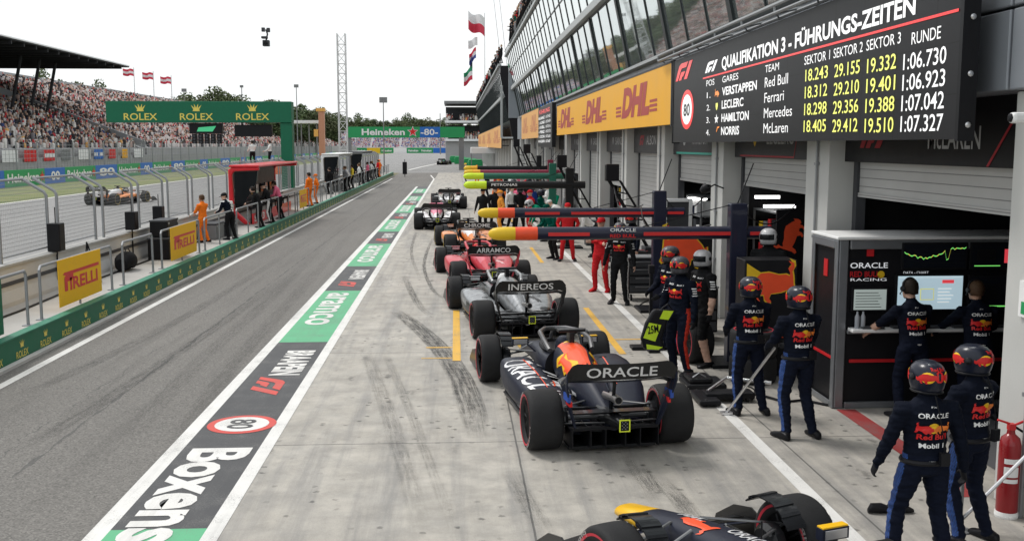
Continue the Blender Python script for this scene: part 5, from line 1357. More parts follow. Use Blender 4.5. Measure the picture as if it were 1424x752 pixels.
# ================================================================== PIT CONSOLE
KX0, KX1, KY, KZ = 5.2, 8.9, 13.5, 2.38
pc = thing("pit_console", "silver edged black pit console with screens and counter in the garage mouth", "pit console", (KX0, KY, 0)); W = world_parts(pc)
mb = MB(); mb.box(KX0, KX1, KY + .02, KY + .95, .05, KZ - .06); cab = W("cabinet", mb, M_black)
mb = MB()
for x0, x1, z0, z1 in ((KX0 - .02, KX0 + .11, .0, KZ - .05), (KX0 + .13, KX1, KZ - .18, KZ - .05), (KX0 + .13, KX1, .0, .09), (KX0 + .13, KX1, 1.04, 1.10)): mb.box(x0, x1, KY - .03, KY + .019, z0, z1)
for y0, y1, z0, z1 in ((KY - .03, KY + .08, 0.001, KZ - .051), (KY + .87, KY + .97, 0.001, KZ - .051), (KY + .081, KY + .869, KZ - .18, KZ - .052), (KY + .081, KY + .869, 0.001, .09)): mb.box(KX0 - .05, KX0 - .0205, y0, y1, z0, z1)
M_sil = pmat("console_silver", (.24, .25, .265), .35, .5)
W("frame", mb, M_sil, bevel=.02)
mb = MB(); mb.box(KX0 - .06, KX1, KY - .06, KY + 1.0, KZ - .048, KZ - .005); W("roof", mb, M_white, bevel=.012)
mb = MB(); mb.box(KX0 + .13, KX1, KY - .22, KY - .031, 1.09, 1.135); W("counter", mb, M_white, bevel=.01)
mb = MB(); mb.box(KX0 + .18, KX1, KY - .012, KY - .002, .64, .685); mb.box(KX0 - .012, KX0 - .002, KY + .1, KY + .86, .66, .70); mb.box(KX0 - .012, KX0 - .002, KY + .42, KY + .56, 1.78, 2.02); W("red_trim", mb, M_red)
KF = KY - .004
def kq(mb, x0, x1, z0, z1, mi=0, lift=0): mb.quad((x0, KF - lift, z0), (x1, KF - lift, z0), (x1, KF - lift, z1), (x0, KF - lift, z1), mi)
def kx(px): return onY(px, 400, KY).x
def kz(py): return onY(1280, py, KY).z
E_blue = emat("monitor_pale_blue", (.42, .55, .62), .55); E_dark = pmat("monitor_dark", (.012, .014, .02), .15); E_grn = emat("monitor_green", (.2, .75, .15), .6); E_red = emat("monitor_red", (.8, .06, .08), .5); E_wht = emat("monitor_white", (.75, .8, .8), .5); E_pale = emat("monitor_grey", (.33, .38, .36), .45); E_yel = emat("monitor_yellow", (.7, .65, .1), .5)
def monitor(px0, px1, py0, py1, face, deco=None):
    x0, x1, z0, z1 = kx(px0), kx(px1), kz(py1), kz(py0)
    mb = MB(); mb.box(x0 - .03, x1 + .03, KY - .05, KY + .01, z0 - .03, z1 + .03); m = W("monitor", mb, M_black, bevel=.008)
    d = MB(); d.quad((x0, KY - .053, z0), (x1, KY - .053, z0), (x1, KY - .053, z1), (x0, KY - .053, z1), 0)
    if deco: deco(d, x0, x1, z0, z1, KY - .056)
    W("display", d, [face, E_grn, E_red, E_wht, E_blue, M_black, E_yel], m, fix=False)
def dq(d, x0, x1, z0, z1, y, mi): d.quad((x0, y, z0), (x1, y, z0), (x1, y, z1), (x0, y, z1), mi)
def graph(d, x0, x1, z0, z1, y):
    pr = None; random.seed(3)
    for i in range(33):
        f = i / 32; z = z1 - (z1 - z0) * (.3 + .22 * math.sin(f * 5) + .12 * random.random() + (.35 if .66 < f < .74 else 0)); p = (x0 + (x1 - x0) * f, z)
        if pr: d.quad((pr[0], y, pr[1]), (p[0], y, p[1]), (p[0], y, p[1] + .014), (pr[0], y, pr[1] + .014), 1 if i % 3 else 6)
        pr = p
    for k in range(5): dq(d, x0, x1, z0 + (z1 - z0) * k / 5, z0 + (z1 - z0) * k / 5 + .004, y + .001, 5)
def uiscreen(d, x0, x1, z0, z1, y):
    w, h = x1 - x0, z1 - z0
    dq(d, x0 + .68 * w, x0 + .86 * w, z1 - .22 * h, z1 - .12 * h, y, 2); dq(d, x0 + .02 * w, x0 + .98 * w, z1 - .05 * h, z1 - .04 * h, y, 3)
    dq(d, x0 + .35 * w, x0 + .56 * w, z0 + .28 * h, z0 + .62 * h, y, 6); dq(d, x0 + .36 * w, x0 + .55 * w, z0 + .3 * h, z0 + .6 * h, y - .001, 4)
    for k in range(5): dq(d, x0 + .62 * w, x0 + (.8 + .03 * (k % 3)) * w, z0 + (.2 + .1 * k) * h, z0 + (.23 + .1 * k) * h, y, 3)
def blocks(d, x0, x1, z0, z1, y):
    w, h = x1 - x0, z1 - z0
    dq(d, x0 + .1 * w, x0 + .5 * w, z0 + .3 * h, z0 + .8 * h, y, 5); dq(d, x0 + .68 * w, x0 + .86 * w, z0 + .2 * h, z0 + .8 * h, y, 2); dq(d, x0 + .87 * w, x1, z0 + .15 * h, z0 + .85 * h, y, 1); dq(d, x0 + .05 * w, x0 + .6 * w, z0 + .06 * h, z0 + .1 * h, y, 1)
def lines(d, x0, x1, z0, z1, y):
    for k in range(6): dq(d, x0 + .05 * (x1 - x0), x1 - (.15 + .05 * (k % 3)) * (x1 - x0), z0 + (z1 - z0) * (.12 + .14 * k), z0 + (z1 - z0) * (.15 + .14 * k), y, 5)
monitor(1186, 1231, 401, 429, E_pale, lines)
monitor(1253, 1338, 340, 372, E_dark, graph)
monitor(1246, 1336, 383, 429, E_blue, uiscreen)
monitor(1347, 1412, 340, 372, E_dark, blocks)
monitor(1347, 1430, 385, 429, E_dark, blocks)
mt = MB(); U_, V_ = (1, 0, 0), (0, 0, 1)
mt.text("ORACLE", (kx(1181), KF, kz(372)), U_, V_, .075, kx(1233) - kx(1181), 0, .01)
mt.text("RED BULL", (kx(1181), KF, kz(384)), U_, V_, .075, kx(1222) - kx(1181), 1, .02)
mt.disc((kx(1224), KF, kz(381)), U_, V_, .05, 2, .004)
mt.text("RACING", (kx(1182), KF, kz(390)), U_, V_, .04, kx(1232) - kx(1182), 0, .0)
mt.text("1", (kx(1203), KF, kz(355)), U_, V_, .16, .1, 1, .04)
mt.text("ADRIANALYSE", (kx(1250), KF, kz(337)), U_, V_, .04, kx(1292) - kx(1250), 0, .01)
mt.text("SPEED ZONE", (kx(1347), KF, kz(336)), U_, V_, .04, kx(1391) - kx(1347), 0, .01)
mt.text("DATA - CHART", (kx(1255), KF, kz(380.5)), U_, V_, .035, kx(1290) - kx(1255), 0, .01)
W("lettering", mt, [emat("console_text", (.8, .82, .85), .3), M_red, M_yellow], fix=False)
mb = MB()
for k in range(7):
    mb.box(KX0 + .28 + .42 * k, KX0 + .58 + .42 * k, KY - .20, KY - .06, 1.137, 1.165)
W("keyboard", mb, M_dgrey, bevel=.006)
mb = MB()
for x in (1189, 1197): mb.lathe([(.02, 0), (.025, .01), (.025, .15), (.012, .18), (.012, .2)], 12, 0, Matrix.Translation((kx(x), KY - .1, 1.137)))
# two bottles on the counter
for i, x in enumerate((1189, 1197)):
    b = MB(); b.lathe([(.028, 0), (.032, .01), (.032, .16), (.014, .2), (.014, .23)], 14, 0, Matrix.Translation((kx(x), KY - .12, 1.136)))
    tag(b.build("bottle", pmat("bottle_clear", (.35, .37, .4), .1), smooth=True), ("left" if i == 0 else "right") + " one of two small bottles at the left end of the console counter", "bottle", "bottles on the counter")

# ================================================================== KIT AROUND THE GARAGES
def panel_bull(label, name, x0, x1, y, z0, z1, sx, sz, cx, cz, flip=1, cut=True):
    t = thing(name, label, "panel", ((x0 + x1) / 2, y, 0)); W = world_parts(t)
    mb = MB(); mb.box(x0, x1, y, y + .5, 0.02, z1); W("cabinet", mb, M_black, bevel=.015)
    d = MB(); d.flat([(x * sx * flip, z * sz) for x, z in BULL], (cx, y, cz), (1, 0, 0), (0, 0, 1), 1.06, 1.1, 1, .004); d.flat([(x * sx * flip, z * sz) for x, z in BULL], (cx, y, cz), (1, 0, 0), (0, 0, 1), 1, 1, 0, .007)
    d.quad((x0 + .02, y - .005, .62), (x1 - .02, y - .005, .62), (x1 - .02, y - .005, .68), (x0 + .02, y - .005, .68), 0)
    d.flat([(0, 0), (.28, -.18), (.28, -.4), (.12, -.42), (0, -.3)], (x0 + .03, y, z1 - .05), (1, 0, 0), (0, 0, 1), 1, 1, 1, .003)
    W("bull_emblem", d, [M_flame, M_yellow], fix=False); return t
panel_bull("black cabinet with large red and yellow bull emblem behind the mechanics", "tool_cabinet", 4.46, 5.28, 15.45, 0, 1.84, .38, .40, 4.88, 1.46, -1)
t = thing("bull_banner", "black banner with red bull emblem hanging inside the second garage opening", "banner", (6.2, 17.6, 0)); W = world_parts(t)
mb = MB(); mb.box(5.75, 7.2, 18.0, 18.05, .3, 2.45); W("cloth_panel", mb, M_black)
d = MB(); d.flat([(x * .30, z * .30) for x, z in BULL], (6.02, 18.0, 2.0), (0.2, 0, 1), (-1, 0, .2), 1, 1, 0, .005); W("bull_emblem", d, [M_flame], fix=False)
t = thing("bull_banner", "small red and yellow bull panel behind the balaclava group", "banner", (4.1, 19.5, 0)); W = world_parts(t)
mb = MB(); mb.box(4.05, 5.0, 19.6, 19.64, .1, 1.9); W("cloth_panel", mb, M_black)
d = MB(); d.flat([(x * .45, z * .5) for x, z in BULL], (4.45, 19.6, 1.6), (1, 0, 0), (0, 0, 1), 1.06, 1.1, 1, .003); d.flat([(x * .45, z * .5) for x, z in BULL], (4.45, 19.6, 1.6), (1, 0, 0), (0, 0, 1), 1, 1, 0, .006); W("bull_emblem", d, [M_flame, M_yellow], fix=False)
# white framed cabinet further back
t = thing("equipment_cabinet", "white framed tall cabinet standing beside the third pillar", "cabinet", (4.9, 23.2, 0)); W = world_parts(t)
mb = MB(); mb.box(4.75, 5.35, 23.0, 23.6, 0, 2.35); W("body", mb, M_dgrey); mb = MB()
for a, b, c, d_ in ((4.72, 4.8, 0, 2.4), (5.3, 5.38, 0, 2.4), (4.801, 5.299, 2.32, 2.4)): mb.box(a, b, 22.96, 23.0, c, d_)
W("frame", mb, M_white, bevel=.01)
# trolley
def trolley(label, x, y):
    t = thing("tool_trolley", label, "trolley", (x, y, 0), 0, "tool trolleys by the garages"); W = world_parts(t)
    mb = MB(); mb.box(x - .35, x + .35, y - .3, y + .3, .18, 1.0); W("cabinet", mb, M_black, bevel=.02)
    for z in (.3, .5, .7, .88):
        mb = MB(); mb.box(x - .32, x + .32, y - .325, y - .301, z - .08, z + .08); dr = W("drawer", mb, M_dgrey, bevel=.008)
        mb = MB(); mb.box(x - .2, x + .2, y - .345, y - .326, z + .03, z + .05); W("handle", mb, M_alu, dr)
    mb = MB(); mb.box(x - .36, x + .36, y - .31, y + .31, 1.0, 1.03); W("top", mb, M_steel)
    for sx in (-.28, .28):
        for sy in (-.22, .22):
            mb = MB(); mb.lathe([(.03, -.025), (.075, -.02), (.075, .02), (.03, .025)], 14, 0, Matrix.Translation((x + sx, y + sy, .076)), 'x'); W("castor", mb, M_black)
trolley("black drawer trolley between the crew member in black and the pillar", 4.35, 23.6); trolley("black drawer trolley beside the fourth pillar", 4.7, 30.0); trolley("black drawer trolley behind the balaclava group", 4.45, 18.6)
# tyres waiting in blankets
def tyre_stack(label, x, y, n, lying=True):
    for i in range(n):
        t = thing("spare_wheel", label + (", bottom one", ", middle one", ", top one")[i], "spare wheel", (x, y, .2 + .405 * i), 0, "spare wheels by the garages")
        me = tyre_mesh(.40).mesh("tyre", [M_rubber, M_tyrered], True); o = link("tyre", me, t, True); o.rotation_euler = (0, R(90), 0)
        o2 = link("rim", rim_mesh(.40).mesh("rim", [M_rim]), t); o2.rotation_euler = (0, R(90), 0)
tyre_stack("wheel lying in the stack beside the crew member in shorts", 4.55, 15.2, 2); tyre_stack("wheel lying in the stack beside the trolley", 4.95, 21.5, 3); tyre_stack("wheel lying in the stack before the second boom", 4.8, 26.9, 2)
t = thing("spare_wheel", "single wheel standing upright behind the balaclava mechanic", "spare wheel", (3.98, 16.6, .36), R(12), "spare wheels by the garages")
link("tyre", tyre_mesh(.40).mesh("tyre", [M_rubber, M_tyrered], True), t, True); link("rim", rim_mesh(.40).mesh("rim", [M_rim]), t)
# black stand on the white line
t = thing("lever_stand", "black upright stand with flat base on the white line", "stand", (3.45, 17.75, 0)); W = world_parts(t)
mb = MB(); mb.box(3.42, 3.48, 17.72, 17.78, .05, 1.35); mb.box(3.40, 3.5, 17.7, 17.8, 1.35, 1.5); W("pole", mb, M_black, bevel=.008)
mb = MB(); mb.box(3.1, 3.85, 17.6, 17.9, 0.005, .06); mb.box(3.35, 3.55, 17.35, 18.15, .005, .05); W("base", mb, M_black, bevel=.01)
# jack on the ground
t = thing("car_jack", "low black jack with silver lever lying on the white line beside the rear wheel", "jack", (3.75, 13.9, 0)); W = world_parts(t)
mb = MB(); mb.box(3.5, 4.2, 13.85, 14.15, .05, .14); mb.box(3.35, 3.65, 13.6, 14.3, .03, .10); W("frame", mb, M_black, bevel=.02)
mb = MB(); mb.tube([(3.55, 14.0, .14), (3.9, 14.3, .26), (4.5, 14.1, .22)], .025, 8); W("lever", mb, M_alu)
for xx, yy in ((3.45, 13.7), (3.45, 14.25), (4.1, 13.9), (4.1, 14.2)):
    mb = MB(); mb.lathe([(.02, -.02), (.055, -.018), (.055, .018), (.02, .02)], 12, 0, Matrix.Translation((xx, yy, .056)), 'x'); W("castor", mb, M_rubber)
t = thing("equipment_mat", "black folded kit mat on the floor below the jack", "kit mat", (3.62, 14.9, 0)); W = world_parts(t)
mb = MB(); mb.box(3.4, 4.0, 14.6, 15.2, .006, .09); mb.box(3.45, 3.8, 14.65, 15.1, .091, .17); W("fabric", mb, M_black, bevel=.03)
mb = MB(); mb.tube([(3.5, 14.7, .18), (3.6, 14.72, .24), (3.7, 14.7, .18)], .012, 6); W("handle", mb, M_alu)
# neon bag
t = thing("kit_bag", "neon yellow and black kit bag held up beside the balaclava mechanic", "bag", (3.08, 15.7, 0)); W = world_parts(t)
mb = MB(); mb.loft([[(3.1 + a * .34 + dx, 15.62 + b, z) for a, b in ((-.5, -.06), (.5, -.06), (.5, .06), (-.5, .06))] for z, dx in ((.42, .0), (.6, -.05), (.85, .02), (1.06, .14))]); W("body", mb, M_black, bevel=.04)
mb = MB(); mb.add([(3.1 + a, 15.548, z) for a, z in ((-.19, .62), (-.0, .56), (.09, .82), (-.1, .86))] + [(3.1 + a, 15.548, z) for a, z in ((.06, .92), (.2, .9), (.28, 1.04), (.12, 1.05))] + [(3.1 + a, 15.548, z) for a, z in ((-.13, .44), (.05, .43), (.12, .47), (-.14, .52))], [(0, 1, 2, 3), (4, 5, 6, 7), (8, 9, 10, 11)])
mb.text("25M", (2.98, 15.544, .68), (1, 0, .2), (-.1, 0, 1), .12, .17, 1, .02); W("panel", mb, [M_neon, M_black], fix=False)
mb = MB(); mb.tube([(3.2, 15.62, 1.06), (3.3, 15.62, 1.14), (3.4, 15.68, 1.02)], .012, 6); W("strap", mb, M_black)
# pole held by mechanic
mb = MB(); a, b = at(1058, 528), onY(1084, 474, 12.5); mb.tube([(3.62, 13.25, .02), (4.02, 12.5, 1.06)], .018, 10); mb.box(3.55, 3.7, 13.2, 13.3, .005, .04)
tag(mb.build("lifting_pole", M_alu, smooth=True), "slim silver pole held by the mechanic in front of the console", "pole")
# case under the mechanic behind the panel
mb = MB(); mb.box(4.75, 5.4, 15.97, 16.5, 0.005, .42); tag(mb.build("equipment_case", M_black, bevel=.02), "black case the white helmeted mechanic stands on behind the bull panel", "case")
# fire extinguisher
ex = at(1405, 716); EX, EY = 5.36, 9.35
t = thing("fire_extinguisher", "tall red fire extinguisher standing at the right edge beside the pillar", "extinguisher", (EX, EY, 0)); W = world_parts(t)
M_exr = pmat("extinguisher_red", (.26, .01, .014), .3, coat=.3)
mb = MB(); mb.lathe([(.095, .03), (.1, .05), (.1, .72), (.085, .79), (.04, .83), (.035, .87)], 24, 0, Matrix.Translation((EX, EY, 0))); W("cylinder", mb, M_exr, smooth=True)
mb = MB(); mb.lathe([(.105, 0), (.11, .02), (.105, .06)], 24, 0, Matrix.Translation((EX, EY, 0))); W("foot_ring", mb, M_white)
mb = MB(); mb.box(EX - .03, EX + .03, EY - .03, EY + .03, .87, .93); mb.tube([(EX - .02, EY, .93), (EX - .14, EY, .97)], .012, 6); mb.tube([(EX + .02, EY, .91), (EX + .15, EY, .96)], .012, 6); W("valve", mb, M_red)
mb = MB(); mb.tube([(EX + .03, EY, .9), (EX + .16, EY, .82), (EX + .15, EY - .02, .5), (EX + .13, EY - .04, .3)], .014, 8); W("hose", mb, M_black, smooth=True)
mb = MB(); rr = .1015
for z0, z1, mi in ((.42, .52, 0), (.55, .6, 0), (.36, .40, 0)):
    mb.loft([[(EX + math.cos(R(a)) * rr, EY + math.sin(R(a)) * rr, z) for z in (z0, z1)] for a in range(215, 300, 10)], mi, False)
W("instruction_label", mb, M_white)
t = thing("barrier_stand", "slim steel post and leaning strut in front of the red extinguisher", "stand", (4.75, 8.9, 0)); W = world_parts(t)
mb = MB(); mb.tube([(4.72, 9.0, 0), (4.72, 9.0, .95)], .02, 8); mb.lathe([(.1, 0), (.1, .015), (.03, .03)], 16, 0, Matrix.Translation((4.72, 9.0, 0))); W("post", mb, M_steel)
mb = MB(); mb.tube([(4.72, 9.0, .1), (5.26, 8.9, .75)], .018, 8); W("strut", mb, M_alu)
t = thing("sports_shoe_pair", "black and white kit shoes on the floor between the foreground mechanics", "shoes", (4.25, 9.5, 0)); W = world_parts(t)
for dx in (-.08, .1):
    mb = MB(); mb.loft([[(4.25 + dx + y, 9.5 + math.cos(a) * w, .005 + h * .5 + h * .5 * math.sin(a)) for a in np.linspace(0, 2 * math.pi, 12, endpoint=False)] for y, w, h in ((-.13, .02, .05), (-.1, .04, .1), (0, .045, .1), (.1, .05, .06), (.15, .02, .03))]); W("shoe", mb, M_black, smooth=True)
# lamp on the third pillar, camera on the near pillar, sign
p = onX(1003, 262, 5.45); t = thing("flood_lamp", "small black flood lamp on an arm on the pillar above the balaclava group", "lamp", (5.3, p.y, p.z)); W = world_parts(t)
y, z = p.y, p.z
mb = MB(); mb.tube([(5.5, y, z), (5.28, y - .1, z + .08), (5.1, y - .2, z)], .015, 6); W("arm", mb, M_black)
mb = MB(); mb.lathe([(.04, -.1), (.09, -.02), (.11, .06)], 16, 0, Matrix.Translation((5.05, y - .25, z)) @ Matrix.Rotation(R(60), 4, 'Y')); W("housing", mb, M_black)
t = thing("surveillance_camera", "white surveillance camera mounted on the nearest pillar", "camera", (5.4, 9.3, 3.83)); W = world_parts(t)
mb = MB(); mb.box(5.12, 5.5, 9.2, 9.32, 3.80, 3.9); W("housing", mb, M_white, bevel=.03); mb = MB(); mb.tube([(5.45, 9.3, 3.8), (5.5, 9.4, 3.65)], .025, 6); W("bracket", mb, M_grey)
mb = MB(); mb.lathe([(.02, 0), (.04, .01), (.04, .04)], 12, 0, Matrix.Translation((5.10, 9.26, 3.85)), 'x'); W("lens", mb, M_black)
t = thing("safety_sign", "small green and white safety sign on the nearest pillar", "sign", (5.48, 9.2, 2.0)); W = world_parts(t)
mb = MB(); mb.box(5.47, 5.499, 9.1, 9.55, 1.95, 2.3); W("plate", mb, M_white); d = MB(); d.flat([(-.17, .0), (.17, .0), (.17, .12), (-.17, .12)], (5.47, 9.33, 1.98), (0, -1, 0), (0, 0, 1), 1, 1, 0, .003); d.flat([(x * .1, y * .1) for x, y in BULL], (5.47, 9.33, 2.2), (0, -1, 0), (0, 0, 1), 1, 1, 0, .003); W("pictogram", d, [M_heing], fix=False)
# hose lines over the floor by console
mb = MB(); mb.tube([(5.15, 13.6, .02), (4.9, 13.9, .02), (4.6, 13.8, .02), (4.4, 14.2, .02), (4.1, 14.4, .02)], .018, 6); tag(mb.build("air_hose", M_black, smooth=True), "black air hose trailing from the console over the floor", "hose")

# racks standing inside the open garages
def rack(label, x, y, seed):
    t = thing("storage_rack", label, "rack", (x, y, 0), 0, "racks inside the garages"); W = world_parts(t); r = random.Random(seed)
    mb = MB()
    for dx in (0, .5):
        for dy in (0, 1.6): mb.box(x + dx - .02, x + dx + .02, y + dy - .02, y + dy + .02, .01, 2.3)
    for z in (.3, .8, 1.3, 1.8, 2.28): mb.box(x - .02, x + .52, y - .02, y + 1.62, z, z + .03)
    W("frame", mb, M_steel)
    for z in (.335, .835, 1.335, 1.835):
        yy = y + .05
        while yy < y + 1.35:
            w = r.uniform(.14, .3); h = r.uniform(.15, .38); mb = MB(); mb.box(x + .04, x + .44, yy, yy + w, z, z + h); W("storage_box", mb, r.choice([M_red, M_dgrey, M_navy, M_grey, M_white, M_black, M_yellow]), bevel=.01); yy += w + r.uniform(.02, .1)
rack("storage rack of coloured boxes inside the second open garage", 6.2, 19.3, 1); rack("storage rack of coloured boxes inside the third open garage", 6.15, 25.3, 2); rack("storage rack of coloured boxes inside the fifth garage", 6.15, 36.9, 3)

for i, (lab, pts) in enumerate((("thin black hose drooping from the near boom post into the garage", [(4.6, 16.5, 2.66), (5.0, 16.8, 2.35), (5.5, 17.2, 2.3), (6.2, 17.8, 2.75)]),
        ("thin black hose drooping from the second boom post into the garage", [(4.42, 22.0, 2.62), (4.9, 22.6, 2.2), (5.4, 23.2, 2.15), (6.2, 24.0, 2.7)]),
        ("cable sagging between the near boom and the second boom", [(4.2, 16.6, 2.3), (3.9, 18.5, 2.0), (3.8, 20.2, 2.0), (4.0, 21.9, 2.3)]),
        ("cable sagging between the second boom and the lattice arm", [(4.1, 22.2, 2.3), (4.0, 24.5, 2.05), (4.2, 27.0, 2.5)]),
        ("black cable lying on the floor from the jack to the tool cabinet", [(4.2, 14.0, .012), (4.4, 14.6, .012), (4.3, 15.1, .012), (4.7, 15.4, .012)]),
        ("black cable lying on the floor beside the white line near the trolleys", [(4.3, 18.3, .012), (4.0, 19.4, .012), (4.3, 20.8, .012), (4.1, 22.4, .012), (4.5, 23.4, .012)]))):
    P_ = [Vector(p) for p in pts]; Q_ = []
    for k in range(len(P_) - 1):
        p0, p1, p2, p3 = P_[max(k - 1, 0)], P_[k], P_[k + 1], P_[min(k + 2, len(P_) - 1)]
        for t in (0, .2, .4, .6, .8): Q_.append(.5 * ((2 * p1) + (p2 - p0) * t + (2 * p0 - 5 * p1 + 4 * p2 - p3) * t * t + (3 * p1 - 3 * p2 + p3 - p0) * t ** 3))
    mb = MB(); mb.tube(Q_ + [P_[-1]], .012 if i < 4 else .011, 6); tag(mb.build("air_hose" if i < 2 else "ground_cable" if i > 3 else "overhead_cable", M_black, smooth=True), lab, "hose" if i < 2 else "cable")
# ================================================================== PIT WALL SIDE
rw = thing("advertising_wall", "low green wall with repeated gold crown and wordmark along the pit lane", "low wall", (-7.38, 15, 0)); W = world_parts(rw)
mb = MB(); mb.box(-7.46, -7.31, 8, 122, 0, .43); W("panel", mb, M_rolexg)
mb = MB(); mb.box(-7.48, -7.29, 8, 122, .431, .455); W("capping", mb, pmat("green_capping", (.03, .2, .12), .5))
mt = MB()
for k in range(110):
    y = 9.35 + k * 1.0
    mt.text("ROLEX", (-7.31, y, .07), (0, 1, 0), (0, 0, 1), .12, .48, 0, .01, 0, .004, 'c')
    mt.flat([(x * .13, z * .11) for x, z in CROWN], (-7.31, y, .29), (0, 1, 0), (0, 0, 1), 1, 1, 0, .004)
W("lettering", mt, M_gold, fix=False)
# railing sections
def railing(y0, y1, first=None):
    t = thing("railing", "section of grey tubular railing on the pit wall edge", "railing", (-7.62, y0, WZ), 0, "railing sections along the pit wall")
    W = world_parts(t); mb = MB()
    mb.tube([(-7.62, y0, WZ), (-7.62, y0, WZ + .92), (-7.62, y0 + .06, WZ + .98), (-7.62, y1 - .06, WZ + .98), (-7.62, y1, WZ + .92), (-7.62, y1, WZ)], .028, 8); W("frame", mb, M_steel, smooth=True)
    for yy in (y0, y1):
        mb = MB(); mb.box(-7.70, -7.54, yy - .08, yy + .08, WZ, WZ + .015); W("foot_plate", mb, M_steel)
    if y1 - y0 > 2.6:
        mb = MB(); mb.tube([(-7.62, (y0 + y1) / 2, WZ), (-7.62, (y0 + y1) / 2, WZ + .97)], .024, 8); W("post", mb, M_steel)
    return t
proto_r = railing(19.0, 22.9)
railing(14.6, 18.4); railing(23.7, 26.0)
y = 26.8; L_ = []
while y < 118:
    r = copy_tree(proto_r); r.location.y = y; y += 4.6
def banner(label, y0, y1, z0, z1, kind):
    t = thing("banner", label, "banner", (-7.57, (y0 + y1) / 2, z0), 0, "banners tied to the pit wall railing"); W = world_parts(t); X_ = -7.58
    mb = MB(); mb.box(X_, X_ + .012, y0, y1, z0, z1); W("sheet", mb, M_yellowb if kind != 'R' else M_rolexg)
    mt = MB(); w, h = y1 - y0, z1 - z0
    if kind == 'P':
        mt.text("IRELLI", (X_ + .012, y0 + w * .24, z0 + h * .3), (0, 1, 0), (0, 0, 1), h * .27, w * .66, 0, .03, 0, .004)
        mt.flat([(0, 0), (.07, 0), (.07, .2), (.16, .2), (.2, .26), (.2, .34), (.82, .34), (.82, .41), (.0, .41), (-.03, .37), (.03, .34), (0, .3)], (X_ + .012, y0 + w * .12, z0 + h * .3), (0, 1, 0), (0, 0, 1), w, h, 0, .004)
    else:
        mt.text("ROLEX", (X_ + .012, y0 + w * .1, z0 + h * .35), (0, 1, 0), (0, 0, 1), h * .3, w * .8, 1, .01, 0, .004)
    W("lettering", mt, [M_hred, M_gold], fix=False)
M_yellowb = pmat("banner_yellow", (.88, .50, .012), .6, var=.05)
zt = WZ + .98
banner("nearest yellow banner with red wordmark on the railing", 19.75, 22.1, WZ + .1, zt + .02, 'P')
banner("second yellow banner with red wordmark on the railing beside the marshal", 27.5, 30.2, WZ + .12, zt + .02, 'P')
banner("third yellow banner with red wordmark far along the railing", 50.2, 52.6, WZ + .12, zt + .02, 'P')
banner("green banner with gold wordmark at the left edge of the picture", 14.2, 17.3, WZ + .05, zt + .0, 'R')
# concrete pit wall
pwl = thing("concrete_wall", "white concrete wall between the pit walkway and the circuit", "wall", (-9.0, 60, 0)); W = world_parts(pwl)
mb = MB(); mb.prism([(-9.19, 0), (-8.83, 0), (-8.83, .5), (-8.9, .72), (-8.9, 1.2), (-9.19, 1.2)], 0, 1)
o = MB(); o.add([(x, 8 + zz * 116, y_) for (x, y_, zz) in mb.v], mb.f); W("barrier", o, M_conc)
mb = MB(); mb.box(-9.2, -8.86, 8, 124, 1.201, 1.25); W("coping", mb, pmat("coping_concrete", (.38, .375, .36), .85, var=.2))
mb = MB(); mb.box(-8.895, -8.885, 8, 124, .82, .9); W("painted_band", mb, M_dgrey)
# catch fence panels
def fence_panel(y0, w):
    t = thing("fence_panel", "catch fence panel of grey posts bent towards the circuit with wire mesh", "fence", (-9.05, y0, 1.25), 0, "catch fence panels on the pit wall"); W = world_parts(t)
    for yy in (y0, y0 + w):
        mb = MB(); mb.tube([(-9.05, yy, 1.25), (-9.05, yy, 2.5), (-9.10, yy, 2.58), (-9.55, yy, 2.86)], .036, 8); W("post", mb, M_steel, smooth=True)
    mb = MB(); mb.tube([(-9.55, y0, 2.86), (-9.55, y0 + w, 2.86)], .03, 6); mb.tube([(-9.05, y0, 1.36), (-9.05, y0 + w, 1.36)], .02, 6); W("rail", mb, M_steel)
    mb = MB(); st = .085
    def wire(a, b):
        a, b = Vector(a), Vector(b); d = (b - a).normalized(); s1 = d.cross(Vector((1, 0, .3))).normalized() * .0036; s2 = d.cross(s1).normalized() * .0036
        mb.add([a - s1, a + s2, a + s1, b - s1, b + s2, b + s1], [(0, 1, 4, 3), (1, 2, 5, 4), (2, 0, 3, 5)])
    for yy in np.arange(y0 + st, y0 + w, st): wire((-9.06, yy, 1.36), (-9.06, yy, 2.55)); wire((-9.08, yy, 2.56), (-9.54, yy, 2.85))
    for zz in np.arange(1.36, 2.55, st): wire((-9.06, y0, zz), (-9.06, y0 + w, zz))
    for f in np.linspace(.1, 1, 5): wire((-9.08 - .46 * f, y0, 2.56 + .29 * f), (-9.08 - .46 * f, y0 + w, 2.56 + .29 * f))
    W("wire_mesh", mb, M_steel)
    return t
fp0 = fence_panel(17.75, 2.42)
for k, y in enumerate(np.arange(20.75, 122, 3.0)):
    c = copy_tree(fp0); c.location.y = y
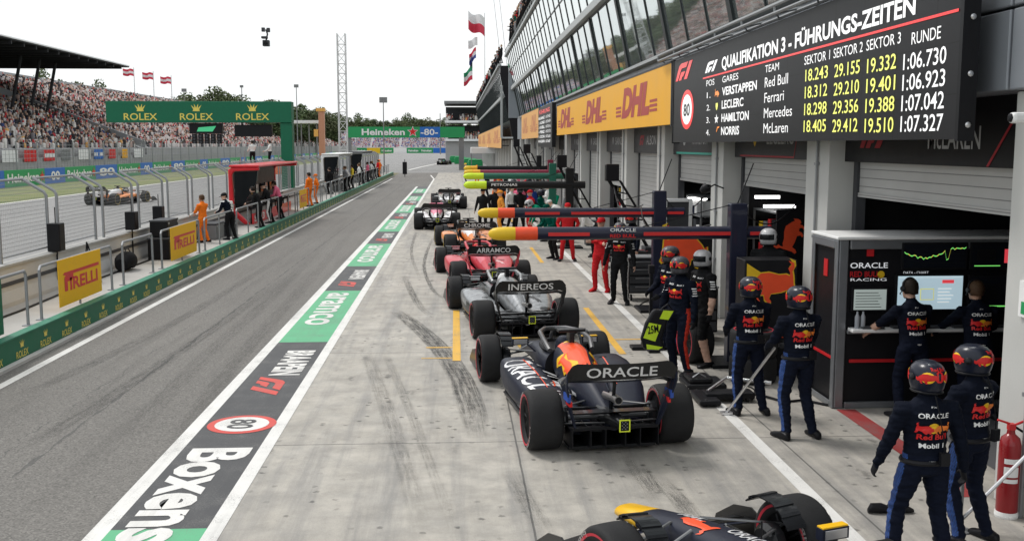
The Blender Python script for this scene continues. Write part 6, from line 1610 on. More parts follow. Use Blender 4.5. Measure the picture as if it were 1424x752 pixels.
# control boxes on the fence, bag, crates, stools
def boxthing(name, label, cat, x0, x1, y0, y1, z0, z1, mat, bevel=.02, group=None):
    t = thing(name, label, cat, ((x0 + x1) / 2, (y0 + y1) / 2, z0), 0, group); W = world_parts(t)
    mb = MB(); mb.box(x0, x1, y0, y1, z0, z1 - .05); W("body", mb, mat, bevel=bevel)
    mb = MB(); mb.box(x0 - .01, x1 + .01, y0 - .01, y1 + .01, z1 - .049, z1); W("lid", mb, M_dgrey, bevel=.01)
    for yy in (y0 + .1, y1 - .1):
        mb = MB(); mb.box(x1 + .001, x1 + .02, yy - .03, yy + .03, z1 - .12, z1 - .06); W("latch", mb, M_alu)
    return t
def fence_box(label, y, z, h):
    t = thing("signal_box", label, "signal box", (-8.95, y, z), 0, "black signal boxes on the catch fence"); W = world_parts(t)
    mb = MB(); mb.box(-9.0, -8.72, y - .16, y + .16, z, z + h); W("housing", mb, M_black, bevel=.02); mb = MB(); mb.tube([(-8.86, y, z), (-8.86, y, WZ)], .02, 6); mb.tube([(-8.86, y, z + h), (-8.86, y, z + h + .35)], .012, 5); W("stem", mb, M_black)
p = at(88, 350, 1.25); fence_box("black signal box on the catch fence behind the first yellow banner", p.y, 1.27, .62)
p = at(195, 322, 1.25); fence_box("small black signal box on the catch fence above the black bag", p.y, 1.3, .5)
p = at(237, 312, 1.25); fence_box("black signal box on the catch fence above the stacked crates", p.y, 1.3, .5)
p = at(176, 376, WZ); t = thing("duffel_bag", "round black duffel bag on the walkway against the concrete wall", "bag", (p.x, p.y, WZ)); W = world_parts(t)
bx, by = min(p.x, -8.2), p.y
mb = MB(); mb.loft([[(bx + math.cos(a) * r, by + y_, WZ + .02 + r * 1.0 + math.sin(a) * r * .95 + .03 * noise.noise(Vector((math.cos(a) * 3, y_ * 6, 1)))) for a in np.linspace(0, 2 * math.pi, 18, endpoint=False)] for y_, r in ((-.42, .05), (-.40, .16), (-.2, .23), (0, .24), (.2, .23), (.38, .17), (.42, .05))]); W("body", mb, K_black, smooth=True)
mb = MB(); mb.tube([(bx + .05, by - .2, WZ + .46), (bx + .03, by - .1, WZ + .56), (bx + .03, by + .1, WZ + .56), (bx + .05, by + .2, WZ + .46)], .015, 6); W("strap", mb, M_black)
boxthing("flight_case", "black flight case at the bottom of the stack left of the orange marshal", "case", -8.6, -8.0, 28.9, 30.2, WZ + .005, WZ + .62, M_black, group="flight cases by the marshal")
boxthing("flight_case", "smaller black flight case on top of the stack left of the orange marshal", "case", -8.55, -8.05, 29.0, 30.1, WZ + .626, WZ + 1.1, M_black, group="flight cases by the marshal")
boxthing("flight_case", "dark grey case beside the person in white shirt", "case", -8.35, -7.9, 36.3, 37.2, WZ + .005, WZ + .5, M_dgrey, group="flight cases by the marshal")
boxthing("flight_case", "flat silver case on the walkway behind the marshal", "case", -8.7, -8.1, 35.0, 36.2, WZ + .005, WZ + .55, M_grey, group="flight cases by the marshal")
# folded stand with cables near the first banner
t = thing("cable_stand", "spindly black cable stand against the wall behind the first banner", "stand", (-8.6, 22.0, WZ)); W = world_parts(t)
p = at(90, 395, WZ); cx_, cy_ = -8.6, p.y + .3
mb = MB(); mb.tube([(cx_, cy_ - .25, WZ), (cx_, cy_, WZ + .95)], .015, 6); mb.tube([(cx_, cy_ + .25, WZ), (cx_, cy_, WZ + .95)], .015, 6); mb.tube([(cx_ + .3, cy_, WZ), (cx_, cy_, WZ + .95)], .015, 6); W("legs_frame", mb, M_black)
mb = MB(); mb.lathe([(.05, 0), (.16, .01), (.16, .1), (.05, .12)], 16, 0, Matrix.Translation((cx_ + .1, cy_, WZ + .005))); W("cable_reel", mb, M_black)
mb = MB(); mb.tube([(-8.5, 10, WZ + .02), (-8.45, 16, WZ + .02), (-8.4, 20, WZ + .02), (-8.55, 24, WZ + .02), (-8.5, 30, WZ + .02)], .022, 6); tag(mb.build("ground_cable", M_black, smooth=True), "black cable running along the foot of the concrete wall", "cable")

# ---- pit stands on the wall
def pit_stand(label, y0, y1, z1, frame, inner, letter=None, x0=-8.82, x1=-7.95, sgn=True):
    t = thing("pit_stand", label, "pit stand", ((x0 + x1) / 2, y0, WZ), 0, "team pit stands along the wall"); W = world_parts(t)
    def shell(name, m, d, pts, ya, yb, mat, bv=.04):
        mb = MB(); n = len(pts)
        mb.add([(x, yy, z) for yy in (ya, yb) for x, z in pts], [tuple(range(n)), tuple(range(2 * n - 1, n - 1, -1))] + [(k, (k + 1) % n, (k + 1) % n + n, k + n) for k in range(n)])
        return W(name, mb, mat, bevel=bv)
    z0 = WZ + .01
    side = [(x0 - .25, z0 + .55), (x0 - .25, z1 - .1), (x0 - .12, z1), (x1 + .1, z1), (x1 + .1, z1 - .12), (x0 - .02, z1 - .16), (x0 - .1, z1 - .3), (x0 - .05, z0 + .62), (x1 - .3, z0 + .02), (x1 - .55, z0 + .02)]
    shell("side_frame", 0, 0, side, y0, y0 + .22, frame); shell("side_frame", 0, 0, side, y1 - .22, y1, frame)
    mb = MB(); mb.box(x0 - .2, x1 + .12, y0 - .05, y1 + .05, z1 + .002, z1 + .09); W("roof", mb, frame, bevel=.03)
    shell('end_window', 0, 0, [(x0 - .02, z1 - .19), (x1 + .04, z1 - .15), (x1 - .02, z1 - .6), (x0 + .25, z0 + .72), (x0 - .02, z0 + .66)], y0 + .09, y0 + .13, M_glassd, 0)
    mb = MB(); mb.box(x0 - .2, x0 - .12, y0 + .22, y1 - .22, z0, z1 - .05); W("back_panel", mb, inner)
    mb = MB(); mb.box(x0 - .11, x0 + .3, y0 + .24, y1 - .24, z0 + .82, z0 + .88); W("desk", mb, inner)
    n = max(3, int((y1 - y0) / 1.1))
    for k in range(n):
        yy = y0 + .5 + k * (y1 - y0 - 1) / (n - 1)
        mb = MB(); mb.box(x0 - .10, x0 - .06, yy - .3, yy + .3, z0 + 1.05, z0 + 1.45); W("monitor", mb, M_glassd, bevel=.01)
        mb = MB(); mb.lathe([(.14, .62), (.16, .66), (.14, .7)], 12, 0, Matrix.Translation((x1 - .35, yy, z0))); mb.tube([(x1 - .35, yy, z0), (x1 - .35, yy, z0 + .64)], .025, 6); W("stool", mb, M_black)
    mb = MB(); mb.box(x1 - .28, x1 - .22, y0 + .3, y1 - .2, z0, z0 + .42); fr = W("front_panel", mb, frame if letter else inner)
    if letter:
        mt = MB(); mt.text(letter, (x1 - .22, y0 + .5, z0 + .1), (0, 1, 0), (0, 0, 1), .26, 2.2, 0, .03, 0, .005); W("lettering", mt, M_white, fr, fix=False)
    return t
M_sred = pmat("stand_red", (.68, .02, .03), .35, coat=.3)
pit_stand("red framed pit stand with dark inside on the near pit wall", 41.5, 51.5, 2.72, M_sred, M_black, "SF-23")
pit_stand("white framed pit stand beyond the orange marshals", 70, 79, 2.95, M_white, M_dgrey)
pit_stand("dark pit stand at the far end of the pit wall", 88, 98, 3.0, M_grey, M_black)

# ================================================================== GANTRIES OVER THE TRACK
t = thing("start_gantry", "green start gantry with three gold crowns and wordmarks over the circuit", "gantry", (-9.6, 57, 0)); W = world_parts(t); GY = 57
gx0, gx1 = onY(147, 155, GY).x, onY(405, 155, GY).x; gz0, gz1 = onY(280, 170.5, GY).z, onY(280, 141, GY).z
mb = MB(); mb.box(gx0, gx1, GY, GY + .9, gz0, gz1); beam = W("beam", mb, M_rolexg, bevel=.02)
lx0 = onY(390, 200, GY).x
mb = MB(); mb.box(lx0, gx1 - .005, GY + .1, GY + .8, 0, gz0 - .002); W("leg", mb, M_rolexg, bevel=.02)
mt = MB()
for px in (195, 273, 351):
    x = onY(px, 155, GY).x
    mt.text("ROLEX", (x, GY, onY(px, 167, GY).z), (1, 0, 0), (0, 0, 1), .37, 1.78, 0, .01, 0, .006, 'c'); mt.flat([(a * .38, b * .34) for a, b in CROWN], (x, GY, onY(px, 150.5, GY).z), (1, 0, 0), (0, 0, 1), 1, 1, 0, .006)
W("lettering", mt, M_gold, beam, fix=False)
t = thing("start_light", "black start light unit with green flag panel under the green gantry", "start light", (onY(285, 180, GY).x, GY, gz0)); W = world_parts(t)
x0, x1 = onY(262, 180, GY).x, onY(308, 180, GY).x
mb = MB(); mb.box(x0, x1, GY + .2, GY + .5, onY(280, 186, GY).z, gz0 - .03); W("panel", mb, M_black); d = MB(); d.flat([(0, 0), (.85, 0), (1.05, .3), (.1, .22)], (x0 + .4, GY + .2, onY(280, 183, GY).z), (1, 0, 0), (0, 0, 1), 1, 1, 0, .01); W("flag_symbol", d, emat("panel_green", (.05, .45, .2), .35), fix=False)
for k in range(5):
    xx = x0 + .12 + k * (x1 - x0 - .1) / 5
    mb = MB(); mb.box(xx, xx + .25, GY + .2, GY + .45, onY(280, 200, GY).z, onY(280, 186.3, GY).z); l = W("light_column", mb, M_black, bevel=.02)
    for q in range(3):
        mb = MB(); mb.disc((xx + .125, GY + .2, onY(280, 198, GY).z + .17 * q), (1, 0, 0), (0, 0, 1), .06, 0, .004); W("lens", mb, M_dgrey, l, fix=False)
t = thing("overhead_screen", "blank black screen hanging under the right side of the green gantry", "screen", (onY(351, 180, GY).x, GY, gz0)); W = world_parts(t)
mb = MB(); mb.box(onY(325, 180, GY).x, onY(377, 180, GY).x, GY + .2, GY + .5, onY(350, 190, GY).z, gz0 - .12); W("panel", mb, M_black, bevel=.02); mb = MB()
for px in (335, 367): mb.box(onY(px, 180, GY).x - .04, onY(px, 180, GY).x + .04, GY + .3, GY + .38, gz0 - .119, gz0 - .003)
W("hanger", mb, M_dgrey)
# second gantry
GY2 = 150; t = thing("finish_gantry", "green and blue gantry with white wordmark and red star across the pit exit", "gantry", (-8, GY2, 0)); W = world_parts(t)
hx = lambda px: onY(px, 185, GY2).x; hz = lambda py: onY(560, py, GY2).z
mb = MB(); mb.box(hx(482), hx(646), GY2, GY2 + 1, hz(191.5), hz(176.5)); beam = W("beam", mb, M_heing)
mb = MB(); mb.box(hx(584), hx(612), GY2 - .02, GY2 - .002, hz(191.4), hz(176.6)); W("blue_panel", mb, M_blue)
for a, b in ((638, 645), (483, 488)):
    mb = MB(); mb.box(hx(a), hx(b), GY2 + .2, GY2 + .8, 0, hz(191.6)); W("leg", mb, M_grey)
mt = MB(); U_, V_ = (1, 0, 0), (0, 0, 1)
mt.text("Heineken", (hx(503), GY2, hz(187.8)), U_, V_, hz(179.3) - hz(187.8), hx(563) - hx(503), 0, .03, 0, .03)
mt.flat(STAR, (hx(574), GY2, hz(183.5)), U_, V_, .85, .85, 0, .03); mt.flat(STAR, (hx(574), GY2, hz(183.5)), U_, V_, .68, .68, 1, .05)
mt.text("-80-", (hx(585), GY2, hz(187.8)), U_, V_, hz(179.3) - hz(187.8), hx(609) - hx(585), 0, .02, 0, .03)
W("lettering", mt, [M_white, M_hred], beam, fix=False)
# light on a pole by the pit exit, barriers, umbrellas
t = thing("signal_post", "small black signal light on a thin post at the pit exit", "signal", (onY(563, 240, 118).x, 118, 0)); W = world_parts(t); x = onY(563, 240, 118).x
mb = MB(); mb.tube([(x, 118, 0), (x, 118, 2.0)], .05, 6); W("post", mb, M_grey); mb = MB(); mb.box(x - .25, x + .25, 117.8, 118.1, .3, 1.7); W("light_box", mb, M_black, bevel=.04)
for i in range(5):
    mb = MB(); p = at(652 - 6.5 * i, 234 - 1.9 * i); mb.box(p.x - .1, p.x + 2.2, p.y, p.y + 4, 0, 1.1); mb.box(p.x, p.x + 2.1, p.y + .1, p.y + 3.9, 1.101, 1.35)
    tag(mb.build("foam_barrier", M_heing, bevel=.1), "green foam barrier block at the end of the pit garages", "barrier", "green barrier blocks at the pit exit")
t = thing("tent", "white canopy tent beside the far pit building", "tent", (4.0, 150, 0)); W = world_parts(t)
mb = MB(); mb.box(2.2, 6, 146, 150, 2.4, 3.3); W("canopy", mb, M_white, bevel=.1)
for a in (2.3, 5.9): mb = MB(); mb.tube([(a, 146.2, 0), (a, 146.2, 2.4)], .06, 6); W("leg", mb, M_grey)

# ================================================================== FAR SIDE: HOARDING, FENCE, GRANDSTANDS
AX = -38.2
t = thing("trackside_hoarding", "long green and blue trackside hoarding with white wordmarks below the grandstand", "hoarding", (AX, 120, 0)); W = world_parts(t)
mb = MB(); mt = MB(); y = 60; i = 0
while y < 330:
    w = 8.6 if i % 2 == 0 else 5.0
    if i % 4 == 3: w = 7
    mb.box(AX - .2, AX, y, y + w - .03, 0, 1.45, 0 if i % 2 == 0 else 1)
    if i % 2 == 0:
        mt.text("Heineken" if i % 4 == 0 else "Boldochen", (AX, y + .5, .4), (0, 1, 0), (0, 0, 1), .75, w - 1.9, 0, .03, 0, .03); mt.flat(STAR, (AX, y + w - .7, .75), (0, 1, 0), (0, 0, 1), .55, .55, 1, .04)
    else: mt.text("-00-" if i % 4 == 1 else "80", (AX, y + w / 2, .35), (0, 1, 0), (0, 0, 1), .8, w * .7, 0, .03, 0, .03, 'c')
    y += w; i += 1
pan = W("panel", mb, [M_heing, M_blue]); W("lettering", mt, [M_white, M_hred], pan, fix=False)
t = thing("debris_fence", "tall grey debris fence behind the trackside hoarding", "fence", (-39, 150, 0)); W = world_parts(t)
for y in np.arange(62, 330, 4.6):
    mb = MB(); mb.tube([(-39.2, y, 0), (-39.2, y, 3.9), (-38.7, y, 4.4)], .07, 5); W("post", mb, M_steel)
mb = MB()
for z in np.arange(1.6, 4.0, .4): mb.tube([(-39.2, 62, z), (-39.2, 330, z)], .018, 3)
for y in np.arange(62, 330, .75): mb.tube([(-39.2, y, 1.4), (-39.2, y, 3.9)], .014, 3)
W("wire_mesh", mb, M_steel)
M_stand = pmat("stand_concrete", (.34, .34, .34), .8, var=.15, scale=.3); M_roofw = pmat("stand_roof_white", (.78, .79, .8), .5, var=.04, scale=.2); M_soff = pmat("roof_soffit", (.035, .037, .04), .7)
def crowd(name, label, x0, z0, slope, rows, y0, y1, dy, cols, seed, front=-1, dens=.93, dxr=.85, axis='x', cx=0, arc=None, scale=1.0):
    r = np.random.default_rng(seed); P = []
    for k in range(rows):
        ys = np.arange(y0, y1, dy) + r.uniform(-.12, .12, len(np.arange(y0, y1, dy))); keep = (r.random(len(ys)) < dens) & ((ys % 13.0) > 1.0) & (np.sin(ys * .31 + k * .5) + np.sin(ys * .83 - k * .9) > -1.72); ys = ys[keep]
        xs = np.full(len(ys), x0 + front * k * dxr) + r.uniform(-.15, .15, len(ys)); zs = np.full(len(ys), z0 + slope * k * dxr)
        P.append(np.stack([xs, ys, zs], 1) if axis == 'x' else np.stack([ys, xs, zs], 1))
    P = np.concatenate(P); n = len(P); st = r.random(n) < .22
    ang = np.linspace(0, 2 * np.pi, 6, endpoint=False)
    tv = np.array([(np.cos(a) * .24, np.sin(a) * .24, 0.0) for a in ang] + [(np.cos(a) * .25, np.sin(a) * .25, .5) for a in ang] + [(np.cos(a) * .09, np.sin(a) * .09, .62) for a in ang])
    hv = np.array([(np.cos(a) * .115, np.sin(a) * .115, .60) for a in ang] + [(np.cos(a) * .13, np.sin(a) * .13, .76) for a in ang] + [(np.cos(a) * .07, np.sin(a) * .07, .89) for a in ang])
    f = []
    for l in range(2):
        for k in range(6): f.append((l * 6 + k, l * 6 + (k + 1) % 6, (l + 1) * 6 + (k + 1) % 6, (l + 1) * 6 + k))
    quads = np.array(f); cap = np.array([[12, 13, 14, 15], [12, 15, 16, 17]])
    fq = np.concatenate([quads, cap])
    sc = r.uniform(.9, 1.12, (n, 1, 1)) * scale
    V1 = tv[None] * sc; V2 = hv[None] * sc
    lean = r.uniform(-.06, .06, (n, 1)); V2[:, :, 0] += lean; V2[:, :, 1] += r.uniform(-.07, .07, (n, 1))
    up = (st * .42)[:, None]
    V1[:, :, 2] += up * (V1[:, :, 2] > .01); V2[:, :, 2] += up
    V = np.concatenate([V1, V2], 1) + P[:, None, :]; V = V.reshape(-1, 3)
    base = (np.arange(n) * 36)[:, None, None]
    F = np.concatenate([base + fq[None], base + 18 + fq[None]], 1).reshape(-1, 4)
    me = bpy.data.meshes.new(name); me.vertices.add(len(V)); me.vertices.foreach_set('co', V.ravel())
    me.loops.add(F.size); me.loops.foreach_set('vertex_index', F.ravel().astype(np.int32))
    me.polygons.add(len(F)); me.polygons.foreach_set('loop_start', np.arange(0, F.size, 4, dtype=np.int32))
    mi = np.tile(np.concatenate([np.zeros(len(fq)), np.ones(len(fq))]), n).astype(np.int32); me.update(calc_edges=True)
    me.materials.append(cols[0]); me.materials.append(cols[1]); me.polygons.foreach_set('material_index', mi); me.update()
    stuff(link(name, me), label, "crowd")
def island_ramp(name, cols):
    s = Sh(name); g = s.N.new('ShaderNodeNewGeometry'); rp = s.N.new('ShaderNodeValToRGB'); rp.color_ramp.interpolation = 'CONSTANT'
    el = rp.color_ramp.elements
    while len(el) < len(cols): el.new(.5)
    tot = sum(c[1] for c in cols); acc = 0
    for e, (c, w) in zip(el, cols): e.position = acc / tot; e.color = (*c, 1); acc += w
    s.L.new(s.math('FRACT', s.math('ADD', g.outputs['Random Per Island'], s.math('MULTIPLY', s.noise(.35, 2), .8))), rp.inputs['Fac']); s.col(rp.outputs['Color']); s.rough(.9); return s.m
C_cloth = island_ramp("crowd_clothes", [((.55, .53, .51), 5), ((.02, .02, .024), 9), ((.36, .03, .04), 1.6), ((.16, .15, .16), 4), ((.45, .33, .29), 3), ((.03, .05, .14), 2), ((.62, .60, .56), 3), ((.6, .32, .1), 1), ((.3, .25, .2), 2)])
C_head = island_ramp("crowd_heads", [((.42, .27, .20), 5), ((.06, .04, .03), 4), ((.55, .5, .47), 3), ((.45, .03, .03), 1.5), ((.25, .15, .10), 2), ((.02, .02, .03), 2)])
C_clothr = island_ramp("crowd_clothes_light", [((.6, .56, .54), 5), ((.48, .2, .19), 2), ((.03, .03, .035), 8), ((.5, .38, .35), 3), ((.2, .18, .2), 3), ((.65, .62, .6), 3), ((.5, .05, .06), 1)])
# covered stand
sa = thing("grandstand", "covered grandstand with white cantilever roof and slanted dark columns at the left edge", "grandstand", (-50, 110, 0)); W = world_parts(sa)
A0, A1 = 70, 152
def ysweep(pts, y0, y1):
    mb = MB(); n = len(pts); mb.add([(x, yy, z) for yy in (y0, y1) for x, z in pts], [tuple(range(n)), tuple(range(2 * n - 1, n - 1, -1))] + [(k, (k + 1) % n, (k + 1) % n + n, k + n) for k in range(n)]); return mb
W("seating_tier", ysweep([(-45, 0), (-45, 3.2), (-46, 3.2), (-64, 10.6), (-66, 10.6), (-66, 0)], A0, A1), M_stand)
W("roof", ysweep([(-50, 15.6), (-50, 15.75), (-51.6, 16.75), (-66, 18.0), (-74, 18.0), (-74, 15.6)], A0, A1 + 11), M_roofw)  # front edge shaped with a backward slope to catch skylight and look brighter
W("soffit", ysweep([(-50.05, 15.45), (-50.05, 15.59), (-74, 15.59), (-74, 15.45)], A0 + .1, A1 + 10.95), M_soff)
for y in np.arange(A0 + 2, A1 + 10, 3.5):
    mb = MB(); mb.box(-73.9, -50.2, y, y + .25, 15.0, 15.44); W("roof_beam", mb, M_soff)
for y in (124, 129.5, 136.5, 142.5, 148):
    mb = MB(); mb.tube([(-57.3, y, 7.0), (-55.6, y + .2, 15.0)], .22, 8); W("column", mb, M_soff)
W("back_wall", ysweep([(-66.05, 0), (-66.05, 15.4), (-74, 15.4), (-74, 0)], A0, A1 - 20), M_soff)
W("lounge_front", ysweep([(-65.4, 11.2), (-65.4, 12.0), (-66, 12.0), (-66, 11.2)], A0, A1 - 20), M_roofw)
W("lounge_window", ysweep([(-65.7, 12.0), (-65.7, 14.2), (-66, 14.2), (-66, 12.0)], A0, A1 - 20), M_glassd)
W("lounge_fascia", ysweep([(-65.3, 14.2), (-65.3, 15.3), (-66, 15.3), (-66, 14.2)], A0, A1 - 20), pmat("lounge_grey", (.35, .36, .38), .6))
for y in np.arange(A0 + 1, A1 - 20, 2.2):
    mb = MB(); mb.box(-65.72, -65.6, y, y + .2, 12.01, 14.19); W("mullion", mb, M_grey)
crowd("spectator_crowd", "crowd seated below the covered grandstand roof", -46.3, 3.3, .41, 19, A0 + 20, A1 - .5, .62, (C_cloth, C_head), 1)
# open stand
sb = thing("grandstand", "long open grandstand packed with spectators beyond the covered one", "grandstand", (-50, 260, 0)); W = world_parts(sb)
W("seating_tier", ysweep([(-45, 0), (-45, 3.2), (-46, 3.2), (-72, 14.2), (-73, 14.2), (-73, 0)], A1 + 1, 470), M_stand)
W("back_rail", ysweep([(-73, 14.2), (-73, 15.4), (-73.2, 15.4), (-73.2, 14.2)], A1 + 1, 470), M_steel)
crowd("spectator_crowd", "crowd filling the open grandstand beyond the covered one", -46.3, 3.3, .42, 31, A1 + 2, 300, .66, (C_clothr, C_head), 2)
crowd("spectator_crowd", "crowd filling the farthest part of the open grandstand", -46.3, 3.3, .42, 31, 300, 468, .8, (C_clothr, C_head), 3)
# staircase wall dividing the two stands
W = world_parts(sb); mb = ysweep([(-45, 3.2), (-45, 4.2), (-66, 12.2), (-66, 10.8)], A1 + .1, A1 + .5); W("stair_rail", mb, M_steel)
# front wall of the stands with banners and flags
fw_ = thing("stand_wall", "grey retaining wall below the grandstand seats", "wall", (-44.5, 200, 0)); W = world_parts(fw_)
W("wall_panel", ysweep([(-44.5, 0), (-44.5, 2.2), (-44.95, 2.2), (-44.95, 0)], 60, 470), M_stand)
bc = [("blue", M_blue), ("white", M_white), ("red", M_hred), ("red and white", M_hred), ("pale grey", M_grey), ("white", M_white), ("blue", M_blue), ("red", M_hred), ("orange", M_dhl), ("white", M_white)]
bl = ["blue cloth banner hanging on the stand wall at the left edge", "white cloth banner second from the left on the stand wall", "red cloth banner between white banners on the stand wall", "wide red banner with white band on the stand wall", "grey cloth banner left of the tricolour banner", "white cloth banner right of the tricolour banner", "tricolour red white and blue banner on the stand wall", "red cloth banner near the black start light", "orange cloth banner on the stand wall", "white cloth banner farthest along the stand wall"]
for i, (c, m) in enumerate(bc):
    y = 98 + i * 5.2; mb = MB(); w = 2.4 + (i * 7 % 4) * .5; n = 8
    for k in range(n):
        a, b = k / n, (k + 1) / n; dx = lambda f: -44.38 + .05 * math.sin(f * 17 + i)
        mb.quad((dx(a), y + w * a, 1.9), (dx(b), y + w * b, 1.9), (dx(b) + .03, y + w * b, 3.1), (dx(a) + .03, y + w * a, 3.1), 0)
        if i in (3, 6): mb.quad((dx(a) + .012, y + w * a, 2.3), (dx(b) + .012, y + w * b, 2.3), (dx(b) + .03, y + w * b, 2.72), (dx(a) + .03, y + w * a, 2.72), 1)
    o = mb.build("cloth_banner", [m, M_white]); md = o.modifiers.new("t", 'SOLIDIFY'); md.thickness = .01
    tag(o, bl[i], "banner", "cloth banners on the stand wall")
# marshal post behind the wall (white shirts, orange box)
t = thing("marshal_post", "white scaffold camera platform with orange skirt beyond the catch fence", "platform", (-11, 72, 0)); W = world_parts(t)
px_ = onY(365, 225, 72).x
mb = MB(); mb.box(px_ - 1.6, px_ + 1.2, 72, 73.5, 1.6, 2.2); W("skirt", mb, M_orange, bevel=.03); mb = MB()
for a in (-1.5, 1.1):
    for b in (72.1, 73.4): mb.tube([(px_ + a, b, 0), (px_ + a, b, 3.2)], .04, 6)
W("scaffold", mb, M_steel)
for i, (dx, c) in enumerate(((-.8, K_white), (.4, K_white))):
    person("camera operator in white standing on the " + ("left" if i == 0 else "right") + " side of the orange platform", (px_ + dx, 72.7, 2.2), 40 + 60 * i, 'hold', res=.03, h=1.7, top=c, bottom=K_black, hat='hair', group="camera operators on the orange platform")
# end of the straight: hoardings and stand
t = thing("end_hoarding", "coloured advertising hoardings closing the end of the straight", "hoarding", (-20, 470, 0)); W = world_parts(t)
mb = MB(); x = -46
k = 0
while x < 14: mb.box(x, x + 5.9, 470, 470.4, 0, 2.4, (0, 3, 0, 2, 0, 0, 1, 0, 2)[k % 9]); x += 6; k += 1
W("panel", mb, [M_heing, M_blue, M_white, M_yellow])
mt = MB(); x = -46; k = 0
while x < 14:
    if (0, 3, 0, 2, 0, 0, 1, 0, 2)[k % 9] == 0: mt.text("Heineken", (x + .6, 470, .7), (1, 0, 0), (0, 0, 1), 1.0, 4.6, 0, .03, 0, .05)
    x += 6; k += 1
W("lettering", mt, M_white, fix=False)
st = thing("grandstand", "low grandstand full of spectators facing the camera at the end of the straight", "grandstand", (-20, 480, 0)); W = world_parts(st)
mb = MB(); mb.add([(x, y, z) for x in (-60, 18) for y, z in ((474, 0), (474, 2.5), (500, 11), (501, 11), (501, 0))], [(0, 1, 2, 3, 4), (9, 8, 7, 6, 5)] + [(k, (k + 1) % 5, (k + 1) % 5 + 5, k + 5) for k in range(5)]); W("seating_tier", mb, M_stand)
C_clothb = island_ramp("crowd_clothes_blue", [((.5, .48, .52), 4), ((.12, .16, .38), 4), ((.5, .2, .25), 2), ((.05, .05, .08), 2), ((.55, .5, .5), 3)])
crowd("spectator_crowd", "crowd in blue and white tones at the end of the straight", 475, 2.6, .325, 28, -59, 17, .75, (C_clothb, C_head), 5, front=1, axis='y', dxr=.9, scale=1.15)
# building with terraces right of the second gantry
t = thing("grandstand", "tall tiered terrace with dark roof bands beyond the far pit building", "grandstand", (6, 240, 0)); W = world_parts(t)
for k, z in enumerate((4.5, 8.6)):
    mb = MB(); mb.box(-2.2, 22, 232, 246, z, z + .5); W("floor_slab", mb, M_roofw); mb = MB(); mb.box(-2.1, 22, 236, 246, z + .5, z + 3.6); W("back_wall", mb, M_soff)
    crowd("spectator_crowd", ("lower", "upper")[k] + " row of spectators on the tall tiered terrace", 232.6, z + .5, .3, 4, -1.8, 6, .6, (C_cloth, C_head), 8 + k, front=1, axis='y')
mb = MB(); mb.box(-2.4, 22, 231, 247, 12.8, 13.4); W("roof", mb, M_grey); mb = MB(); mb.box(-2.2, 22, 233, 246, 0, 4.49); W("base_wall", mb, M_stand)

# ================================================================== MASTS, FLAGS, HANGING CAMERA
def lattice(label, px, pyt, Y, wd, m):
    p = onY(px, pyt, Y); x, h = p.x, p.z; t = thing("lattice_mast", label, "mast", (x, Y, 0)); W = world_parts(t)
    mb = MB(); a = wd / 2
    for dx in (-a, a):
        for dy in (-a, a): mb.tube([(x + dx, Y + dy, 0), (x + dx, Y + dy, h)], .06, 5)
    W("leg", mb, m) if False else None
    legs = mb; br = MB(); z = 0; k = 0
    while z < h - wd:
        for (a1, b1), (a2, b2) in ((((-a, -a)), (a, -a)), ((a, -a), (a, a)), ((a, a), (-a, a)), ((-a, a), (-a, -a))):
            br.tube([(x + a1, Y + b1, z), (x + a2, Y + b2, z + wd * 1.2)], .03, 4); br.tube([(x + a1, Y + b1, z), (x + a2, Y + b2, z)], .03, 4)
        z += wd * 1.2; k += 1
    W("upright_frame", legs, m); W("bracing", br, m)
lattice("tall pale lattice mast rising behind the pit stands", 474.5, 47, 112, .85, pmat("mast_pale", (.6, .6, .6), .5, .3))
def mast(label, px, pyt, Y, r=.09, head=True):
    p = onY(px, pyt, Y); t = thing("light_mast", label, "mast", (p.x, Y, 0), 0, "thin masts in the distance"); W = world_parts(t)
    mb = MB(); mb.tube([(p.x, Y, 0), (p.x, Y, p.z)], r, 6, rads=[r, r * .6]); W("pole", mb, M_grey)
    if head: mb = MB(); mb.box(p.x - .5, p.x + .5, Y - .2, Y + .2, p.z, p.z + .7); W("lamp_head", mb, M_grey)
mast("slim mast with small lamp head left of the second gantry's wordmark", 533, 143, 135); mast("slim dark mast beside the trees right of the green gantry", 412, 122, 240, .14); mast("short mast with lamp head above the open grandstand", 256, 128, 230, .1); mast("short mast over the trees at the end of the straight", 612, 158, 420, .25, False); mast("thin mast over the grandstand at the end of the straight", 336, 122, 320, .2, True)
t = thing("chimney_tower", "orange tower with yellow box among the far trees", "tower", (onY(447, 180, 250).x, 250, 0)); W = world_parts(t); x = onY(447, 180, 250).x
mb = MB(); mb.box(x - .7, x + .7, 250, 251.4, 0, onY(447, 153, 250).z); W("shaft", mb, pmat("tower_orange", (.5, .24, .15), .6), bevel=.1); mb = MB(); mb.box(x - 1.2, x + .9, 249.8, 251.6, onY(447, 155, 250).z, onY(447, 153, 250).z + .4); mb.box(x - 1.8, x - .8, 249.8, 251, onY(447, 190, 250).z, onY(447, 180, 250).z); W("head", mb, pmat("tower_yellow", (.75, .4, .1), .6))
t = thing("stand_canopy", "flat pale canopy roof among the trees right of the green gantry", "canopy", (onY(425, 170, 260).x, 260, 0)); W = world_parts(t); xa, xb = onY(398, 170, 260).x, onY(446, 170, 260).x; zc = onY(420, 172, 260).z
mb = MB(); mb.box(xa, xb, 255, 265, zc, zc + .7); W("roof", mb, M_roofw)
for q in np.linspace(xa + .5, xb - .5, 5): mb = MB(); mb.tube([(q, 256, 0), (q, 256, zc)], .15, 6); W("leg", mb, M_grey)
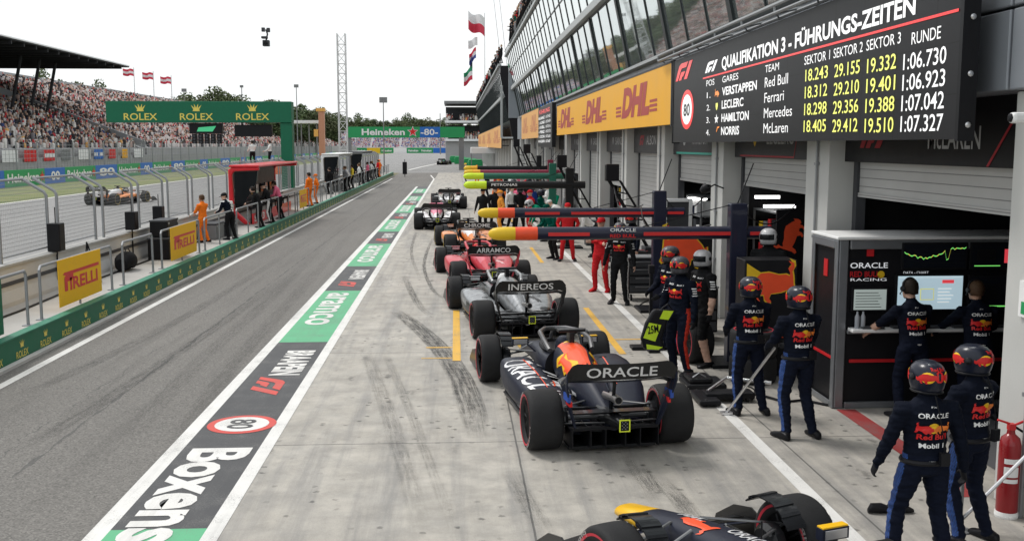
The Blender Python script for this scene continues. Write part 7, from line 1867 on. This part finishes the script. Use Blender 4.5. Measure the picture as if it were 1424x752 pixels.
# flag clusters
def flag(label, px, py, Y, w, h, cols, tilt, grp, pole=True, polebase=0):
    p = onY(px, py, Y); t = thing("flag", label, "flag", (p.x, Y, p.z), 0, grp); W = world_parts(t)
    if pole: mb = MB(); mb.tube([(p.x, Y, polebase), (p.x, Y, p.z + h * .3)], .05 * max(1, Y / 130), 6); W("pole", mb, M_alu)
    mb = MB(); nx, nz = 10, len(cols)
    def P(i, j):
        f = i / nx; return (p.x + w * f * math.cos(tilt) , Y - .25 * math.sin(f * 7) * abs(w), p.z - h * j / nz + w * f * math.sin(tilt) + .08 * h * math.sin(f * 6))
    for j in range(nz):
        for i in range(nx): mb.quad(P(i, j), P(i + 1, j), P(i + 1, j + 1), P(i, j + 1), j)
    o = W("cloth", mb, cols, fix=False); md = o.modifiers.new("t", 'SOLIDIFY'); md.thickness = .02
    return t
F_w, F_r, F_g, F_b, F_k = [pmat("flag_" + n, c, .8) for n, c in (("white", (.75, .75, .76)), ("red", (.62, .05, .09)), ("green", (.02, .25, .12)), ("blue", (.05, .08, .3)), ("dark", (.06, .07, .08)))]
gf = "flags above the far pit building"
flag("large white and red flag at the top left of the pit roof", 674, 26, 128, -2.2, 2.2, [F_w, F_r], R(-25), gf, True, 11.2)
flag("small pale flag below the large white and red flag", 664, 52, 128, -1.2, 1.0, [F_w, F_w], R(20), gf, False)
flag("small striped flag in the middle of the flag string", 662, 66, 128, -1.2, 1.3, [F_r, F_w, F_b], R(45), gf, False)
flag("dark blue flag hanging in the flag string", 657, 78, 128, -.6, 1.5, [F_b, F_k], R(60), gf, False)
flag("green white and red flag at the bottom of the flag string", 657, 93, 128, -1.3, 1.6, [F_g, F_w, F_r], R(35), gf, False)
for i, px in enumerate((686, 694)):
    p = onY(px, -10, 128); mb = MB(); mb.tube([(p.x + 1.2, 128, 11.3), (p.x - .6, 128, 27)], .045, 5); tag(mb.build("flag_pole", M_alu), ("left" if i == 0 else "right") + " bare leaning flag pole above the pit roof", "flag pole", "bare flag poles")
gs = "flags above the open grandstand"
for i, (px, py, l) in enumerate(((186, 97, "nearest"), (213, 102, "middle"), (238, 108, "farthest"))):
    flag(l + " of three red white and red flags above the open grandstand", px, py, 235, -2.3, 1.5, [F_r, F_w, F_r], R(-6), gs, True, 14)
t = thing("hanging_camera", "dark cable camera rig hanging in the sky", "camera rig", onY(370, 52, 70)); W = world_parts(t); p = onY(370, 52, 70)
mb = MB(); mb.box(p.x - .22, p.x + .22, 69.8, 70.2, p.z - .6, p.z - .2); mb.box(p.x - .3, p.x + .1, 69.8, 70.2, p.z - .1, p.z + .05); W("camera_body", mb, M_dgrey, bevel=.04)
mb = MB(); mb.tube([(p.x, 70, p.z - .2), (p.x + .1, 70, p.z + .2), (p.x, 70, p.z + .5)], .06, 8); mb.box(p.x - .28, p.x - .06, 69.9, 70.1, p.z + .35, p.z + .62); mb.box(p.x + .05, p.x + .27, 69.9, 70.1, p.z + .32, p.z + .6); W("stabiliser", mb, M_dgrey, bevel=.03)
mb = MB(); mb.lathe([(.05, 0), (.13, .02), (.13, .2), (.08, .22)], 12, 0, Matrix.Translation((p.x, 69.8, p.z - .4)) @ Matrix.Rotation(R(90), 4, 'X')); W("lens", mb, M_black)

# ================================================================== TREES
def leaf_mat(n, a, b):
    s = Sh(n); g = s.N.new('ShaderNodeNewGeometry'); s.col(s.mix(g.outputs['Random Per Island'], a, b)); s.rough(.75)
    return s.m
LM = [leaf_mat("leaves_dark", (.04, .068, .024), (.115, .155, .06)), leaf_mat("leaves_mid", (.045, .075, .024), (.12, .15, .055)), leaf_mat("leaves_olive", (.06, .07, .03), (.12, .13, .06))]
M_bark = pmat("bark", (.06, .045, .03), .9, var=.3)
tree_protos = []
def crown_mesh(seed, nleaf, rx, rz, leaf, mat):
    r = np.random.default_rng(seed); nb = 26
    B = r.normal(size=(nb, 3)); B /= np.linalg.norm(B, axis=1)[:, None]; B *= (r.random((nb, 1)) ** .45) * .78; rad = r.uniform(.16, .40, nb)
    ci = r.integers(0, nb, nleaf); d = r.normal(size=(nleaf, 3)); d /= np.linalg.norm(d, axis=1)[:, None]
    p = B[ci] + d * (rad[ci] * (r.random(nleaf) ** .35))[:, None]; p[:, 2] = np.maximum(p[:, 2], -.75 + .2 * r.random(nleaf))
    p = p * np.array([rx, rx, rz]); u = r.normal(size=(nleaf, 3)); u /= np.linalg.norm(u, axis=1)[:, None]; w = np.cross(u, r.normal(size=(nleaf, 3))); w /= np.linalg.norm(w, axis=1)[:, None]
    s = (leaf * r.uniform(.6, 1.3, nleaf))[:, None]
    V = np.stack([p - u * s, p + w * s * .6, p + u * s, p - w * s * .6], 1).reshape(-1, 3); F = np.arange(nleaf * 4).reshape(-1, 4)
    me = bpy.data.meshes.new("crown"); me.from_pydata(V.tolist(), [], F.tolist()); me.materials.append(mat); return me
def tree(label, x, y, h, k, wide=.33, group="trees on the horizon"):
    key = k
    while len(tree_protos) <= 2:
        q = len(tree_protos); tree_protos.append(crown_mesh(40 + q, 5200, 1, 1, .052, LM[q]))
    t = thing("tree", label, "tree", (x, y, 0), random.random() * 6, group)
    mb = MB(); mb.tube([(0, 0, 0), (.1, 0, h * .25), (-.1, .1, h * .5), (.1, 0, h * .8)], .3, 7, rads=[h * .025, h * .02, h * .014, h * .004])
    for q in range(5):
        a = q * 1.3; mb.tube([(0, 0, h * (.3 + .07 * q)), (math.cos(a) * h * .12, math.sin(a) * h * .12, h * (.48 + .06 * q)), (math.cos(a) * h * .2, math.sin(a) * h * .2, h * (.6 + .05 * q))], .1, 5, rads=[h * .009, h * .006, h * .002])
    mb.build("trunk", M_bark, t)
    o = link("crown", tree_protos[k], t); o.location = (0, 0, h * .60); o.scale = (h * wide, h * wide, h * .42)
random.seed(21)
spots = [(266, 131, 300, .42), (281, 121, 310, .5), (297, 122, 305, .52), (312, 128, 312, .5), (326, 136, 305, .45), (346, 136, 330, .4), (362, 134, 330, .4), (380, 140, 320, .4), (392, 131, 300, .5), (407, 134, 310, .45), (420, 143, 310, .45), (433, 155, 330, .4), (443, 160, 420, .4), (457, 158, 420, .4), (463, 152, 430, .4), (486, 160, 540, .42), (500, 158, 540, .42), (516, 160, 545, .42), (530, 162, 540, .4), (545, 163, 545, .42), (560, 162, 540, .42), (566, 158, 560, .4), (580, 160, 545, .42), (597, 160, 540, .42), (606, 162, 560, .42), (620, 164, 545, .42), (632, 165, 540, .42), (648, 166, 560, .42), (240, 134, 330, .45), (254, 130, 330, .5), (338, 133, 325, .5), (354, 131, 325, .5), (372, 133, 322, .5), (438, 150, 330, .55), (450, 150, 420, .55), (100, 98, 260, .3), (80, 99, 255, .3), (118, 105, 262, .3), (133, 112, 270, .3), (62, 97, 255, .32), (215, 130, 330, .36), (232, 135, 330, .36)]
kinds = ["dark green", "mid green", "olive green"]
where = ["among the trees above the left end of the green gantry", "in the row of trees behind the second gantry", "behind the open grandstand"]
for i, (px, py, Y, wd) in enumerate(spots):
    p = onY(px, py, Y); k = (i * 2 + (i // 3)) % 3; w_ = 2 if i >= 35 or i in (28, 29) else (0 if i < 15 else 1)
    tree("%s bushy tree %s" % (kinds[k], where[w_]), p.x, Y, p.z, k, wd)
for i in range(40):   # belt of trees further out, also what the mirrored windows look at
    x = -190 + i * 11 + random.uniform(-4, 4); Y = 590 + random.uniform(-25, 25)
    tree("tree in the distant belt of woodland closing the horizon", x, Y, random.uniform(13, 19), i % 3, .42, "distant belt of woodland")
for i in range(12):
    tree("tree standing behind the covered grandstand", -88 - random.uniform(0, 8), 60 + i * 8, random.uniform(12, 15), i % 3, .38, "trees behind the covered grandstand")
